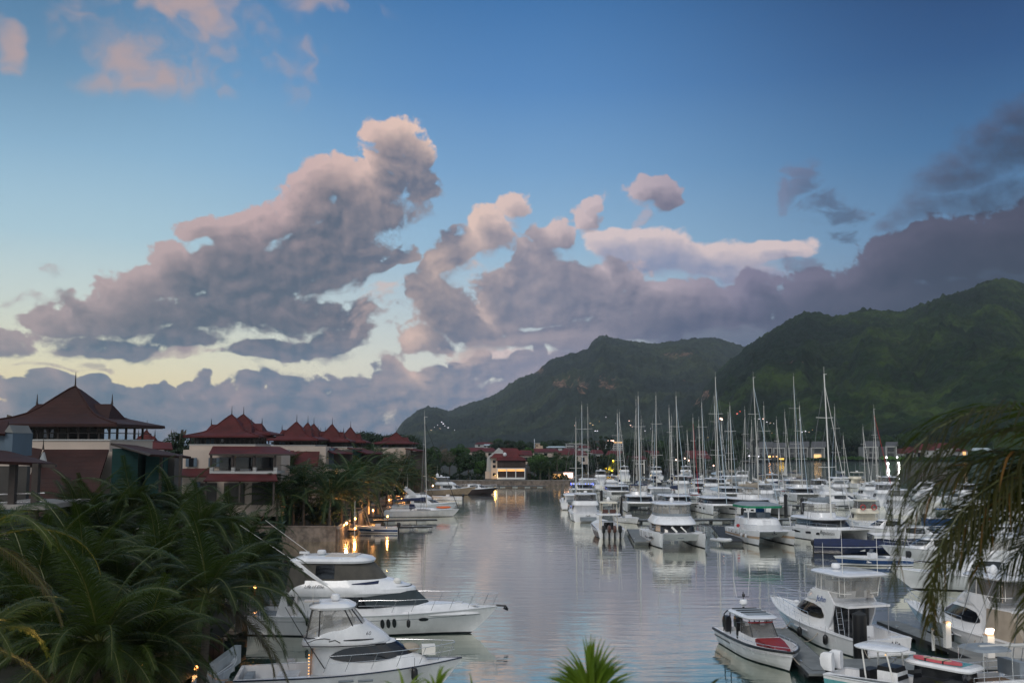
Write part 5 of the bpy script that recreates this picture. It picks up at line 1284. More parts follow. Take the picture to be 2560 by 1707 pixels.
def sail_cat(name, L=11.5, B=6.2, zt=20, fly=False, cover='canvas_beige', blue=False, dinghy=False, lod=1, cabin_w=.78, windows='dark_glass', furl='sail_blue', mastm='alloy', bimini=None):
    "cruising catamaran, origin amidships at the waterline"
    t = thing(name, 'x', 'catamaran')
    hw = 1.45; yc = B / 2 - hw / 2 - .05; x0 = -L / 2
    for sd in (1, -1):
        S, h = hull(t, L, hw, 1.62, 1.25, .35, x0, p=2.6, w0=.72, flare=.6, t0=.45, yoff=sd * yc, n=14, deck='deck_nonskid', rub=None)
        w = MB()
        for xx, ww in ((-.20 * L, .9), (0.02 * L, .55), (.18 * L, .35)):
            y = (hull_pt((xx - x0) / L, .7, S).y + .012) * 1; 
            w.add([(xx - ww, yc * sd + sd * y, .78), (xx + ww, yc * sd + sd * y, .80), (xx + ww, yc * sd + sd * y, 1.08), (xx - ww, yc * sd + sd * y, 1.04)], [(0, 1, 2, 3)])
        w.build('window', 'dark_glass', h)
        st = MB(); st.box(x0 - .55, x0 + .05, sd * yc - .5, sd * yc + .5, .15, .42); st.box(x0 - .05, x0 + .5, sd * yc - .5, sd * yc + .5, .4, .8); st.build('stern_steps', 'gelcoat', h)
    bd = MB(); bd.loft([[(x, y, z) for x, z in ((-L * .40, .78), (L * .20, .85), (L * .29, 1.30), (-L * .40, 1.32))] for y in (-yc + .3, yc - .3)]); bd.build('bridge_deck', 'gelcoat', t)
    cw = B / 2 * cabin_w
    lv = [(1.25, -L*.36, L*.24, cw, 7, 2.6), (1.62, -L*.36, L*.225, cw * .98, 7, 2.6), (2.15, -L*.36, L*.17, cw * .92, 7, 2.7), (2.45, -L*.36, L*.13, cw * .88, 7, 2.8)]
    cb = cabin(t, 'cabin', lv, 'gelcoat', 32)
    band(cb, 'window', lv, 1.66, 2.36, -128, 128, windows, .025, 36)
    rl = [(2.42, -L*.44, L*.175, cw * 1.0, 6, 2.8), (2.52, -L*.45, L*.19, cw * 1.03, 6, 2.8), (2.66, -L*.44, L*.15, cw * .96, 6, 2.8), (2.72, -L*.42, L*.10, cw * .85, 6, 2.8)]
    cabin(t, 'coachroof', rl, 'gelcoat', 32)
    for sd in (1, -1):
        p_ = MB(); p_.tube([(-L*.42, sd * cw * .9, 1.3), (-L*.43, sd * cw * .9, 2.45)], .06, 5); p_.build('post', 'gelcoat', t)
    xb = L * .43
    cbm = MB(); cbm.tube([(xb, -yc, 1.5), (xb, yc, 1.5)], .07, 6); cbm.tube([(xb, 0, 1.5), (L * .27, 0, 1.25)], .05, 5); cbm.build('crossbeam', 'alloy', t)
    tr = MB(); tr.add([(L*.27, -yc + .2, 1.3), (xb, -yc + .2, 1.46), (xb, yc - .2, 1.46), (L*.27, yc - .2, 1.3)], [(0, 1, 2, 3)]); tr.build('trampoline', 'trampoline', t)
    ckt = MB(); ckt.box(-L*.40, -L*.36, -yc + .4, yc - .4, 1.3, 1.75); ckt.box(-L*.46, -L*.42, -cw * .8, cw * .8, 1.32, 1.62); ckt.build('aft_seat', 'canvas_grey', t)
    if lod:
        rl_ = MB()
        for sd in (1, -1):
            P_ = [(x0 + .3 + k * (L - .7) / 6, sd * (yc + .55 - .35 * max(0, k - 4) / 2), 1.3 + .05 * k) for k in range(7)]
            for q in P_: rl_.tube([q, (q[0], q[1], q[2] + .62)], .018, 4)
            rl_.tube([(q[0], q[1], q[2] + .62) for q in P_], .012, 4, cap=False); rl_.tube([(q[0], q[1], q[2] + .32) for q in P_], .010, 3, cap=False)
        rl_.build('railing', 'steel', t)
    z0 = 2.7
    if fly:
        fl = [(2.7, -L*.30, L*.04, cw * .62, 5, 3), (3.25, -L*.30, L*.02, cw * .6, 5, 3)]; cabin(t, 'flybridge', fl, 'gelcoat', 24)
        bm_ = [(4.35, -L*.32, L*.02, cw * .66, 5, 4), (4.45, -L*.31, L*.01, cw * .6, 5, 4)]; bi = cabin(t, 'bimini', bm_, bimini or 'canvas_navy', 24)
        pp = MB()
        for sd in (1, -1):
            for xx in (-L*.29, 0): pp.tube([(xx, sd * cw * .58, 3.1), (xx, sd * cw * .6, 4.36)], .03, 4)
        pp.build('bimini_frame', 'steel', t)
        en = MB(); 
        band(t, 'enclosure', [(3.25, -L*.30, L*.02, cw*.6, 5, 3), (4.36, -L*.30, L*.01, cw*.63, 5, 4)], 3.25, 4.34, -100, 100, 'clear_vinyl', .0, 20)
    ms = mast_rig(t, L * .055, z0, zt, B / 2 - .2, xb, x0, 1.55, cover, L * .40, 4.55 if fly else 3.75, .55, mastm, furl)
    if dinghy:
        dg = MB(); 
        for sd in (1, -1): dg.tube([(x0 - .9 + sd * .0, -1.5, 1.25 + .0), (x0 - .9, 1.2, 1.25)], .2, 6) if sd > 0 else dg.tube([(x0 - 1.9, -1.5, 1.2), (x0 - 1.9, 1.0, 1.2), (x0 - 1.4, 1.7, 1.35), (x0 - .9, 1.2, 1.25)], .2, 6)
        dg.build('davit_tender', 'grey_tube', t, smooth=True)
    if blue:
        lg = MB()
        for k in range(9): lg.ball(-L * .42 + k * L * .07, -cw - .05, 2.5 + .05 * math.sin(k * 2), .07, 5); lg.ball(-L * .42 + k * L * .07, cw + .05, 2.5, .07, 5)
        for k in range(7): lg.ball(L * .2, -cw * .8 + k * cw * .27, 2.66, .06, 5)
        lg.build('string_lights', 'blue_glow', t)
    return t
def sail_mono(name, L=12, B=3.8, zt=18, cover='canvas_navy', furl='sail_white', hullm='gelcoat', stripe='blue_paint', mastm='alloy', bimini='canvas_navy', lod=1):
    t = thing(name, 'x', 'sailing yacht')
    S, h = hull(t, L, B, 1.25, 1.0, 1.1, -L / 2, p=2.1, w0=.82, flare=.6, t0=.3, top=hullm, stripe=(stripe, .8, .9) if stripe else None, n=18)
    lv = [(1.0, -L*.16, L*.24, B*.30, 4, 2), (1.28, -L*.15, L*.20, B*.27, 4, 2), (1.42, -L*.14, L*.14, B*.23, 4, 2)]
    cb = cabin(t, 'cabin', lv, 'gelcoat', 24); side_patch(cb, 'window', lv, [(-L*.11, 1.12, 1.26), (-L*.04, 1.12, 1.28), (L*.06, 1.12, 1.27), (L*.12, 1.14, 1.22)], 'dark_glass')
    ck = MB(); ck.box(-L*.42, -L*.17, -B*.2, B*.2, 1.0, 1.12); ck.build('cockpit', 'teak', t)
    cm = MB(); 
    for sd in (1, -1): cm.box(-L*.42, -L*.16, sd * B*.27 - .08, sd * B*.27 + .08, 1.0, 1.28)
    cm.build('coaming', 'gelcoat', t)
    dg = MB(); dg.loft([[(-L*.17, y, 1.3), (-L*.09, y, 1.42), (-L*.11, y, 1.95), (-L*.17, y, 2.0)] for y in (-B*.24, -B*.12, B*.12, B*.24)]); dg.build('spray_hood', bimini, t)
    bm_ = cabin(t, 'bimini', [(2.55, -L*.40, -L*.20, B*.30, 5, 5), (2.66, -L*.39, -L*.21, B*.26, 5, 5)], bimini, 20)
    pp = MB()
    for sd in (1, -1):
        for xx in (-L*.38, -L*.22): pp.tube([(xx, sd * B*.28, 1.2), (xx, sd * B*.28, 2.56)], .02, 4)
    pp.build('bimini_frame', 'steel', t)
    if lod: rail(t, sheer_pts(S, .03, .97, 7), .6, .015)
    mast_rig(t, L * .06, 1.35, zt, B / 2 - .15, L * .49, -L / 2, 1.2, cover, L * .38, 2.6, .42, mastm, furl, 2, .085, True)
    return t
def motor_yacht(name, L=13, B=4.2, zb=1.6, zs=1.15, top='gelcoat', stripe=None, lv=None, win=None, fly=True, hard=True, encl='smoke_vinyl', x0=None, rake=1.5, top_m='gelcoat', cat='motor yacht', arch=True, lod=1, deck='deck_nonskid', bot='antifoul'):
    t = thing(name, 'x', cat)
    x0 = -L / 2 if x0 is None else x0
    S, h = hull(t, L, B, zb, zs, rake, x0, top=top, stripe=stripe, cockpit=(x0, x0 + L * .27, .5), deck=deck, bot=bot)
    a = x0
    f = lambda k: a + L * k
    lv = [(zs, f(.27), f(.76), B*.39, 8, 2), (1.75, f(.27), f(.69), B*.37, 8, 2.1), (2.35, f(.28), f(.58), B*.34, 8, 2.3)]
    cb = cabin(t, 'cabin', lv, top_m, 32); band(cb, 'window', lv, 1.62, 2.2, -60, 60, 'dark_glass', .025, 20)
    side_patch(cb, 'window', lv, [(f(.33), 1.7, 2.2), (f(.40), 1.62, 2.25), (f(.48), 1.6, 2.25), (f(.52), 1.62, 2.2)], 'dark_glass')
    if fly:
        fv = [(2.33, f(.17), f(.60), B*.40, 6, 2.2), (2.5, f(.17), f(.60), B*.41, 6, 2.2), (3.0, f(.20), f(.52), B*.36, 6, 2.4)]
        cabin(t, 'flybridge', fv, top_m, 32)
        if hard:
            ev = [(3.0, f(.22), f(.50), B*.33, 6, 2.6), (4.0, f(.23), f(.44), B*.30, 6, 3)]
            if encl: band(t, 'enclosure', ev, 3.0, 3.98, -150, 150, encl, .01, 32)
            hv = [(3.98, f(.18), f(.47), B*.34, 6, 3), (4.06, f(.175), f(.475), B*.35, 6, 3), (4.16, f(.2), f(.45), B*.31, 6, 3)]
            cabin(t, 'hardtop', hv, top_m, 28)
            pp = MB()
            for sd in (1, -1):
                for xx in (f(.22), f(.42)): pp.tube([(xx, sd * B*.32, 2.9), (xx, sd * B*.31, 4.0)], .035, 5)
            pp.build('hardtop_frame', 'steel', t); radome(t, f(.30), 0, 4.12, .28)
        elif arch:
            ar = MB(); 
            for sd in (1, -1): ar.slab([(f(.30), 2.6), (f(.40), 2.6), (f(.25), 3.9), (f(.17), 3.9)], sd * B*.37 - .06, sd * B*.37 + .06)
            ar.box(f(.17), f(.24), -B*.38, B*.38, 3.84, 3.98); ar.build('radar_arch', top_m, t); radome(t, f(.2), 0, 3.95, .25)
            ws = band(t, 'windscreen', [(3.0, f(.20), f(.52), B*.35, 6, 2.4), (3.4, f(.2), f(.50), B*.33, 6, 2.4)], 3.0, 3.4, -70, 70, 'smoke_vinyl', 0, 20)
        antenna(t, f(.22), B*.2, 3.9, 2.6)
    if lod: rail(t, sheer_pts(S, .42, .985, 8), .65, .016, lean=.12)
    an = MB(); an.tube([(x0 + L - .2, 0, zb + .02), (x0 + L + .28, 0, zb - .08), (x0 + L + .2, 0, zb - .3)], .05, 5); an.build('anchor', 'steel', t)
    return t
def place(o, x, y, deg, label, group=None):
    o.location = (x, y, 0); o.rotation_euler = (0, 0, R(deg)); o['label'] = label
    if group: o['group'] = group
    return o

# ------------------------------------------------------------------ the near boats on the left
def big_yacht():
    t = thing('motor_yacht', 'large white motor yacht with taupe canvas flybridge and three oval portholes, bow pointing right', 'motor yacht', (-14.97, 65.34, 0), -4)
    S, h = hull(t, 15.5, 4.3, 1.72, 1.2, 1.7, -1.43, p=2.2, w0=.86, flare=.7, bootz=.1, cockpit=(-1.4, 1.6, .6), n=30)
    for sd in (-1, 1):
        pw = MB()
        for x, z, a, b_ in ((7.1, .82, .13, .30), (7.46, .84, .13, .30), (7.82, .86, .13, .30), (9.6, 1.05, .30, .11), (12.0, 1.32, .25, .08)):
            tt = (x + 1.43) / 15.5; vs = []
            for k in range(16):
                u = 2 * math.pi * k / 16; zz = z + b_ * math.sin(u); xx = x + a * math.cos(u)
                sh = 1.2 + .52 * (.25 * tt + .75 * tt * tt); q = hull_pt(tt + a * math.cos(u) / 15.5, zz / sh, S); vs.append((xx, sd * (q.y + .018), zz))
            pw.add(vs, [tuple(range(16))])
        pw.build('porthole', 'dark_glass', h)
        sl = MB(); sl.tube([(lambda q: (q.x, sd * (q.y + .01), q.z))(hull_pt(k / 20, .80 if False else .74, S)) for k in range(1, 20)], .014, 4); sl.build('styling_line', 'canvas_grey', h)
    tk = [(1.30, 5.2, 13.2, 1.45, 3, 1.7), (1.62, 5.2, 12.9, 1.30, 3, 1.7), (1.86, 5.4, 12.2, .95, 3, 1.7), (1.92, 5.6, 11.6, .6, 3, 1.7)]
    cabin(t, 'foredeck_trunk', tk, 'gelcoat', 40)
    for x in (11.4, 12.4): b = MB(); b.box(x, x + .45, -.25, .25, 1.86 if x < 12 else 1.74, 1.95 if x < 12 else 1.80); b.build('deck_hatch', 'gelcoat_grey', t)
    lv = [(1.15, 1.5, 9.9, 1.78, 9, 2.0), (1.7, 1.5, 9.9, 1.72, 9, 2.0), (2.5, 1.5, 9.0, 1.58, 9, 2.1), (3.0, 1.6, 8.5, 1.45, 9, 2.2)]
    cb = cabin(t, 'cabin', lv, 'gelcoat', 48)
    side_patch(cb, 'window', lv, [(4.3, 2.2, 2.3), (4.8, 1.95, 2.42), (5.6, 1.72, 2.52), (6.6, 1.75, 2.62), (7.6, 1.82, 2.68), (8.0, 1.9, 2.68)], 'dark_glass')
    band(cb, 'windscreen_cover', lv, 1.85, 2.98, -84, 84, 'canvas_slate', .05, 30)
    fv = [(2.42, .7, 8.2, 1.82, 7, 1.9), (2.62, .65, 8.9, 1.88, 7, 1.9), (2.86, .8, 8.85, 1.84, 7, 1.9), (3.12, 1.0, 8.1, 1.72, 7, 2.0), (3.42, 1.15, 7.2, 1.58, 7, 2.1)]
    fb = cabin(t, 'flybridge', fv, 'gelcoat', 48)
    side_patch(fb, 'dark_inset', fv, [(5.1, 3.18, 3.22), (6.0, 3.16, 3.30), (6.7, 3.2, 3.36)], 'canvas_navy', eps=.03)
    ev = [(2.95, 1.15, 7.15, 1.60, 7, 2.2), (3.4, 1.15, 7.0, 1.58, 7, 2.2), (4.5, 1.2, 6.0, 1.36, 7, 2.4)]
    en = band(t, 'canvas_enclosure', ev, 3.36, 4.5, -179, 179, 'canvas_taupe', .02, 60)
    side_patch(en, 'clear_panel', ev, [(2.75, 3.5, 4.28), (3.3, 3.5, 4.32), (3.95, 3.5, 4.34)], 'dark_glass', eps=.04)
    side_patch(t, 'aft_canvas', [(2.4, .75, 3.0, 1.72, 8, 8), (4.2, 1.0, 3.0, 1.5, 8, 8)], [(.95, 2.7, 4.1), (1.4, 2.55, 4.2), (1.9, 2.75, 4.15), (2.1, 3.1, 3.9)], 'canvas_taupe', eps=.05)
    ar = MB()
    for sd in (1, -1):
        ar.loft([[(x, sd * y, z), (x + w, sd * y, z - w * .25), (x + w, sd * (y - .12), z - w * .25), (x, sd * (y - .12), z)] for x, y, z, w in ((1.0, 1.46, 4.62, .7), (1.7, 1.55, 4.15, .62), (2.6, 1.66, 3.55, .62), (3.5, 1.74, 3.05, .75), (4.2, 1.78, 2.75, .9))])
    ar.build('arch', 'gelcoat', t, smooth=True)
    hv = [(4.42, .9, 6.15, 1.52, 4, 3), (4.55, .85, 6.2, 1.56, 4, 3), (4.70, 1.15, 6.0, 1.45, 4, 3), (4.80, 1.7, 5.6, 1.1, 4, 3)]
    ht = cabin(t, 'hardtop', hv, 'gelcoat', 40)
    for y in (-.62, .35):
        b = MB(); b.box(3.2, 5.15, y - .36, y + .36, 4.81, 4.86); b.build('solar_panel', 'solar', ht)
    b = MB(); b.box(2.75, 3.1, -.5, .1, 4.79, 4.83); b.build('hatch', 'pale_roof', ht)
    radome(t, 2.75, -.1, 4.74, .29)
    b = MB(); b.box(1.35, 1.95, -.32, -.1, 4.88, 5.02); b.cyl(1.65, -.2, 4.65, 4.9, .08); b.build('scanner_radar', 'gelcoat', t)
    antenna(t, 5.05, -.9, 4.7, 3.6, .022)
    for sd, dx, dz in ((-1, -4.6, 2.9), (1, -4.2, 2.9)):
        b = MB(); b.tube([(4.25, sd * 1.86, 2.6), (1.9, sd * 1.9, 4.35), (1.9 + dx * .85, sd * 2.0, 4.35 + dz * .85)], .026, 5, .010); b.build('outrigger', 'alloy_white', t)
    fbg = MB(); fbg.ball(7.75, -.5, 3.25, .26, 10, .85); fbg.build('liferaft_bag', 'sail_white', t, smooth=True)
    rp = [(5.6, 1.9, 1.50), (6.8, 1.95, 1.55), (8.0, 1.95, 1.55), (9.2, 1.85, 1.6), (10.4, 1.62, 1.63), (11.5, 1.28, 1.66), (12.6, .80, 1.7), (13.5, .36, 1.74), (14.1, .12, 1.78)]
    rail(t, rp, .72, .017, lean=.3)
    b = MB(); b.tube([(14.0, 0, 1.75), (14.6, 0, 1.72), (14.75, 0, 1.5)], .06, 6); b.tube([(14.5, -.22, 1.6), (14.72, 0, 1.46), (14.5, .22, 1.6)], .05, 5); b.build('anchor', 'black_plastic', t)
    text(t, 'Life of Ellie', (2.75, -1.86, 2.96), .28, (R(90), 0, 0), shear=.45)
    text(t, 'Yachts', (4.1, -1.88, 2.56), .09, (R(90), 0, 0), shear=0)
    b = MB(); b.box(-1.3, -.2, -1.7, 1.7, .62, .95); b.build('aft_lounge', 'canvas_grey', t)
    b = MB(); b.box(-2.3, -1.4, -1.8, 1.8, .28, .38); b.build('swim_platform', 'teak', t)
    for sd in (1, -1):
        b = MB(); b.slab([(.3, 1.0), (1.2, 1.0), (.95, 2.45), (.7, 2.45)], sd * 1.75 - .05, sd * 1.75 + .05); b.build('side_wing', 'gelcoat', t)
    for x in (2.5, 8.8): fender(t, x, -2.25, 1.2, .12, .5)
    return t
big_yacht()

def fish_cruiser():
    t = thing('sport_cruiser', 'smaller white flybridge cruiser with an eye-shaped dark side window, nearest on the left', 'motor yacht', (-13.08, 48.77, 0), 8)
    S, h = hull(t, 10.7, 3.6, 1.52, 1.08, 1.2, 0, p=2.2, w0=.86, flare=.7, cockpit=(0, 3.5, .45), n=28, rub='navy_hull')
    for x in (4.8, 5.7): b = MB(); b.tube([(x, -1.80, .92), (x + .7, -1.80, .95)], .06, 6); b.build('hull_vent', 'canvas_grey', h)
    lv = [(1.15, 3.5, 9.3, 1.42, 9, 1.7), (1.6, 3.5, 8.9, 1.34, 9, 1.7), (1.85, 3.5, 8.3, 1.25, 9, 1.9), (2.45, 3.6, 7.45, 1.12, 9, 2.1)]
    cb = cabin(t, 'cabin', lv, 'gelcoat', 44)
    side_patch(cb, 'window', lv, [(4.35, 1.93, 1.97), (4.6, 1.82, 2.14), (5.0, 1.74, 2.28), (5.7, 1.68, 2.38), (6.5, 1.70, 2.42), (7.1, 1.75, 2.42), (7.5, 1.82, 2.2)], 'dark_glass')
    band(cb, 'windscreen', lv, 1.85, 2.42, -50, 50, 'dark_glass', .03, 20)
    b = MB(); b.box(3.44, 3.52, -.7, .7, .6, 2.3); b.build('saloon_door', 'amber_glass', cb)
    fv = [(2.40, 3.05, 7.15, 1.42, 6, 2.0), (2.52, 3.0, 7.2, 1.46, 6, 2.0), (2.66, 3.05, 7.12, 1.44, 6, 2.0), (2.95, 3.5, 6.75, 1.32, 6, 2.1), (3.2, 4.1, 6.35, 1.22, 6, 2.3), (3.36, 5.2, 6.1, 1.1, 6, 2.3)]
    fb = cabin(t, 'flybridge', fv, 'gelcoat', 44)
    b = MB(); 
    for sd in (1, -1): b.tube([(3.1, sd * 1.45, 2.50), (4.5, sd * 1.48, 2.46), (6.0, sd * 1.40, 2.46), (7.0, sd * .9, 2.46)], .022, 4)
    b.build('pinstripe', 'lettering', fb)
    side_patch(fb, 'vent_slot', fv, [(5.0, 2.70, 2.74), (5.6, 2.68, 2.76), (6.4, 2.68, 2.72)], 'dark_glass', (1, -1), .02)
    w_ = MB(); P_ = [(3.3, 2.62), (3.7, 2.78), (4.1, 2.82), (4.38, 2.78), (4.32, 2.68), (4.6, 2.74), (4.85, 2.62)]
    w_.tube([(x, -(ysurf(fv, x, z) + .02), z) for x, z in P_], .018, 4, .022); w_.build('wave_decal', 'lettering', fb)
    ev = [(2.72, 3.15, 6.25, 1.30, 6, 2.5), (3.3, 3.25, 6.05, 1.22, 6, 2.5), (4.12, 3.45, 5.35, 1.02, 6, 3)]
    en = band(t, 'vinyl_enclosure', ev, 2.78, 4.1, -179, 179, 'clear_vinyl', 0, 48)
    fr = MB()
    for a in (30, 62, 100, 145, -30, -62, -100, -145): fr.tube([ring_pt(lvl(ev, z)[:0] + [z] + lvl(ev, z)[1:], R(a), .01) for z in (2.8, 3.3, 3.7, 4.1)], .03, 5)
    fr.tube([ring_pt([3.36 if False else 2.82] + lvl(ev, 2.82)[1:], R(a), .015) for a in range(-178, 179, 8)], .03, 4); fr.tube([ring_pt([4.08] + lvl(ev, 4.08)[1:], R(a), .015) for a in range(-178, 179, 8)], .03, 4)
    fr.build('enclosure_trim', 'black_plastic', t)
    inn = MB(); inn.box(4.9, 5.5, -.5, .3, 2.8, 3.5); inn.box(4.0, 4.4, -.8, -.3, 2.8, 3.55); inn.box(4.0, 4.4, .2, .7, 2.8, 3.55); inn.tube([(3.6, -.9, 2.8), (4.6, -.9, 4.0)], .03, 5); inn.tube([(4.6, -.95, 2.8), (3.9, -.95, 4.0)], .03, 5); inn.build('helm_seats', 'canvas_grey', t)
    hv = [(4.07, 3.35, 5.5, 1.12, 4, 3), (4.17, 3.3, 5.55, 1.15, 4, 3), (4.30, 3.5, 5.3, 1.0, 4, 3), (4.36, 3.9, 5.0, .7, 4, 3)]
    cabin(t, 'hardtop', hv, 'gelcoat', 36); radome(t, 4.55, -.1, 4.3, .23)
    b = MB(); b.box(3.1, 3.8, -.75, -.2, 4.42, 4.46); b.cyl(3.5, -.4, 4.2, 4.44, .03); b.build('solar_panel', 'solar', t)
    antenna(t, 3.5, -.6, 4.3, .9, .015)
    b = MB(); b.tube([(4.15, -1.62, 1.5), (2.95, -1.75, 3.3), (2.3, -1.85, 4.4)], .028, 5, .015); b.build('outrigger', 'black_plastic', t)
    b = MB(); b.tube([(4.15, 1.62, 1.5), (2.95, 1.75, 3.3), (2.3, 1.85, 4.4)], .028, 5, .015); b.build('outrigger', 'black_plastic', t)
    rp = [(4.4, 1.68, 1.32), (5.4, 1.72, 1.36), (6.6, 1.62, 1.40), (7.8, 1.36, 1.44), (8.9, .98, 1.47), (9.8, .55, 1.5), (10.35, .22, 1.53)]
    rail(t, rp, .74, .016, lean=.3)
    b = MB(); b.ball(8.15, .1, 2.02, .42, 12, .55, 1.25); b.build('liferaft', 'canvas_beige', t, smooth=True)
    b = MB(); b.box(8.75, 9.4, -.3, .4, 1.72, 2.12); b.build('fender_box', 'sail_white', t)
    fender(t, 8.35, -1.22, 1.35, .16, .62)
    text(t, '60', (6.15, -1.33, 2.93), .24, (R(84), 0, R(6)), shear=.2); text(t, 'Stella 3350', (1.35, -1.79, .72), .2, (R(90), 0, R(-4)), shear=.35)
    b = MB(); b.box(1.9, 2.9, -.6, .6, .46, 1.0); b.build('bait_box', 'gelcoat', t)
    b = MB(); b.box(.3, .7, -1.3, 1.3, .46, .86); b.build('aft_seat', 'canvas_grey', t)
    b = MB()
    for k in range(8): b.ball(3.38, -.95 + .02 * k, 1.0 + k * .14, .02, 5)
    b.build('string_lights', 'lamp_glow', t)
    b = MB(); b.box(-.75, 0, -1.5, 1.5, .3, .38); b.build('swim_platform', 'teak', t)
    return t
fish_cruiser()

# ------------------------------------------------------------------ the near boats on the right
def sportfish(label, x, y, deg, canvas=False, name_side=None, name_stern=None, navy=False, L=11.6, visible=1):
    t = thing('sportfishing_boat', label, 'fishing boat', (x, y, 0), deg)
    S, h = hull(t, L, 4.0, 1.78, 1.0, 1.9, 0, p=2.3, w0=.84, flare=.62, t0=.32, cockpit=(0, 3.0, .42), n=28, rub='gelcoat')
    for sd in (1, -1):
        sc = MB(); sc.tube([(lambda q: (q.x, sd * (q.y + .03), q.z))(hull_pt(.42 + k * .03, .66, S)) for k in range(6)], .045, 5); sc.build('exhaust_scoop', 'gelcoat_grey', h)
    lv = [(1.1, 3.0, 8.9, 1.60, 9, 1.8), (1.5, 3.0, 8.3, 1.50, 9, 1.9), (2.2, 3.0, 7.1, 1.42, 9, 2.0), (2.75, 3.1, 6.0, 1.34, 9, 2.2)]
    cb = cabin(t, 'cabin', lv, 'gelcoat', 44)
    side_patch(cb, 'window', lv, [(3.55, 1.72, 1.86), (3.85, 1.62, 2.22), (4.6, 1.6, 2.38), (5.4, 1.66, 2.42), (6.1, 1.74, 2.38), (6.7, 1.82, 2.06)], 'dark_glass')
    b = MB(); b.box(2.93, 3.02, -1.2, 1.2, .55, 2.4); b.build('saloon_opening', 'dark_glass', cb)
    fv = [(2.62, 3.1, 6.3, 1.42, 6, 2.2), (2.8, 3.0, 6.2, 1.46, 6, 2.2), (3.25, 2.9, 5.5, 1.38, 6, 2.5)]
    cabin(t, 'flybridge', fv, 'gelcoat', 36)
    b = MB(); b.box(1.25, 3.3, -1.42, 1.42, 2.56, 2.68); b.build('bridge_overhang', 'gelcoat', t)
    for sd in (1, -1):
        w_ = MB(); w_.slab([(4.9, 3.2), (3.1, 3.28), (2.5, 2.62), (2.75, 1.9), (3.2, 1.05), (3.6, 1.05), (3.3, 2.1), (3.9, 2.6)], sd * 1.44 - .05, sd * 1.44 + .05); w_.build('side_wing', 'gelcoat', t)
        p_ = MB(); p_.tube([(1.4, sd * 1.35, 1.0), (1.35, sd * 1.35, 2.6)], .03, 5); p_.build('post', 'steel', t)
    ev = [(3.25, 1.9, 5.3, 1.36, 7, 2.6), (4.28, 1.75, 4.7, 1.5, 7, 3.5)]
    band(t, 'vinyl_enclosure', ev, 3.0, 4.27, -180, 180, 'clear_vinyl' if not canvas else 'smoke_vinyl', 0, 48)
    fr = MB()
    for a in (25, 55, 84, 120, 150, -25, -55, -84, -120, -150): fr.tube([ring_pt([z] + lvl(ev, z)[1:], R(a), .01) for z in (3.1, 3.7, 4.27)], .022, 5)
    fr.tube([ring_pt([3.27] + lvl(ev, 3.27)[1:], R(a), .015) for a in range(-178, 179, 8)], .02, 4)
    fr.build('enclosure_frame', 'alloy_white', t)
    inn = MB(); inn.mat('gelcoat').box(3.8, 4.6, -.6, .6, 3.1, 3.75); inn.mat('canvas_grey').box(2.9, 3.3, -.9, -.35, 2.9, 3.8); inn.box(2.9, 3.3, .35, .9, 2.9, 3.8); inn.mat('amber_glass').box(4.3, 4.5, -.3, .3, 3.55, 3.75); inn.build('helm_console', None, t)
    hv = [(4.25, 1.4, 5.15, 1.62, 8, 4), (4.33, 1.35, 5.2, 1.66, 8, 4), (4.42, 1.55, 5.0, 1.5, 8, 4)]
    cabin(t, 'hardtop', hv, 'gelcoat', 40)
    radome(t, 3.9, .3, 4.4, .26)
    for xx, yy, hh in ((4.6, .7, 1.6), (2.0, 1.2, 3.2), (2.0, -1.2, 3.4)): antenna(t, xx, yy, 4.35, hh, .018)
    if canvas:
        satdome(t, 2.7, -.2, 4.45, .42); satdome(t, 3.4, .5, 4.42, .22)
        cv = MB(); cv.loft([[(3.0, y, 2.6), (1.3, y, 2.62), (.1, y * 1.12, 1.05), (3.0, y * 1.12, 1.05)] for y in (-1.5, -.5, .5, 1.5)]); cv.build('cockpit_canvas', 'canvas_beige', t)
        b = MB(); b.box(2.2, 4.2, -.7, .7, 3.3, 3.9); b.build('seat_covers', 'tan_hull', t)
        for sd in (1, -1):
            o_ = MB(); o_.tube([(4.9, sd * 1.5, 1.95), (3.4, sd * 1.9, 4.4), (1.6, sd * 2.3, 7.4)], .03, 5, .014); o_.build('outrigger', 'canvas_grey', t)
    else:
        ch = MB(); ch.mat('gelcoat').cyl(1.5, .1, .42, .95, .07); ch.box(1.25, 1.75, -.2, .4, .95, 1.05); ch.box(1.25, 1.33, -.2, .4, 1.05, 1.55); ch.mat('black_plastic').box(1.6, 1.75, -.35, .5, .98, 1.02); ch.build('fighting_chair', None, t)
        ld = MB()
        for yy in (.75, 1.1): ld.tube([(2.55, yy, .5), (2.95, yy, 2.6)], .022, 5)
        for k in range(6): ld.tube([(2.6 + .06 * k, .75, .8 + .32 * k), (2.6 + .06 * k, 1.1, .8 + .32 * k)], .018, 4)
        ld.build('ladder', 'steel', t)
        bx = MB(); bx.box(.02, .55, -1.75, -.55, .45, 1.05); bx.build('bait_well', 'gelcoat', t)
    rp = [(lambda q: (q.x - .05, max(.05, q.y - .1), q.z))(hull_pt(.40 + .58 * i / 8, 1, S)) for i in range(9)]
    rail(t, rp, .72, .016, lean=.15)
    an = MB(); an.tube([(L - .3, 0, 1.8), (L + .15, 0, 1.75), (L + .1, 0, 1.55)], .05, 5); an.build('anchor', 'steel', t)
    b = MB(); b.ball(8.3, .2, 1.86, .2, 8, .7); b.box(7.3, 7.9, -.5, .5, 1.7, 1.8); b.build('windlass', 'gelcoat', t)
    b = MB(); b.box(-.55, .0, -1.6, 1.6, .22, .32); b.build('swim_platform', 'gelcoat', t)
    for x_ in (2.6, 5.2): fender(t, x_, visible * 2.08, .95, .15, .6)
    if name_side: text(t, name_side, (3.75, 1.53, 2.62), .5, (R(90), 0, R(180)), 'lettering_blue', .4)
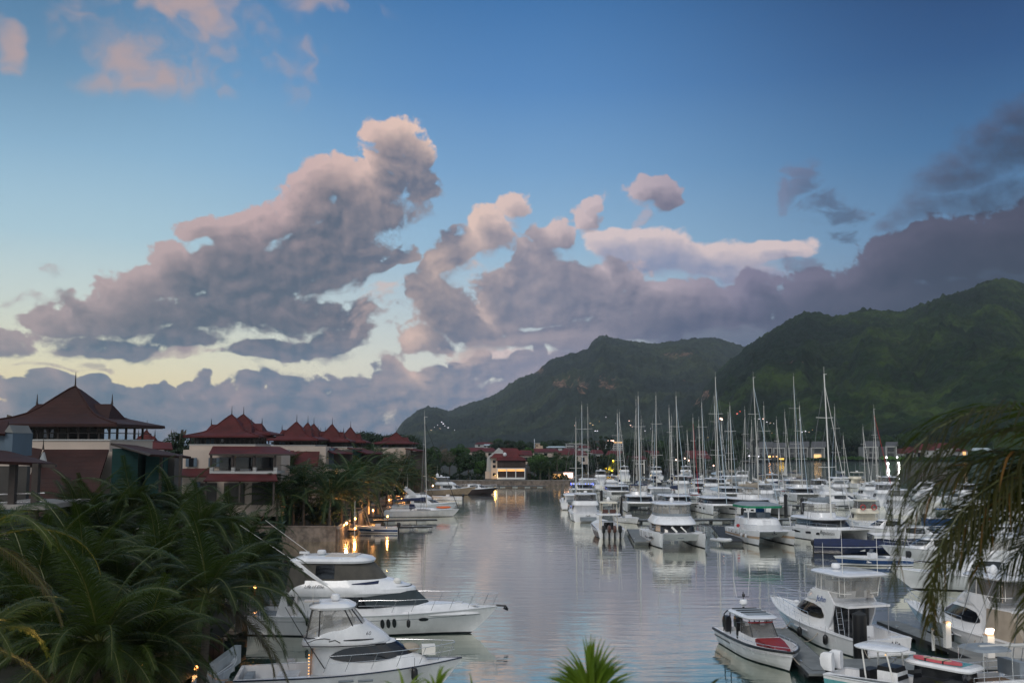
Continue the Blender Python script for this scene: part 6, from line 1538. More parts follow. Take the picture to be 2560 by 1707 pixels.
    if name_stern: text(t, name_stern, (-.02, -.6, .52), .5, (R(90), 0, R(-90)), 'lettering', .35)
    return t
sportfish('white sportfishing boat with a clear vinyl bridge and a blue script name, bow up-left', 20.9, 57.2, 107.5, False, 'John', 'Alia')
sportfish('white sportfishing boat with a beige canvas-covered cockpit, bow up-left, beside the floodlight', 29.4, 55.6, 108, True, None, '1st')
sportfish('white sportfishing boat lying broadside behind the two near ones, bow left', 44.0, 83.5, 181, False, None, None, L=13, visible=-1)

def day_cruiser():
    t = thing('day_cruiser', 'white open motorboat with a red sunpad and grey-striped hardtop, bow toward the viewer', 'motorboat', (13.35, 61.6, 0), -81)
    S, h = hull(t, 8.4, 2.75, 1.12, .92, .55, 0, p=2.9, w0=.72, flare=.6, t0=.5, cockpit=None, n=24, rub=None, deck='gelcoat_grey', deck_drop=.28, bootz=.02)
    r = MB()
    for sd in (1, -1):
        r.tube([(lambda q: (q.x + .01, sd * (q.y + .02), q.z - .05))(hull_pt(k / 24, 1, S)) for k in range(25)], .075, 6)
        r.tube([(lambda q: (q.x, sd * (q.y + .02), q.z))(hull_pt(k / 24, .55, S)) for k in range(0, 9)], .03, 5)
    r.build('rub_rail', 'black_plastic', h)
    c = MB(); 
    for sd in (1, -1):
        c.loft([[(q.x, sd * q.y, q.z), (q.x, sd * (q.y - .14), q.z + .01), (q.x, sd * (q.y - .16), q.z - .3)] for q in [hull_pt(k / 24, 1, S) for k in range(24)]], closed=False)
    c.build('bulwark', 'gelcoat', h)
    cs = MB(); cs.loft([[(2.9, -.85, .6), (5.4, -.75, .6), (5.4, .75, .6), (2.9, .85, .6)], [(3.0, -.82, 1.22), (5.15, -.70, 1.22), (5.15, .70, 1.22), (3.0, .82, 1.22)]]); cs.build('console', 'gelcoat', t)
    sp = MB(); sp.loft([[(5.15, -.72, .85), (7.2, -.42, .85), (7.2, .42, .85), (5.15, .72, .85)], [(5.15, -.72, 1.20), (5.9, -.68, 1.14), (5.9, .68, 1.14), (5.15, .72, 1.20)]]); sp.add([(5.2, -.70, 1.24), (5.9, -.66, 1.16), (5.9, .66, 1.16), (5.2, .70, 1.24)], [(0, 1, 2, 3)]); sp.add([(5.9, -.66, 1.16), (7.2, -.44, .98), (7.2, .44, .98), (5.9, .66, 1.16)], [(0, 1, 2, 3)]); sp.add([(7.2, -.44, .98), (7.25, -.44, .7), (7.25, .44, .7), (7.2, .44, .98)], [(0, 1, 2, 3)]); sp.build('sunpad', 'red_vinyl', t)
    wl = [(1.22, 2.9, 5.0, .80, 8, 5), (1.95, 2.9, 4.35, .74, 8, 5)]
    band(t, 'windscreen', wl, 1.22, 1.92, -125, 125, 'smoke_vinyl', 0, 30)
    fr = MB()
    for a in (-50, 50, -95, 95): fr.tube([ring_pt([z] + lvl(wl, z)[1:], R(a), .01) for z in (1.22, 1.92, 2.15)], .03, 5)
    fr.build('windscreen_frame', 'black_plastic', t)
    b = MB(); b.tube([ring_pt([1.93] + lvl(wl, 1.93)[1:], R(a), .02) for a in range(-60, 61, 10)], .03, 5); b.build('red_trim', 'red_paint', t)
    st = MB()
    for x in (2.3, 3.4):
        for y in (-.45, .45): st.box(x, x + .12, y - .25, y + .25, .7, 1.6); st.box(x, x + .5, y - .25, y + .25, .95, 1.08)
    st.build('seats', 'black_plastic', t)
    ht = cabin(t, 'hardtop', [(2.12, 1.5, 4.75, .98, 6, 4), (2.20, 1.45, 4.85, 1.02, 6, 4), (2.28, 1.6, 4.6, .9, 6, 4)], 'gelcoat', 36)
    for a, b_ in ((1.9, 2.5), (2.6, 3.2), (3.3, 4.1)): s_ = MB(); s_.box(a, b_, -.72, .72, 2.285, 2.30); s_.build('roof_panel', 'canvas_grey', ht)
    s_ = MB()
    for xx in (1.85, 2.55, 3.25): s_.tube([(xx, -.75, 2.31), (xx, .75, 2.31)], .035, 5)
    s_.build('roof_bar', 'black_plastic', ht)
    p_ = MB()
    for sd in (1, -1): p_.tube([(1.0, sd * .95, .9), (1.1, sd * .95, 1.9), (1.5, sd * .9, 2.15), (2.0, sd * .9, 2.18)], .035, 6); p_.tube([(1.9, sd * .9, .9), (1.9, sd * .9, 2.15)], .035, 6)
    p_.build('roll_frame', 'black_plastic', t)
    rt = MB(); rt.cyl(1.75, 0, 2.28, 2.5, .06); rt.build('radar_mount', 'black_plastic', t); radome(t, 1.75, 0, 2.42, .23)
    mm = MB(); mm.tube([(1.75, 0, 2.8), (1.75, 0, 3.25)], .025, 5); mm.tube([(1.75, -.35, 2.95), (1.75, .35, 2.95)], .02, 5); mm.ball(1.75, .02, 3.05, .1, 8); mm.build('light_mast', 'black_plastic', t)
    antenna(t, 1.6, -.36, 2.95, 1.2, .012, -.1, -.15); antenna(t, 1.6, .36, 2.95, 1.2, .012, -.1, .15)
    outboard(t, .25, -.36, .55, 1.0); outboard(t, .25, .36, .55, 1.0)
    rail(t, [(lambda q: (q.x, max(.05, q.y - .1), q.z))(hull_pt(.45 + .53 * i / 6, 1, S)) for i in range(7)], .16, .014, mid=False)
    b = MB(); b.ball(8.25, 0, 1.05, .09, 8); b.tube([(7.6, 0, .9), (8.3, 0, 1.12)], .04, 5); b.build('anchor', 'steel', t)
    return t
day_cruiser()

def centre_console():
    p = at(2085, 1716)
    t = thing('centre_console_boat', 'white T-top centre console boat with two white outboards and aqua hull, bottom right', 'motorboat', (p.x, p.y - .2, 0), -48)
    S, h = hull(t, 6.8, 2.4, 1.2, .85, .9, 0, p=2.3, w0=.8, top='gelcoat', stripe=('aqua_hull', .1, .78), cockpit=(0, 5.0, .4), n=20)
    outboard(t, .1, .42, .75, .95, 'gelcoat'); outboard(t, .1, -.38, .75, .95, 'gelcoat')
    b = MB(); b.mat('gelcoat').box(2.5, 3.5, -.5, .5, .4, 1.35); b.mat('black_plastic').loft([[(2.45, -.48, 1.0), (3.55, -.48, 1.0), (3.55, .48, 1.0), (2.45, .48, 1.0)], [(2.5, -.45, 1.55), (3.4, -.42, 1.55), (3.4, .42, 1.55), (2.5, .45, 1.55)]]); b.build('console', None, t)
    b = MB(); b.mat('black_plastic').box(1.6, 2.1, -.5, .5, .4, 1.25); b.build('leaning_post', None, t)
    cabin(t, 't_top', [(2.28, 1.35, 3.65, .95, 3, 2.6), (2.34, 1.3, 3.7, .98, 3, 2.6), (2.42, 1.5, 3.5, .8, 3, 2.6)], 'gelcoat', 32)
    p_ = MB()
    for sd in (1, -1): p_.tube([(2.0, sd * .55, .5), (1.9, sd * .75, 2.3)], .04, 6); p_.tube([(3.4, sd * .5, .5), (3.1, sd * .75, 2.3)], .04, 6)
    p_.build('t_top_frame', 'alloy_white', t); b = MB(); b.ball(3.1, -.8, 2.16, .035, 6); b.build('deck_light', 'warm_glow', t)
    text(t, 'V8', (-.52, .42, 1.5), .14, (R(70), 0, R(-90)), shear=0)
    return t
centre_console()
def rib_boat():
    q_ = at(2362, 1640, 2.1); rx, ry = q_.x, q_.y
    t = thing('rigid_inflatable', 'grey-tubed inflatable boat with a white hardtop carrying a strapped paddleboard', 'inflatable boat', (rx - .4, ry + .2, 0), 128)
    tb = MB()
    tb.tube([(-3.2, 1.15, .55), (1.5, 1.15, .6), (3.0, .8, .72), (3.9, 0, .82), (3.0, -.8, .72), (1.5, -1.15, .6), (-3.2, -1.15, .55)], .28, 10); tb.build('inflatable_tube', 'shell', t, smooth=True)
    st = MB(); st.tube([(-3.2, 1.42, .6), (1.5, 1.42, .65), (3.1, 1.05, .76), (4.15, 0, .88), (3.1, -1.05, .76), (1.5, -1.42, .65), (-3.2, -1.42, .6)], .05, 6); st.build('rub_rail', 'grey_tube', t)
    hl = MB(); hl.loft([[(-3.3, y, z), (2.6, y, z), (3.7, y * .15, z + .1)] for y, z in ((-1.0, .5), (-.5, -.1), (.5, -.1), (1.0, .5))], closed=False); hl.build('hull', 'gelcoat', t)
    b = MB(); b.loft([[(-2.2, -.8, .4), (1.0, -.8, .4), (1.0, .8, .4), (-2.2, .8, .4)], [(-2.0, -.78, 1.95), (.8, -.74, 1.95), (.8, .74, 1.95), (-2.0, .78, 1.95)]]); b.build('wheelhouse', 'dark_glass', t)
    ht = cabin(t, 'hardtop', [(1.92, -2.5, 1.5, 1.0, 6, 4), (2.02, -2.55, 1.6, 1.06, 6, 4), (2.14, -2.4, 1.4, .95, 6, 4)], 'gelcoat', 36)
    b = MB(); b.box(-1.9, .6, -.7, .7, 2.145, 2.155); b.build('glass_roof', 'aqua_hull', ht)
    for x_ in (-1.8, -.9): b = MB(); b.box(x_, x_ + .5, -.2, .2, 1.0, 1.5); b.build('seat', 'black_plastic', t)
    fender(t, 2.0, 1.5, .5, .13, .45); fender(t, .4, 1.5, .5, .13, .45)
    b = MB(); b.tube([(2.4, .5, .8), (2.4, .5, 1.7), (2.2, .3, 1.9)], .03, 5); b.build('bow_post', 'steel', t)
    pb = thing('paddleboard', 'pink and cream paddleboard strapped on top of the white hardtop', 'paddleboard', (rx - .4, ry + .2, 0), 128)
    for nm, z0_, z1_, m_, k in (('board', 2.17, 2.30, 'pink_foam', 1.0), ('deck_pad', 2.302, 2.31, 'cream_foam', .72)):
        q = MB(); q.loft([[(-.35 + 1.45 * k * (1 if m_ == 'pink_foam' else .8) * math.cos(a), .32 + .36 * k * math.sin(a), z) for a in [2 * math.pi * i / 28 for i in range(28)]] for z in (z0_, z1_)]); q.build(nm, m_, pb, smooth=True)
    for x_ in (-.9, .15): q = MB(); q.box(x_, x_ + .07, -.06, .70, 2.16, 2.318); q.build('strap', 'black_plastic', pb)
rib_boat()
for n_ in ('rigid_inflatable', 'paddleboard'): bpy.data.objects[n_].scale = (.82, .82, .88)
def near_sail():
    p = at(2500, 1700)
    o = sail_mono('sailing_yacht', 9.5, 3.0, 9.8, None, 'canvas_navy', 'maroon_hull', None, 'alloy', 'canvas_grey')
    place(o, p.x - .2, p.y - 4.2, 14, 'dark-hulled sailing yacht cut by the bottom right corner, with a pale mast')
near_sail()

# ------------------------------------------------------------------ middle right: front row of catamarans
def power_cat():
    t = thing('power_catamaran', 'white power catamaran with a clear-sided flybridge, bows toward the viewer in the front row', 'catamaran', (19.25, 120.4, 0), -88)
    L, B = 11.8, 6.3; yc = 2.42
    for sd in (1, -1):
        S, h = hull(t, L, 1.75, 1.75, 1.3, .25, -5.7, p=3.2, w0=.74, flare=.5, t0=.5, yoff=sd * yc, n=18, rub=None)
        q = hull_pt(.55, .6, S); w = MB(); w.add([(-.8, sd * (yc + q.y + .02), 1.0), (3.6, sd * (yc + q.y * .9 + .02), 1.15), (3.7, sd * (yc + q.y * .9 + .03), .85), (-.6, sd * (yc + q.y + .015), .72)], [(0, 1, 2, 3)]); w.build('window', 'dark_glass', h)
    bd = MB(); bd.loft([[(x, y, z) for x, z in ((-5, .6), (4.0, .72), (4.9, 1.55), (-5, 1.4))] for y in (-yc + .35, yc - .35)]); bd.build('bridge_deck', 'gelcoat', t)
    wd = MB(); wd.box(4.25, 4.40, -.35, .35, 1.0, 1.25); wd.build('anchor_locker', 'canvas_grey', t)
    lv = [(1.45, -3.6, 2.6, 2.45, 8, 3.2), (2.4, -3.6, 2.1, 2.3, 8, 3.4)]
    cb = cabin(t, 'cabin', lv, 'gelcoat', 36); band(cb, 'window', lv, 1.52, 2.3, -125, 125, 'dark_glass', .025, 36); band(cb, 'tan_curtain', lv, 1.6, 2.25, -68, -42, 'tan_hull', .035, 8)  # curtain is a plain tan panel over the window band
    rv = [(2.35, -4.2, 2.9, 2.45, 6, 3), (2.45, -4.3, 3.1, 2.6, 6, 3), (2.75, -4.2, 2.7, 2.5, 6, 3), (3.3, -3.6, 1.6, 2.15, 6, 3.2)]
    cabin(t, 'flybridge_cowl', rv, 'gelcoat', 36)
    ev = [(3.3, -3.5, 1.55, 2.1, 6, 3.4), (3.6, -3.5, 1.5, 2.1, 6, 3.4), (4.65, -3.4, 1.2, 2.0, 6, 3.6)]
    band(t, 'enclosure_base', ev, 3.28, 3.6, -180, 180, 'canvas_grey', .02, 40); band(t, 'vinyl_enclosure', ev, 3.6, 4.62, -180, 180, 'clear_vinyl', 0, 40)
    fr = MB()
    for a in (8, 35, 62, 110, 150, -8, -35, -62, -110, -150): fr.tube([ring_pt([z] + lvl(ev, z)[1:], R(a), .01) for z in (3.6, 4.1, 4.63)], .03, 4)
    fr.build('enclosure_frame', 'canvas_grey', t)
    b = MB(); b.mat('gelcoat_grey').box(-.2, .6, -.6, .6, 3.3, 4.0); b.mat('canvas_grey').box(-1.6, -1.1, -1.2, 1.2, 3.3, 4.05); b.build('helm_console', None, t)
    cabin(t, 'hardtop', [(4.6, -3.8, 1.6, 2.15, 6, 3.4), (4.7, -3.9, 1.7, 2.22, 6, 3.4), (4.85, -3.6, 1.3, 1.95, 6, 3.4)], 'gelcoat', 36)
    satdome(t, -.8, 0, 4.85, .25); antenna(t, -2.5, 1.2, 4.8, 2.4)
    rail(t, [(-1.5, 3.1, 1.5), (.5, 3.1, 1.6), (2.2, 3.05, 1.68), (3.8, 2.9, 1.72), (5.4, 2.55, 1.76)], .62, .018, close_bow=False)
    s_ = MB(); s_.tube([(3.2, -.2, 1.6), (3.0, -.8, 2.2)], .12, 8); s_.tube([(3.2, .9, 1.6), (2.9, .3, 2.2)], .08, 6); s_.build('windlass', 'sail_white', t, smooth=True)
    for sd in (1, -1): b = MB(); b.box(5.5, 5.8, sd * yc - .18, sd * yc + .18, 1.72, 1.80); b.build('cleat', 'black_plastic', t)
    return t
power_cat()
def green_cat():
    t = thing('sailing_catamaran', 'white catamaran with a green-edged canopy and a pink hull stripe, bows toward the viewer', 'catamaran', (30.3, 123.0, 0), -85)
    L, yc = 11.4, 2.1
    for sd in (1, -1):
        S, h = hull(t, L, 1.5, 1.75, 1.35, .45, -5.6, p=2.6, w0=.7, flare=.6, t0=.45, yoff=sd * yc, n=16, rub=None, stripe=('tan_hull', .4, .62))
        w = MB()
        for xx in (-2.5, -.8, .8, 2.3): w.lathe([(.01, 0), (.12, .002)], 0, 0, 0, 8) if False else w.ball(xx, sd * (yc + .74), 1.1, .1, 8)
        w.build('porthole', 'dark_glass', h)
    bd = MB(); bd.loft([[(x, y, z) for x, z in ((-5, .7), (2.6, .75), (4.6, 1.55), (-5, 1.4))] for y in (-yc + .3, yc - .3)]); bd.build('bridge_deck', 'gelcoat_grey', t)
    lv = [(1.4, -4.0, 3.0, 2.35, 8, 3), (2.3, -4.0, 2.4, 2.2, 8, 3), (2.75, -4.0, 2.1, 2.1, 8, 3), (2.85, -4.0, 1.9, 2.0, 8, 3)]
    cb = cabin(t, 'cabin', lv, 'gelcoat', 36); band(cb, 'window_cover', lv, 1.6, 2.15, -80, 80, 'shell', .03, 30)
    b = MB()
    for k in range(5): b.box(2.45 - k * .12, 2.75 - k * .12, -.42, .42, 1.75 + k * .22, 1.80 + k * .22)
    b.slab([(2.7, 1.45), (2.85, 1.45), (2.15, 2.9), (2.0, 2.9)], -.5, -.44); b.slab([(2.7, 1.45), (2.85, 1.45), (2.15, 2.9), (2.0, 2.9)], .44, .5); b.build('front_steps', 'gelcoat', t)
    for sd in (1, -1):
        for x_ in (-3.6, 1.2): p_ = MB(); p_.tube([(x_, sd * 1.9, 2.7), (x_, sd * 1.9, 4.35)], .07, 6); p_.build('post', 'gelcoat', t)
    cn = cabin(t, 'canopy', [(4.30, -4.2, 1.9, 2.55, 4, 4), (4.36, -4.2, 1.9, 2.55, 4, 4), (4.62, -3.6, 1.2, 1.8, 4, 4)], 'canvas_grey', 32); band(cn, 'green_valance', [(4.05, -4.2, 1.9, 2.56, 4, 4), (4.36, -4.2, 1.9, 2.56, 4, 4)], 4.10, 4.36, -180, 180, 'canvas_green', .02, 40)
    b = MB(); b.box(-1.6, -.9, -1.6, 1.6, 2.85, 3.4); b.box(-.2, .4, -.5, .5, 2.85, 3.5); b.build('flybridge_seats', 'canvas_grey', t)
    b = MB(); b.box(-2.6, -1.9, .3, 1.2, 2.9, 3.8); b.build('blue_cover', 'canvas_blue', t)
    rail(t, [(-3.0, 2.75, 1.5), (-1, 2.8, 1.55), (1, 2.78, 1.6), (3, 2.6, 1.68), (5.2, 2.2, 1.76)], .6, .018, close_bow=False)
    fender(t, 1.6, -2.95, 1.2, .14, .5, 'shell'); fender(t, 3.0, -2.85, 1.2, .14, .5, 'shell')
    b = MB(); b.ball(-.3, -2.7, 1.9, .22, 10); b.build('lifebuoy', 'red_paint', t)
    b = MB(); b.tube([(4.7, 0, 1.6), (4.9, 0, 1.35)], .07, 5); b.tube([(4.75, -.3, 1.3), (4.95, 0, 1.25), (4.75, .3, 1.3)], .05, 5); b.build('anchor', 'black_plastic', t)
    return t
green_cat()
# the catamaran with the script name
nc = sail_cat('sailing_catamaran', 11.6, 6.4, 20.6, True, 'canvas_grey', bimini='gelcoat', furl='alloy', mastm='alloy_white')
place(nc, 39.5, 126.0, -72, 'white sailing catamaran with a black script name on its hull, in the front row')
text(nc, 'Reputation', (3.9, -3.0, .95), .62, (R(90), 0, R(2)), shear=.4)

# second row and the crowd behind: (mast px, mast top y, distance, kind, heading, cover, label)
CN = {'b': 'canvas_beige', 'n': 'canvas_navy', 's': 'sail_blue', 'w': 'sail_white', 'g': 'canvas_grey'}
FLEET = [
 (1597,990,178,'cf',-88,'s','flybridge catamaran with two close masts behind the powered catamaran, left of it'),
 (1694,990,178,'c',-86,'n','catamaran with a navy boom cover, partly behind the powered catamaran'),
 (1793,942,172,'c',-88,'s','catamaran with a big light-blue sail cover, right of the powered catamaran'),
 (1892,942,168,'cf',-60,'b','catamaran with a porthole in its bow, behind the green-edged canopy'),
 (1440,1054,186,'cd',90,'w','catamaran at the left edge of the fleet, seen from astern behind the white cruiser'),
 (1455,1012,228,'cb',-90,'w','catamaran decked with blue string lights at the left edge of the fleet'),
 (1470,1017,262,'c',90,'w','catamaran farthest back at the left edge of the fleet, with a furled white sail'),
 (1545,1033,218,'cd',-92,'g','catamaran with a pale tender slung in front, second column of the fleet'),
 (1551,1030,268,'m',-80,'w','sailing yacht behind the catamaran with the slung tender'),
 (1640,990,212,'c',90,'w','catamaran whose lone mast stands between the two tallest left pairs'),
 (1735,1044,214,'m',-90,'w','sailing yacht with a dark red furled headsail, left one of the two'),
 (1828,1015,210,'c',-88,'b','catamaran in the third row whose mast rises right of the tallest left mast'),
 (1911,1014,206,'c',88,'b','catamaran in the third row with its mast leaning beside the tall thin one'),
 (2003,1014,208,'cf',-86,'b','white catamaran with a high side and lit saloon windows, third row'),
 (2192,1021,205,'m',-80,'n','sailing yacht with a bright red furled headsail near the hanging frond'),
 (1590,998,236,'m',90,'n','sailing yacht whose mast nearly touches the flybridge catamaran mast'),
 (1675,1019,238,'m',-90,'w','sailing yacht with blue-grey shrouds in the fourth row'),
 (1757,1005,234,'c',-90,'w','catamaran in the fourth row with wide spreaders and bare boom'),
 (1863,1024,230,'m',92,'b','sailing yacht before the leftmost modern house'),
 (1945,1049,232,'m',-85,'n','sailing yacht before the thatched shore hut'),
 (1603,1048,266,'m',90,'g','short-masted sailing yacht behind the flybridge catamaran'),
 (1789,990,258,'c',-90,'s','catamaran directly behind the tallest mast of the second row'),
 (1880,1049,256,'m',88,'w','sailing yacht with a white mast top light before the mast pair'),
 (1988,941,250,'cf',-95,'b','large catamaran with a long beige boom cover and very tall mast'),
 (2162,1067,262,'m',-90,'g','sailing yacht just left of the red furled headsail'),
 (1680,1041,292,'m',90,'w','sailing yacht farthest back behind the navy boom cover'),
 (1749,1048,296,'m',-90,'g','sailing yacht in the last row before the pale red-roofed house'),
 (1821,1030,284,'c',90,'b','catamaran in the last row at the end of the far quay'),
 (1895,1052,292,'m',90,'n','sailing yacht in the last row left of the thatched shore hut'),
 (1966,1029,286,'m',-90,'w','sailing yacht with a half-raised white mainsail in the last row'),
 (2088,1017,272,'c',90,'g','catamaran in the last row behind the named catamaran'),
 (2112,1088,310,'m',-90,'w','small sailing yacht farthest right in open water'),
 (2189,1045,276,'m',90,'w','sailing yacht close behind the red furled headsail'),
 (1806,1048,316,'m',-90,'w','sailing yacht with a pink masthead lamp in the last row'),
 (1632,1060,300,'m',90,'s','small sailing yacht before the dark boathouse'),
 (1720,1075,318,'m',-90,'b','small sailing yacht against the far quay with a low mast'),
]
proto = {}
lod_i = 0
for px, ty, d, kd, hd, cv, lb in FLEET:
    zt = atY(px, ty, d).z; x = atY(px, ty + 100, d).x
    if kd[0] == 'c':
        s = {1793: 1.04, 1988: 1.1}.get(px, 1.0)
        o = sail_cat('sailing_catamaran', 11.5 * s, 6.3 * s, zt, 'f' in kd, CN[cv], 'b' in kd[1:], 'd' in kd[1:], lod=1 if d < 240 else 0, bimini=CN['n'] if px != 1892 else CN['g'], mastm='alloy')
        xo = 11.5 * s * .055
    else:
        L = 10.5 + (px % 5) * .45
        fu = 'red_paint' if px in (2192, 1735) else CN['w']
        o = sail_mono('sailing_yacht', L, L * .31, zt, CN[cv], fu, 'gelcoat' if px % 4 else 'navy_hull', ['blue_paint', 'red_paint', None][px % 3], 'alloy', CN['ngb'[px % 3]], lod=0)
        xo = L * .06
        if px == 1966:
            sl = MB(); sl.loft([[(L * .05, .02, 2.7), (-L * .28, .02, 2.8), (L * .05 - .1, .02, 8.0)], [(L * .05, -.02, 2.7), (-L * .28, -.02, 2.8), (L * .05 - .1, -.02, 8.0)]]); sl.build('raised_sail', 'sail_white', o)
    if px in (1806,): 
        b = MB(); b.ball(-.3, 0, zt + .25, .28, 8); b.build('masthead_lamp', 'pink_glow', o)
    hd += (lod_i * 37 % 13) - 6; lod_i += 1
    a = R(hd); place(o, x - math.cos(a) * xo, d - math.sin(a) * xo, hd, lb, 'boats with masts in the right-hand marina')

# power boats among them
def wl(px, py): return at(px, py)
def put_motor(label, px, py, deg, **kw):
    p = at(px, py); o = motor_yacht(kw.pop('name', 'motor_yacht'), **kw); return place(o, p.x, p.y, deg, label)
c = put_motor('white motor yacht seen from astern with a grey flybridge canopy, left front of the marina', 1460, 1297, 92, L=11.5, B=5.0, zb=1.7, zs=1.2, encl='smoke_vinyl')
text(c, 'Lady', (-5.78, 0, .8), .4, (R(90), 0, R(-90))); b = MB(); b.box(-6.5, -5.8, -1.2, 1.2, .2, .75); b.build('tender_garage', 'canvas_grey', c)
def outboard_boat():
    p = at(1529, 1345); t = thing('fishing_boat', 'white open fishing boat with brown sides and four dark outboards, stern toward the viewer', 'fishing boat', (p.x, p.y, 0), 94)
    S, h = hull(t, 9.5, 3.9, 1.75, 1.05, 1.0, 0, p=2.4, w0=.84, stripe=('brown_hull', .1, .7), cockpit=(0, 6.2, .45), n=20)
    for y in (-1.05, -.35, .35, 1.05): outboard(t, -.05, y, .55, 1.0, 'black_plastic' if abs(y) > .5 else 'brown_hull')
    b = MB(); b.mat('gelcoat').box(2.2, 3.6, -.85, .85, .45, 1.9); b.mat('dark_glass').box(2.15, 2.2, -.6, .6, .8, 1.8); b.build('console', None, t)
    ar = MB()
    for sd in (1, -1): ar.tube([(1.4, sd * 1.0, .6), (1.6, sd * 1.05, 2.2), (1.8, sd * .9, 2.9)], .07, 6); ar.tube([(3.6, sd * .95, .6), (3.5, sd * .9, 2.9)], .06, 6)
    ar.build('tower_frame', 'gelcoat_cream', t)
    cabin(t, 't_top', [(2.75, .9, 4.2, 1.5, 5, 4), (2.85, .9, 4.2, 1.55, 5, 4), (2.95, 1.1, 4.0, 1.4, 5, 4)], 'gelcoat', 28)
    b = MB(); 
    for y in (-.5, .5): b.box(1.8, 2.0, y - .38, y + .38, 2.98, 3.45)
    b.build('upper_seats', 'brown_hull', t)
    ub = MB()
    for sd in (1, -1): ub.tube([(1.3, sd * 1.0, 2.95), (1.6, sd * .9, 4.3)], .05, 5); ub.tube([(3.4, sd * .9, 2.95), (3.2, sd * .85, 4.3)], .05, 5)
    ub.build('upper_frame', 'gelcoat_cream', t); cabin(t, 'upper_top', [(4.28, 1.0, 3.6, 1.15, 5, 4), (4.42, 1.1, 3.5, 1.05, 5, 4)], 'gelcoat_cream', 24); satdome(t, 2.3, 0, 4.42, .25)
    for sd in (1, -1): antenna(t, 1.2, sd * 1.2, 3.0, 3.6, .02, -.3, sd * .3)
outboard_boat()
def skiff(label, px, py, deg, L=5.5, top='gelcoat', stripe=None, canopy=None, console=True, eng='black_plastic', name='motorboat', cover=None):
    p = at(px, py); t = thing(name, label, 'motorboat', (p.x, p.y, 0), deg)
    S, h = hull(t, L, L * .37, .95, .72, .7, -L / 2, top=top, stripe=stripe, cockpit=(-L / 2, L * .12, .35), n=16)
    outboard(t, -L / 2 + .1, 0, .55, .75, eng)
    if console: 
        b = MB(); b.mat('gelcoat').box(-.5, .2, -.4, .4, .4, 1.2); b.mat('smoke_vinyl').loft([[(.1, -.42, 1.2), (.1, .42, 1.2)], [(-.15, -.38, 1.55), (-.15, .38, 1.55)]], closed=False); b.build('console', None, t)
        b = MB(); b.box(-1.3, -.9, -.5, .5, .4, .85); b.build('seat', 'canvas_grey', t)
    if canopy:
        cabin(t, 'bimini', [(2.0, -1.6, .6, .75, 5, 5), (2.08, -1.5, .5, .65, 5, 5)], canopy, 20); pp = MB()
        for sd in (1, -1):
            for x_ in (-1.4, .4): pp.tube([(x_, sd * .7, .8), (x_, sd * .7, 2.0)], .025, 4)
        pp.build('bimini_frame', 'steel', t)
    if cover:
        cv = MB(); cv.loft([[(hull_pt(k / 10, 1, S).x, s_ * (hull_pt(k / 10, 1, S).y + .03), z_) for s_, z_ in ((-1, .62), (-1, .98), (-.35, 1.5 - .3 * abs(k / 10 - .4)), (.35, 1.5 - .3 * abs(k / 10 - .4)), (1, .98), (1, .62))] for k in range(11)]); cv.build('boat_cover', cover, t, smooth=True)
    return t
skiff('small white boat with a raised bow, between the fishing boat and the flybridge catamaran', 1572, 1306, -70, 6.5, name='motorboat')
skiff('navy tarpaulin-covered speedboat in front of the named catamaran', 2138, 1382, -18, 8.5, 'navy_hull', None, None, False, 'black_plastic', cover='canvas_navy')
skiff('low speedboat with blue stripes below the tarpaulin-covered boat', 2178, 1412, 185, 7.5, 'gelcoat', ('blue_paint', .3, .7))
skiff('white boat with a pale blue bimini and bright blue hull, behind the hanging frond', 2368, 1306, 5, 7, 'blue_paint', None, 'canvas_blue')
skiff('white work boat with an aqua bimini behind the bridge of the broadside boat', 2462, 1330, 175, 8, 'gelcoat', None, 'aqua_hull')
skiff('small white open boat at the right edge, beyond the aqua bimini', 2548, 1345, 90, 6, 'gelcoat')
put_motor('white cruiser with a navy hull and grey windscreen canvas, bow right, behind the frond', 2300, 1366, -6, L=11, B=3.9, zb=1.75, zs=1.4, top='navy_hull', fly=False, stripe=('gelcoat', .7, 1.0))
put_motor('white flybridge motor yacht at the right edge, highest on the water', 2545, 1300, 170, L=12, hard=False, zb=1.7, zs=1.2)
put_motor('cream trawler with two red lifebuoys on its upper deck rail, behind the named catamaran', 2155, 1322, 88, L=9.5, B=4.2, zb=1.6, zs=1.3, top_m='gelcoat_cream', name='trawler')
tr_ = bpy.data.objects['trawler']
for y in (-.75, .75):
    b = MB(); b.tube([(-3.2, y + .33 * math.cos(a_), 3.2 + .33 * math.sin(a_)) for a_ in [2 * math.pi * k / 14 for k in range(15)]], .07, 6); b.build('lifebuoy', 'red_paint', tr_)
b = MB()
for y in (-1.4, -.7, 0, .7, 1.4): b.tube([(-2.5, y, .5), (-2.5, y, 2.4)], .04, 4)
for z_ in (1.0, 1.7): b.tube([(-2.5, -1.4, z_), (-2.5, 1.4, z_)], .04, 4)
b.build('lattice', 'gelcoat_cream', tr_)
put_motor('cream-topped flybridge cruiser in open water right of the tall beige-covered catamaran', 2133, 1218, 100, L=11, B=4.4, encl=None, top_m='gelcoat_cream')
put_motor('white flybridge cruiser by the sailing yacht with the red headsail', 2215, 1235, 95, L=12, B=4.6)
put_motor('white motor yacht in the last row under a row of pink lamps', 1715, 1196, 80, L=12, B=4.6)
put_motor('white hardtop cruiser in the last row left of the lone tall mast', 1640, 1198, 85, L=12, B=4.6, hard=True)
put_motor('white cruiser moored against the dark boathouse', 1560, 1196, 85, L=11, B=4.2)
put_motor('white cruiser between the fourth-row catamaran and the modern houses', 1850, 1212, 92, L=11, B=4.2, hard=False)
put_motor('long white cruiser with many small windows behind the lit-saloon catamaran', 2105, 1268, 5, L=12, B=4.2, hard=False)
put_motor('white cruiser seen from astern between the third and fourth rows', 1700, 1232, 90, L=11, B=4.6)
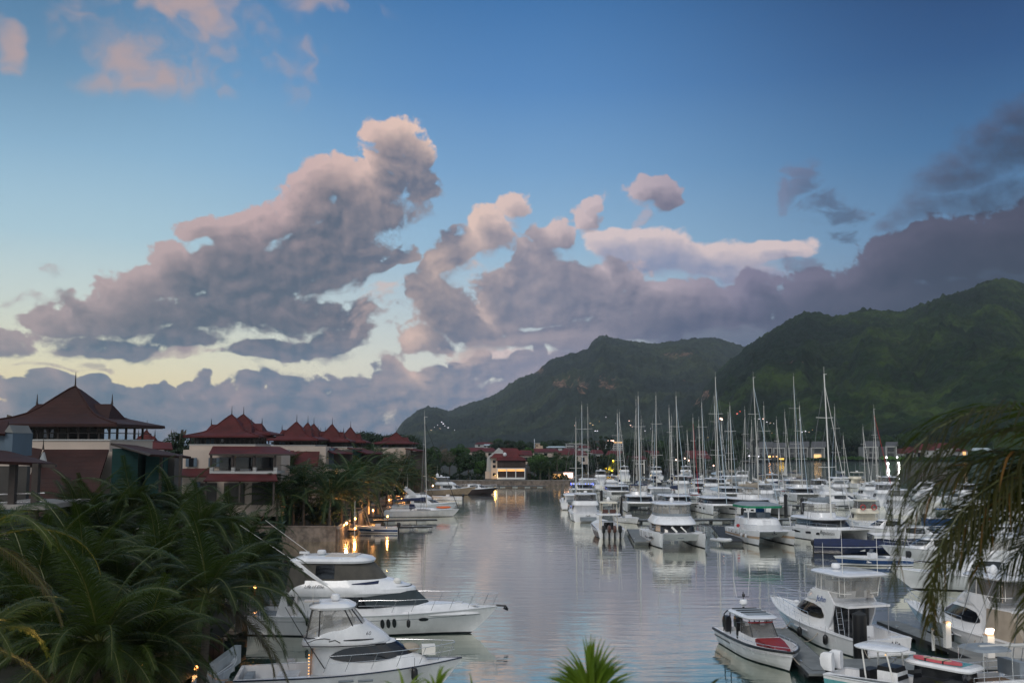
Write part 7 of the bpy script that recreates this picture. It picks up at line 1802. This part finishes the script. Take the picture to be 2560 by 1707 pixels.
put_motor('white cruiser with louvred windows directly behind the green-edged canopy', 1905, 1262, 84, L=12, B=5)
put_motor('grey-topped cruiser behind the blue string lights', 1500, 1212, 90, L=10, B=4)
for lb, px, py, dg, kw in [
 ('white flybridge cruiser just left of the hanging frond, third row', 2242, 1282, 80, dict(L=11.5, B=4.4)),
 ('white cruiser behind the hanging frond, nearest the opposite shore', 2300, 1252, 95, dict(L=11, B=4.2, hard=False)),
 ('white flybridge cruiser behind the hanging frond, fourth row', 2400, 1262, 100, dict(L=12, B=4.4)),
 ('white cruiser with a low cabin right of the aqua bimini', 2510, 1362, 185, dict(L=11, B=3.9, fly=False)),
 ('white hardtop yacht between the named catamaran and the far masts', 2040, 1246, 92, dict(L=11, B=4.2)),
 ('white flybridge yacht right of the lit-saloon catamaran', 2092, 1243, 88, dict(L=11.5, B=4.4, hard=False)),
 ('white yacht with a raked arch before the cream-topped cruiser', 2165, 1252, 97, dict(L=11, B=4.2, hard=False)),
 ('white cruiser with grey canopy before the red headsail', 2205, 1262, 84, dict(L=11, B=4.2)),
 ('small white cabin boat at the stern of the navy-hulled cruiser', 2215, 1345, 170, dict(L=9, B=3.3, fly=False)),
 ('white cruiser with dark windscreen canvas before the broadside sportfishing boat', 2330, 1402, 178, dict(L=10, B=3.5, fly=False)),
 ('white flybridge cruiser behind the broadside sportfishing boat, right edge', 2540, 1412, 172, dict(L=12, B=4.2)),
 ('white motor yacht squeezed between the third-row catamarans left of centre', 1775, 1240, 85, dict(L=11, B=4.0)),
 ('white motor yacht left of the boat with the beige cover, fourth row', 1925, 1226, 92, dict(L=11, B=4.0)),
 ('white motor yacht behind the tender-carrying catamaran', 1525, 1228, 95, dict(L=10, B=3.8, hard=False))]:
    put_motor(lb, px, py, dg, **kw)
# dinghies
def dinghy(label, px, py, deg, z=.45, m='shell'):
    p = at(px, py, z); t = thing('dinghy', label, 'dinghy', (p.x, p.y, z), deg)
    b = MB(); b.tube([(-1.3, .55, .1), (.6, .55, .14), (1.2, .28, .22), (1.4, 0, .26), (1.2, -.28, .22), (.6, -.55, .14), (-1.3, -.55, .1)], .2, 8); b.build('tube', m, t, smooth=True)
    b = MB(); b.box(-1.3, 1.0, -.5, .5, -.02, .05); b.box(-.2, .1, -.5, .5, .2, .26); b.build('floor', 'gelcoat', t); return t
dinghy('pale inflatable dinghy upside by the black float between two front-row catamarans', 1805, 1352, -60)
dinghy('dark inflatable dinghy hanging behind the left-edge catamaran', 1442, 1275, 180, .1, 'grey_tube')

# ------------------------------------------------------------------ left bank boats
c = motor_yacht('motor_yacht', L=11.2, B=3.9, zb=1.7, zs=1.2, hard=False, stripe=('blue_paint', .06, .2))
p = at(1063, 1279); place(c, p.x, p.y, 3, 'white flybridge motor yacht with a raked radar arch, behind the orange kayak'); text(c, 'Sea Shelter', (-2.2, -1.62, 2.62), .3, (R(90), 0, 0), shear=.2)
c = sail_mono('sailing_yacht', 12.0, 3.7, 16.2, 'canvas_navy', 'black_plastic', 'gelcoat', None, 'alloy', 'canvas_navy')
p = at(1055, 1291); place(c, p.x, p.y, 2, 'white sailing yacht with a lone bare mast and an orange kayak on deck')
k = MB(); k.loft([[(3.55 + 1.25 * (2 * i / 10 - 1), .9 + .32 * math.cos(a) * (1 - (2 * i / 10 - 1) ** 2) ** .5 * 1.0, 1.52 + .2 * math.sin(a) * (1 - (2 * i / 10 - 1) ** 2) ** .5 + .06 * (2 * i / 10 - 1) ** 2) for a in [2 * math.pi * j / 10 for j in range(10)]] for i in range(11)])
ko = k.build('kayak', 'orange', None, smooth=True); ko.location = (p.x + 0, p.y - 1.7, 0); ko.rotation_euler = (0, 0, R(2)); tag(ko, 'orange kayak lying on the deck of the lone-masted sailing yacht', 'kayak')
c = skiff('small white motorboat with a blue stripe beside the lit jetty', 942, 1331, 183, 5.6, 'gelcoat', ('blue_paint', .25, .6), None, True)
c = motor_yacht('sportfishing_boat', L=11.5, B=4.2, zb=2.0, zs=1.2, top='tan_hull', cat='fishing boat'); p = at(1128, 1237); place(c, p.x, p.y, 4, 'white-topped sportfishing boat with a tan hull and glazed flybridge'); satdome(c, -3.2, 0, 4.1, .35)
c = motor_yacht('motorboat', L=9.5, B=3.3, zb=1.7, zs=1.2, top='maroon_hull', fly=False, cat='motorboat'); p = at(1192, 1236); place(c, p.x, p.y, 3, 'dark maroon-hulled motorboat, farthest right of the left-bank boats')
c = skiff('small white boat with a tall stern and black engine, before the tan-hulled boat', 1118, 1250, 175, 6.5, 'gelcoat')
c = skiff('grey-covered small boat moored at the nearest jetty, under the palm fronds', 545, 1700, 85, 4.2, 'gelcoat_grey', None, None, False)
c = skiff('tiny tender against the brown stone wall of the inlet', 800, 1352, 178, 3.6, 'gelcoat_grey', None, None, False)

# ------------------------------------------------------------------ jetties, pontoons, pilings, lamps
def pontoon(name, label, x0, y0, x1, y1, w=1.6, z=.5, deck='dock_grey', floats=True, posts=0, group=None):
    L = math.hypot(x1 - x0, y1 - y0); a = math.degrees(math.atan2(y1 - y0, x1 - x0)); t = thing(name, label, 'pontoon', (x0, y0, 0), a, group)
    b = MB(); b.box(0, L, -w / 2, w / 2, z - .12, z); b.build('deck', deck, t)
    b = MB(); b.box(0, L, -w / 2 - .05, -w / 2 - .002, z - .2, z - .02); b.box(0, L, w / 2 + .002, w / 2 + .05, z - .2, z - .02); b.build('fender_strip', 'dock_dark', t)
    for i in range(3):
        c = MB(); xx = L * (i + .7) / 3.4; yy = (w / 2 - .18) * (-1 if i % 2 else 1); c.box(xx - .16, xx + .16, yy - .03, yy + .03, z + .06, z + .10); c.box(xx - .05, xx + .05, yy - .03, yy + .03, z, z + .06); c.build('cleat', 'steel', t)
    if floats:
        n_ = max(2, int(L / 3.2))
        for i in range(n_): b = MB(); xx = L * (i + .5) / n_; b.box(xx - .7, xx + .7, -w / 2 + .06, w / 2 - .06, -.2, z - .125); b.build('float', 'float_plastic' if floats is True else floats, t)
    return t
def piling(label, x, y, top, r=.22, m='black_plastic', group='dark mooring piles'):
    t = thing('piling', label, 'piling', (x, y, 0), 0, group); b = MB(); b.cyl(0, 0, -1.5, top, r, r, 14); b.build('pile', m, t, smooth=True); b = MB(); b.lathe([(r * 1.03, top - .03), (r * 1.03, top + .04), (.02, top + .22)], 0, 0, 0, 14); b.build('pile_cap', 'dock_dark', t); return t
def lamp(label, x, y, z0, h, power=18, color=(1.0, .45, .14), kind='dock_lamp', head='lamp_glow', r=.09, group='lamps on the jetties', rad=.12, pole='dark_wood'):
    t = thing(kind, label, 'lamp', (x, y, z0), 0, group); b = MB(); b.cyl(0, 0, 0, h, .045, .04, 8); b.build('pole', pole, t)
    b = MB(); b.lathe([(r * .5, h), (r, h + r * .6), (r, h + r * 1.8), (r * .5, h + r * 2.4)], 0, 0, 0, 10); b.build('lamp_head', head, t, smooth=True)
    l = bpy.data.lights.new('lamp_light', 'POINT'); l.energy = power; l.color = color; l.shadow_soft_size = rad; lo = bpy.data.objects.new('lamp_light', l); COL.objects.link(lo); lo.parent = t; lo.location = (0, -.22, h + r * 1.2); return t
def p2(px, py, z=0): q = at(px, py, z); return q.x, q.y
# left bank fingers
a_ = p2(935, 1299, .5); b_ = p2(1092, 1297, .5); pontoon('jetty', 'long floating jetty with white floats directly in front of the sailing yacht', *a_, *b_, 1.5, .5, 'dock_grey')
a_ = p2(985, 1315, .5); b_ = p2(1080, 1314, .5); pontoon('jetty', 'short floating jetty with white floats beside the blue-striped boat', *a_, *b_, 1.4, .5, 'dock_grey')
a_ = p2(850, 1322, .55); b_ = p2(897, 1322, .55); pontoon('jetty', 'lit wooden jetty platform at the corner of the stone quay', *a_, *b_, 3.2, .55, 'wood_dock', False)
a_ = p2(895, 1290, .6); b_ = p2(955, 1288, .6); pontoon('jetty', 'wooden jetty with an orange-lit gangway behind the blue-striped boat', *a_, *b_, 3.0, .6, 'wood_dock', False)
a_ = p2(940, 1262, .6); b_ = p2(1010, 1262, .6); pontoon('jetty', 'wooden jetty at the stern of the flybridge motor yacht', *a_, *b_, 3.0, .6, 'wood_dock', False)
a_ = p2(985, 1242, .6); b_ = p2(1060, 1240, .6); pontoon('jetty', 'wooden jetty crowded with small lamps, farther along the left bank', *a_, *b_, 3.0, .6, 'wood_dock', False)
a_ = p2(1040, 1228, .6); b_ = p2(1110, 1226, .6); pontoon('jetty', 'last wooden jetty before the head of the channel', *a_, *b_, 3.0, .6, 'wood_dock', False)
a_ = p2(1210, 1214, .4); b_ = p2(1365, 1214, .4); pontoon('pontoon', 'long low pontoon lying along the far quay', *a_, *b_, 1.6, .4, 'dock_grey')
# near left jetty
t = thing('jetty', 'wooden jetty lit orange under the palms at the bottom left', 'pontoon', (-16.8, 47.5, 0), 0)
b = MB(); b.box(-7, 2.0, -1.6, 7.0, .75, .9); b.build('deck', 'deck_boards', t)
b = MB(); b.box(2.0, 2.35, -1.6, 7.0, .35, 1.25); b.build('edge_wall', 'float_plastic', t)
b = MB(); b.box(-7, 2.0, 4.8, 5.0, .9, 2.0); b.build('plank_screen', 'plank_wall', t)
for i, (x_, y_) in enumerate(((-5, -1.3), (-1.5, -1.3), (1.6, -1.3), (1.6, 3), (-1.5, 5.2))): b = MB(); b.box(x_ - .09, x_ + .09, y_ - .09, y_ + .09, -.8, 1.9); b.build('post', 'dark_wood', t)
lamp('warm lamp on the near jetty beside the stern of the nearest cruiser', -14.7, 47.6, .9, .55, 22, group='lamps on the jetties')
lamp('warm lamp hidden low behind the small jetty palm', -17.6, 48.6, .9, .5, 30)
lamp('bright warm lamp among the fronds above the near yachts', *p2(637, 1471, 2.0), .9, 1.1, 25)
lamp('warm garden lamp low at the left edge lighting the yellow fronds', -11.0, 21.5, GZ, 3.0, 800, (1, .62, .14))
lamp('warm garden lamp behind the left-edge palm', -13.9, 24.0, GZ, 5.6, 500, (1, .62, .14))
LB = [(867,1308,34,'dock lamp at the corner of the stone quay'),(888,1297,34,'dock lamp on the second lit jetty, left post'),(888,1321,10,'low lamp at the edge of the first jetty platform'),(933,1276,48,'big round-lit dock lamp left of the sailing yacht stern'),
 (973,1250,26,'dock lamp left of the radar-arch yacht, low'),(1001,1233,40,'dock lamp at the stern of the radar-arch yacht, left'),(1009,1231,40,'dock lamp at the stern of the radar-arch yacht, right'),(1004,1248,14,'low lamp beside the radar-arch yacht stern'),(1036,1223,34,'dock lamp beyond the radar arch'),(1022,1224,20,'small dock lamp left of the one beyond the radar arch'),(1082,1214,36,'dock lamp at the stern of the tan-hulled boat'),(969,1291,8,'low lamp at the sailing yacht stern')]
for px, py, pw, lb in LB:
    z_ = 1.75; x_, y_ = p2(px, py, z_); lamp(lb, x_, y_, .6, 1.05, pw * 13, r=.12)
# gangways and rows of posts
for i, (px, py, n_) in enumerate(((856, 1308, 6), (905, 1290, 6), (950, 1268, 6), (990, 1248, 6), (1030, 1232, 6))):
    x_, y_ = p2(px, py, .6)
    t = thing('gangway', ['railed gangway above the first lit jetty', 'railed gangway behind the blue-striped boat', 'railed gangway left of the sailing yacht', 'railed gangway left of the radar-arch yacht', 'railed gangway behind the radar-arch yacht'][i], 'gangway', (x_, y_, 0), 8, 'gangways of the left bank jetties')
    b = MB(); b.box(-3.5, 2.2, -.6, .6, .62, .72); b.build('deck', 'wood_dock', t); b = MB()
    for k in range(n_):
        for s_ in (-.6, .6): b.tube([(-3.4 + k * 1.1, s_, .7), (-3.4 + k * 1.1, s_, 2.3)], .06, 5)
    b.build('posts', 'dark_wood', t); b = MB()
    for s_ in (-.6, .6): b.tube([(-3.4, s_, 1.9), (2.1, s_, 1.75)], .035, 5); b.tube([(-3.4, s_, 1.35), (2.1, s_, 1.2)], .025, 5)
    b.build('handrail', 'tan_hull', t)
    if i in (1, 2):
        x2, y2 = p2(900 if i == 1 else 938, 1296 if i == 1 else 1276, 1.4)
        fr = thing('boat_lift', ['', 'orange-lit timber frame over the second jetty', 'orange-lit round frame by the big dock lamp'][i], 'frame', (x2, y2, 0), 0)
        b = MB(); 
        for s_ in (-1.2, 1.2): b.tube([(-1.2, s_, .6), (-1.2, s_, 2.2), (.6, s_, 2.4), (1.2, s_, .6)], .07, 5)
        b.tube([(-1.2, -1.2, 2.2), (-1.2, 1.2, 2.2)], .06, 5); b.build('frame', 'tan_hull', fr)
# right marina pontoons
PT = [('floating pontoon behind the white stern-on motor yacht', 1478, 1255, 1592, 1253, 2.2), ('long pontoon behind the powered catamaran and the green-edged canopy', 1585, 1298, 1990, 1296, 2.4),
 ('long pontoon between the second and third rows', 1560, 1262, 2120, 1262, 2.2), ('long pontoon between the third and fourth rows', 1480, 1226, 2080, 1226, 2.2), ('pontoon behind the last row', 1560, 1204, 1990, 1204, 2.2)]
for lb, x0, y0, x1, y1, w_ in PT: pontoon('pontoon', lb, *p2(x0, y0, .5), *p2(x1, y1, .5), w_, .5)
pontoon('pontoon', 'dark finger pontoon between the brown-sided fishing boat and the powered catamaran', *p2(1605, 1353, .5), *p2(1585, 1322, .5), 1.8, .5, 'dock_grey')
pontoon('pontoon', 'dark finger pontoon with a dinghy between two front-row catamarans', *p2(1835, 1352, .5), *p2(1800, 1315, .5), 2.2, .5, 'dock_dark')
pontoon('pontoon', 'dark finger pontoon between the red-sunpad boat and the sportfishing boat', 15.6, 51.2, 16.4, 63.5, 1.5, .5, 'dock_grey', 'dock_dark')
t = pontoon('pontoon', 'broad grey pontoon across the bottom right, behind the two sportfishing sterns', 15.2, 53.2, 40.0, 53.6, 2.6, .52, 'dock_grey', 'dock_dark')
pontoon('pontoon', 'finger pontoon between the two near sportfishing boats', 25.3, 54.8, 24.3, 66, 1.3, .5, 'dock_grey', 'dock_dark')
PL = [(2152, 1652, 2.5, .38, 'thick black mooring pile in front of the blue-named sportfishing boat'), (1504, 1276, 3.4, .24, 'black mooring pile right of the white stern-on motor yacht'), (1965, 1290, 3.4, .28, 'black mooring pile right of the green-edged canopy'), (2007, 1308, 3.6, .28, 'black mooring pile left of the named catamaran'),
 (2054, 1222, 3.0, .3, 'black mooring pile in open water among the far masts'), (1553, 1289, 3.0, .24, 'black mooring pile behind the brown-sided fishing boat'), (1857, 1318, 2.6, .22, 'black mooring pile left of the green-edged canopy')]
for px, py, tp, r_, lb in PL: piling(lb, *p2(px, py, .0), tp, r_)
# pedestals and floodlight near right
def pedestal(label, px, py, h, lit=0, w_=.16):
    x_, y_ = p2(px, py, .52); t = thing('power_pedestal', label, 'pedestal', (x_, y_, .52), 8, 'service pedestals on the near pontoon'); b = MB(); b.box(-w_, w_, -w_, w_, 0, h); b.build('post', 'white_paint', t)
    b = MB(); b.loft([[(-w_ * 1.1, -w_ * 1.1, h), (w_ * 1.1, -w_ * 1.1, h), (w_ * 1.1, w_ * 1.1, h), (-w_ * 1.1, w_ * 1.1, h)], [(-w_ * .7, -w_ * .7, h + .12), (w_ * .7, -w_ * .7, h + .12), (w_ * .7, w_ * .7, h + .12), (-w_ * .7, w_ * .7, h + .12)]]); b.build('cap', 'tan_hull', t)
    b = MB(); b.tube([(w_, -w_ * .5, h * .55), (w_ + .16, -w_ * .5, h * .55)], .03, 5); b.build('socket', 'steel', t)
    if lit:
        l = bpy.data.lights.new('pedestal_light', 'POINT'); l.energy = lit; l.color = (1, .66, .34); l.shadow_soft_size = .08; lo = bpy.data.objects.new('pedestal_light', l); COL.objects.link(lo); lo.parent = t; lo.location = (.1, -.3, h + .05)
    return t
pedestal('pale service pedestal with a warm glow between the two near sportfishing boats', 2369, 1618, 1.35, 8)
pd = pedestal('slim post with a black hose reel left of the glowing pedestal', 2334, 1625, 1.1, 0, .06); b = MB(); b.ball(.12, 0, .95, .17, 12); b.build('hose_reel', 'black_plastic', pd)
fl = pedestal('white service pedestal carrying the bright warm floodlight, bottom right', 2474, 1642, 1.15, 0, .2)
b = MB(); b.loft([[(-.22, -.2, 1.26), (.12, -.24, 1.25), (.12, -.02, 1.27), (-.22, -.02, 1.27)], [(-.12, -.18, 1.52), (.22, -.22, 1.5), (.22, 0, 1.53), (-.12, 0, 1.53)]]); b.build('floodlight', 'flood', fl) if 'flood' in M else None
l = bpy.data.lights.new('floodlight_lamp', 'POINT'); l.energy = 22; l.color = (1, .74, .48); l.shadow_soft_size = .2; lo = bpy.data.objects.new('floodlight_lamp', l); COL.objects.link(lo); lo.parent = fl; lo.location = (0, -.75, 1.4)

# lamps of the far quay
YG = [(1478,1176,'y'),(1516,1172,'y'),(1530,1176,'y'),(1523,1174,'y'),(1533,1152,'y'),(1506,1148,'y'),(1484,1192,'p'),(1503,1180,'p'),(1385,1192,'p'),(1400,1190,'w'),(1415,1187,'p'),(1419,1190,'w'),(1712,1146,'p'),(1722,1151,'p'),(1784,1164,'p'),(1873,1140,'w'),(1896,1141,'w'),(1805,1049,'p'),(1690,1150,'p')]
for i, (px, py, c_) in enumerate(YG):
    d = 352 if px < 1560 else (292 if px < 1430 else 380)
    if px < 1430: d = 287
    q = atY(px, py, d); t = thing('street_lamp' if c_ != 'y' else 'garden_floodlight', {'y': 'yellow floodlight shining into the garden trees on the far quay', 'p': 'small pink-white lamp glowing on the far quay', 'w': 'small white lamp glowing on the far quay'}[c_], 'lamp', (q.x, q.y, 0), 0, {'y': 'yellow garden floodlights', 'p': 'pink-white quay lamps', 'w': 'white quay lamps'}[c_])
    b = MB(); b.tube([(0, 0, min(q.z - .5, GZ)), (0, 0, q.z)], .06, 5); b.build('pole', 'steel', t); b = MB(); rr = {'y': .3, 'p': .26, 'w': .22}[c_]; b.ball(0, 0, q.z + .1, rr, 10); b.build('lamp_head', {'y': 'yellow_glow', 'p': 'pink_glow', 'w': 'white_glow'}[c_], t)
    if c_ == 'y':
        l = bpy.data.lights.new('garden_light', 'POINT'); l.energy = 520; l.color = (1, .55, .03); l.shadow_soft_size = .5; lo = bpy.data.objects.new('garden_light', l); COL.objects.link(lo); lo.parent = t; lo.location = (0, -1.2, q.z + .3)
st = thing('market_stall', 'brightly lit waterfront kiosk with pink and white lights, right of the far palms', 'kiosk', (atY(1405, 1190, 286).x, 286, GZ))
b = MB(); b.box(-3.0, 3.4, -.2, 2, 0, 2.3); b.build('wall', 'white_wall', st); b = MB(); b.box(-2.6, -.2, -.3, -.22, .5, 1.7); b.build('lit_counter', 'warm_glow', st); b = MB(); b.box(.5, 3.0, -.3, -.22, .7, 2.1); b.build('lit_sign', 'pink_glow', st); b = MB(); b.box(-3.3, 3.7, -1.2, 2.2, 2.3, 2.42); b.build('roof', 'grey_roof', st)
for px in (2216, 2243):
    q = atY(px, 1144, 626); t = thing('street_lamp', ['left', 'right'][px > 2220] + ' one of the two dazzling white floodlights on the opposite shore', 'lamp', (q.x, q.y, 0), 0, 'white floodlights of the opposite shore')
    b = MB(); b.tube([(0, 0, 0), (0, 0, q.z)], .12, 6); b.build('pole', 'steel', t); b = MB(); b.ball(0, 0, q.z + .3, .6, 10); b.build('lamp_head', 'white_glow', t)
    l = bpy.data.lights.new('flood', 'POINT'); l.energy = 700; l.color = (.9, .9, 1); l.shadow_soft_size = .5; lo = bpy.data.objects.new('flood', l); COL.objects.link(lo); lo.parent = t; lo.location = (0, -2.5, q.z)
# warm light on the lit house
for px in (1255, 1278, 1301):
    l = bpy.data.lights.new('porch_light', 'POINT'); l.energy = 18; l.color = (1, .6, .25); l.shadow_soft_size = .3; lo = bpy.data.objects.new('porch_light', l); COL.objects.link(lo); q = atY(px, 1181, 283); lo.parent = E.o; lo.location = (q.x - E.x, q.y - E.y, q.z - E.z)
l = bpy.data.lights.new('porch_light', 'POINT'); l.energy = 90; l.color = (1, .62, .2); l.shadow_soft_size = .3; lo = bpy.data.objects.new('porch_light', l); COL.objects.link(lo); q = atY(1238, 1190, 281.5); lo.parent = E.o; lo.location = (q.x - E.x, q.y - E.y, q.z - E.z)
# green spot in the palm
l = bpy.data.lights.new('garden_light', 'POINT')
bpy.data.lights.remove(l)

# ------------------------------------------------------------------ foreground foliage close to the camera
rg = random.Random(21)
fp = thing('palm_frond_cluster', 'dark drooping palm fronds hanging close to the camera at the right', 'palm fronds', (0, 0, 0))
def near_frond(name, root, L, yaw, e0, bend, nl, ll, seed, leaf='frond_near', parent=None, w=.030, hang=.75, dry=0):
    r_ = random.Random(seed); mb = MB(); frond_into(mb, L, e0, bend, nl, ll, w, r_, Vector((0, 0, 0)), yaw, leaf, 4, hang, 'rachis', .012)
    o = mb.build(name, None, parent); o.location = root; return o
base = atY(2575, 1215, 7.2)
trk = thing('coconut_palm', 'near coconut palm hanging dark blurred fronds over the right of the view', 'palm tree', (base.x + 1.1, base.y + .5, GZ))
bpy.data.objects.remove(fp)
b = MB(); b.tube([(0, 0, 0), (.05, 0, base.z * .5), (0, 0, base.z - GZ + .1)], .13, 10, .09); b.build('trunk', 'bark', trk, smooth=True)
for i, (yaw, e0, bend, L, dz, nl, ll) in enumerate(((178, .42, 2.1, 2.5, 0, 60, .85), (186, .22, 1.9, 2.35, -.05, 54, .9), (170, .62, 2.3, 2.3, .05, 50, .75), (196, .5, 2.3, 2.0, -.1, 46, .8), (160, .2, 2.0, 2.1, -.1, 46, .8), (205, .05, 1.6, 1.7, -.2, 40, .8), (176, .0, 1.5, 1.5, -.2, 36, .8), (90, .5, 1.5, 1.6, 0, 30, .6), (20, .4, 1.5, 1.6, 0, 30, .6), (300, .3, 1.4, 1.4, 0, 26, .6), (182, .7, 2.4, 2.6, .1, 60, .85), (192, .32, 2.2, 2.5, 0, 60, .9), (174, .12, 1.8, 2.0, -.1, 50, .85), (188, -.1, 1.2, 1.2, -.2, 40, .8))):
    o = near_frond('frond', (0, 0, base.z - GZ + dz), L, R(yaw), e0, bend, nl, ll, 500 + i, 'frond_near', trk, .032, .85)
    if i in (0, 1, 3):
        r_ = random.Random(900 + i); mb = MB(); frond_into(mb, L, e0, bend, 7, ll * .9, .034, r_, Vector((0, 0, .02)), R(yaw) + .05, 'frond_dry', 4, .8, 'rachis', .01); q = mb.build('dry_leaflets', None, o)
# tips at the bottom of the view
def tuft(label, px, py, d, n_, h, spread, seed, leaf='grass_tips', w_=.016, droop=.4):
    r_ = random.Random(seed); p = atY(px, 1707 + 60, d); top = atY(px, py, d); H_ = (top.z - p.z)
    t = thing('palm_seedling', label, 'plant', (p.x, p.y, p.z)); vs = []; fs = []
    for k in range(n_):
        a = r_.uniform(-1, 1); L = H_ * r_.uniform(.6, 1.05) * (1 - .25 * abs(a)); q = Vector((a * .04 * spread, r_.uniform(-.05, .05), 0)); dr = Vector((a * spread, r_.uniform(-.3, .3), 1)).normalized(); o = len(vs); N = 6
        sw = Vector((r_.uniform(.5, 1), r_.uniform(-.6, .6), 0)).normalized()
        for g in range(N + 1):
            u = g / N; ww = sw * w_ * (1 - u) ** .7 * (.6 + .8 * u if u < .5 else 1)
            vs += [q - ww, q + ww]; q = q + dr * (L / N); dr = (dr + Vector((dr.x * .25, 0, -droop * .25))).normalized()
        for g in range(N): a_ = o + 2 * g; fs.append((a_, a_ + 1, a_ + 3, a_ + 2))
    me = bpy.data.meshes.new('leaves'); me.from_pydata([tuple(v) for v in vs], [], fs); me.materials.append(M[leaf]); o = bpy.data.objects.new('leaves', me); COL.objects.link(o); o.parent = t
    b = MB(); b.tube([(0, 0, -(p.z - GZ)), (0, 0, .05)], .03, 6); b.build('stem', 'bark', t); return t
tuft('bright green palm tip rising into view at the bottom centre', 1478, 1590, 6.5, 150, 1, .85, 1, w_=.020)
tuft('low green leaf blades at the bottom, right of the nearest cruiser', 1090, 1640, 6.0, 90, 1, 1.5, 2, droop=1.3, w_=.02)
tuft('green leaf blades at the bottom edge beside the fender of the nearest cruiser', 1010, 1660, 6.4, 60, 1, 1.3, 7, droop=1.0, w_=.02)
tuft('thin arching leaf blades at the bottom, left of the centre palm tip', 1180, 1668, 6.1, 26, 1, 1.6, 8, droop=1.8)
tuft('arching dark leaf tips at the bottom edge, left of the red-sunpad boat', 1765, 1635, 6.3, 26, 1, 1.1, 3, 'frond_near', droop=1.5, w_=.022)
tuft('dark leaf tips at the bottom right edge under the inflatable boat', 2390, 1650, 6.0, 22, 1, 1.2, 4, 'frond_near', droop=1.2, w_=.022)
tuft('short dry leaf tips at the bottom edge right of the centre tip', 1580, 1672, 6.0, 8, 1, .9, 5, 'frond_near', droop=1.6)

# mooring ropes
def rope(label, a, b, sag=.35, r=.022):
    a = Vector(a); b = Vector(b); m_ = MB(); pts = []
    for k in range(11):
        u = k / 10; q = a.lerp(b, u); q.z -= sag * 4 * u * (1 - u); pts.append(q - a)
    m_.tube(pts, r, 5); o = m_.build('mooring_rope', 'canvas_beige'); o.location = a; tag(o, label, 'rope', 'mooring ropes'); return o
rope('rope from the bow of the red-sunpad boat to the grey pontoon', (14.6, 53.6, 1.0), (15.9, 52.2, .56), .5)
rope('rope from the stern quarter of the red-sunpad boat to the finger pontoon', (14.4, 60.9, .9), (15.7, 61.6, .56), .2)
rope('rope from the blue-named sportfishing boat to the finger pontoon, amidships', (18.3, 60.3, 1.15), (16.9, 59.0, .56), .25)
rope('rope from the stern of the blue-named sportfishing boat to the broad pontoon', (19.3, 56.2, .95), (19.0, 54.3, .56), .15)
rope('rope from the canvas-covered sportfishing boat to the pontoon between the two', (26.9, 58.8, 1.15), (25.6, 57.4, .56), .25)
rope('rope from the powered catamaran to the dark finger pontoon', (16.6, 116.2, 1.5), (15.6, 117.5, .56), .3)
rope('rope from the stern of the nearest left cruiser to the jetty', (-13.2, 47.6, 1.05), (-14.6, 48.6, 1.27), .2)
rope('slack rope across the deck edge of the blue-named sportfishing boat bow', (17.9, 64.2, 1.5), (16.6, 62.9, .56), .3)
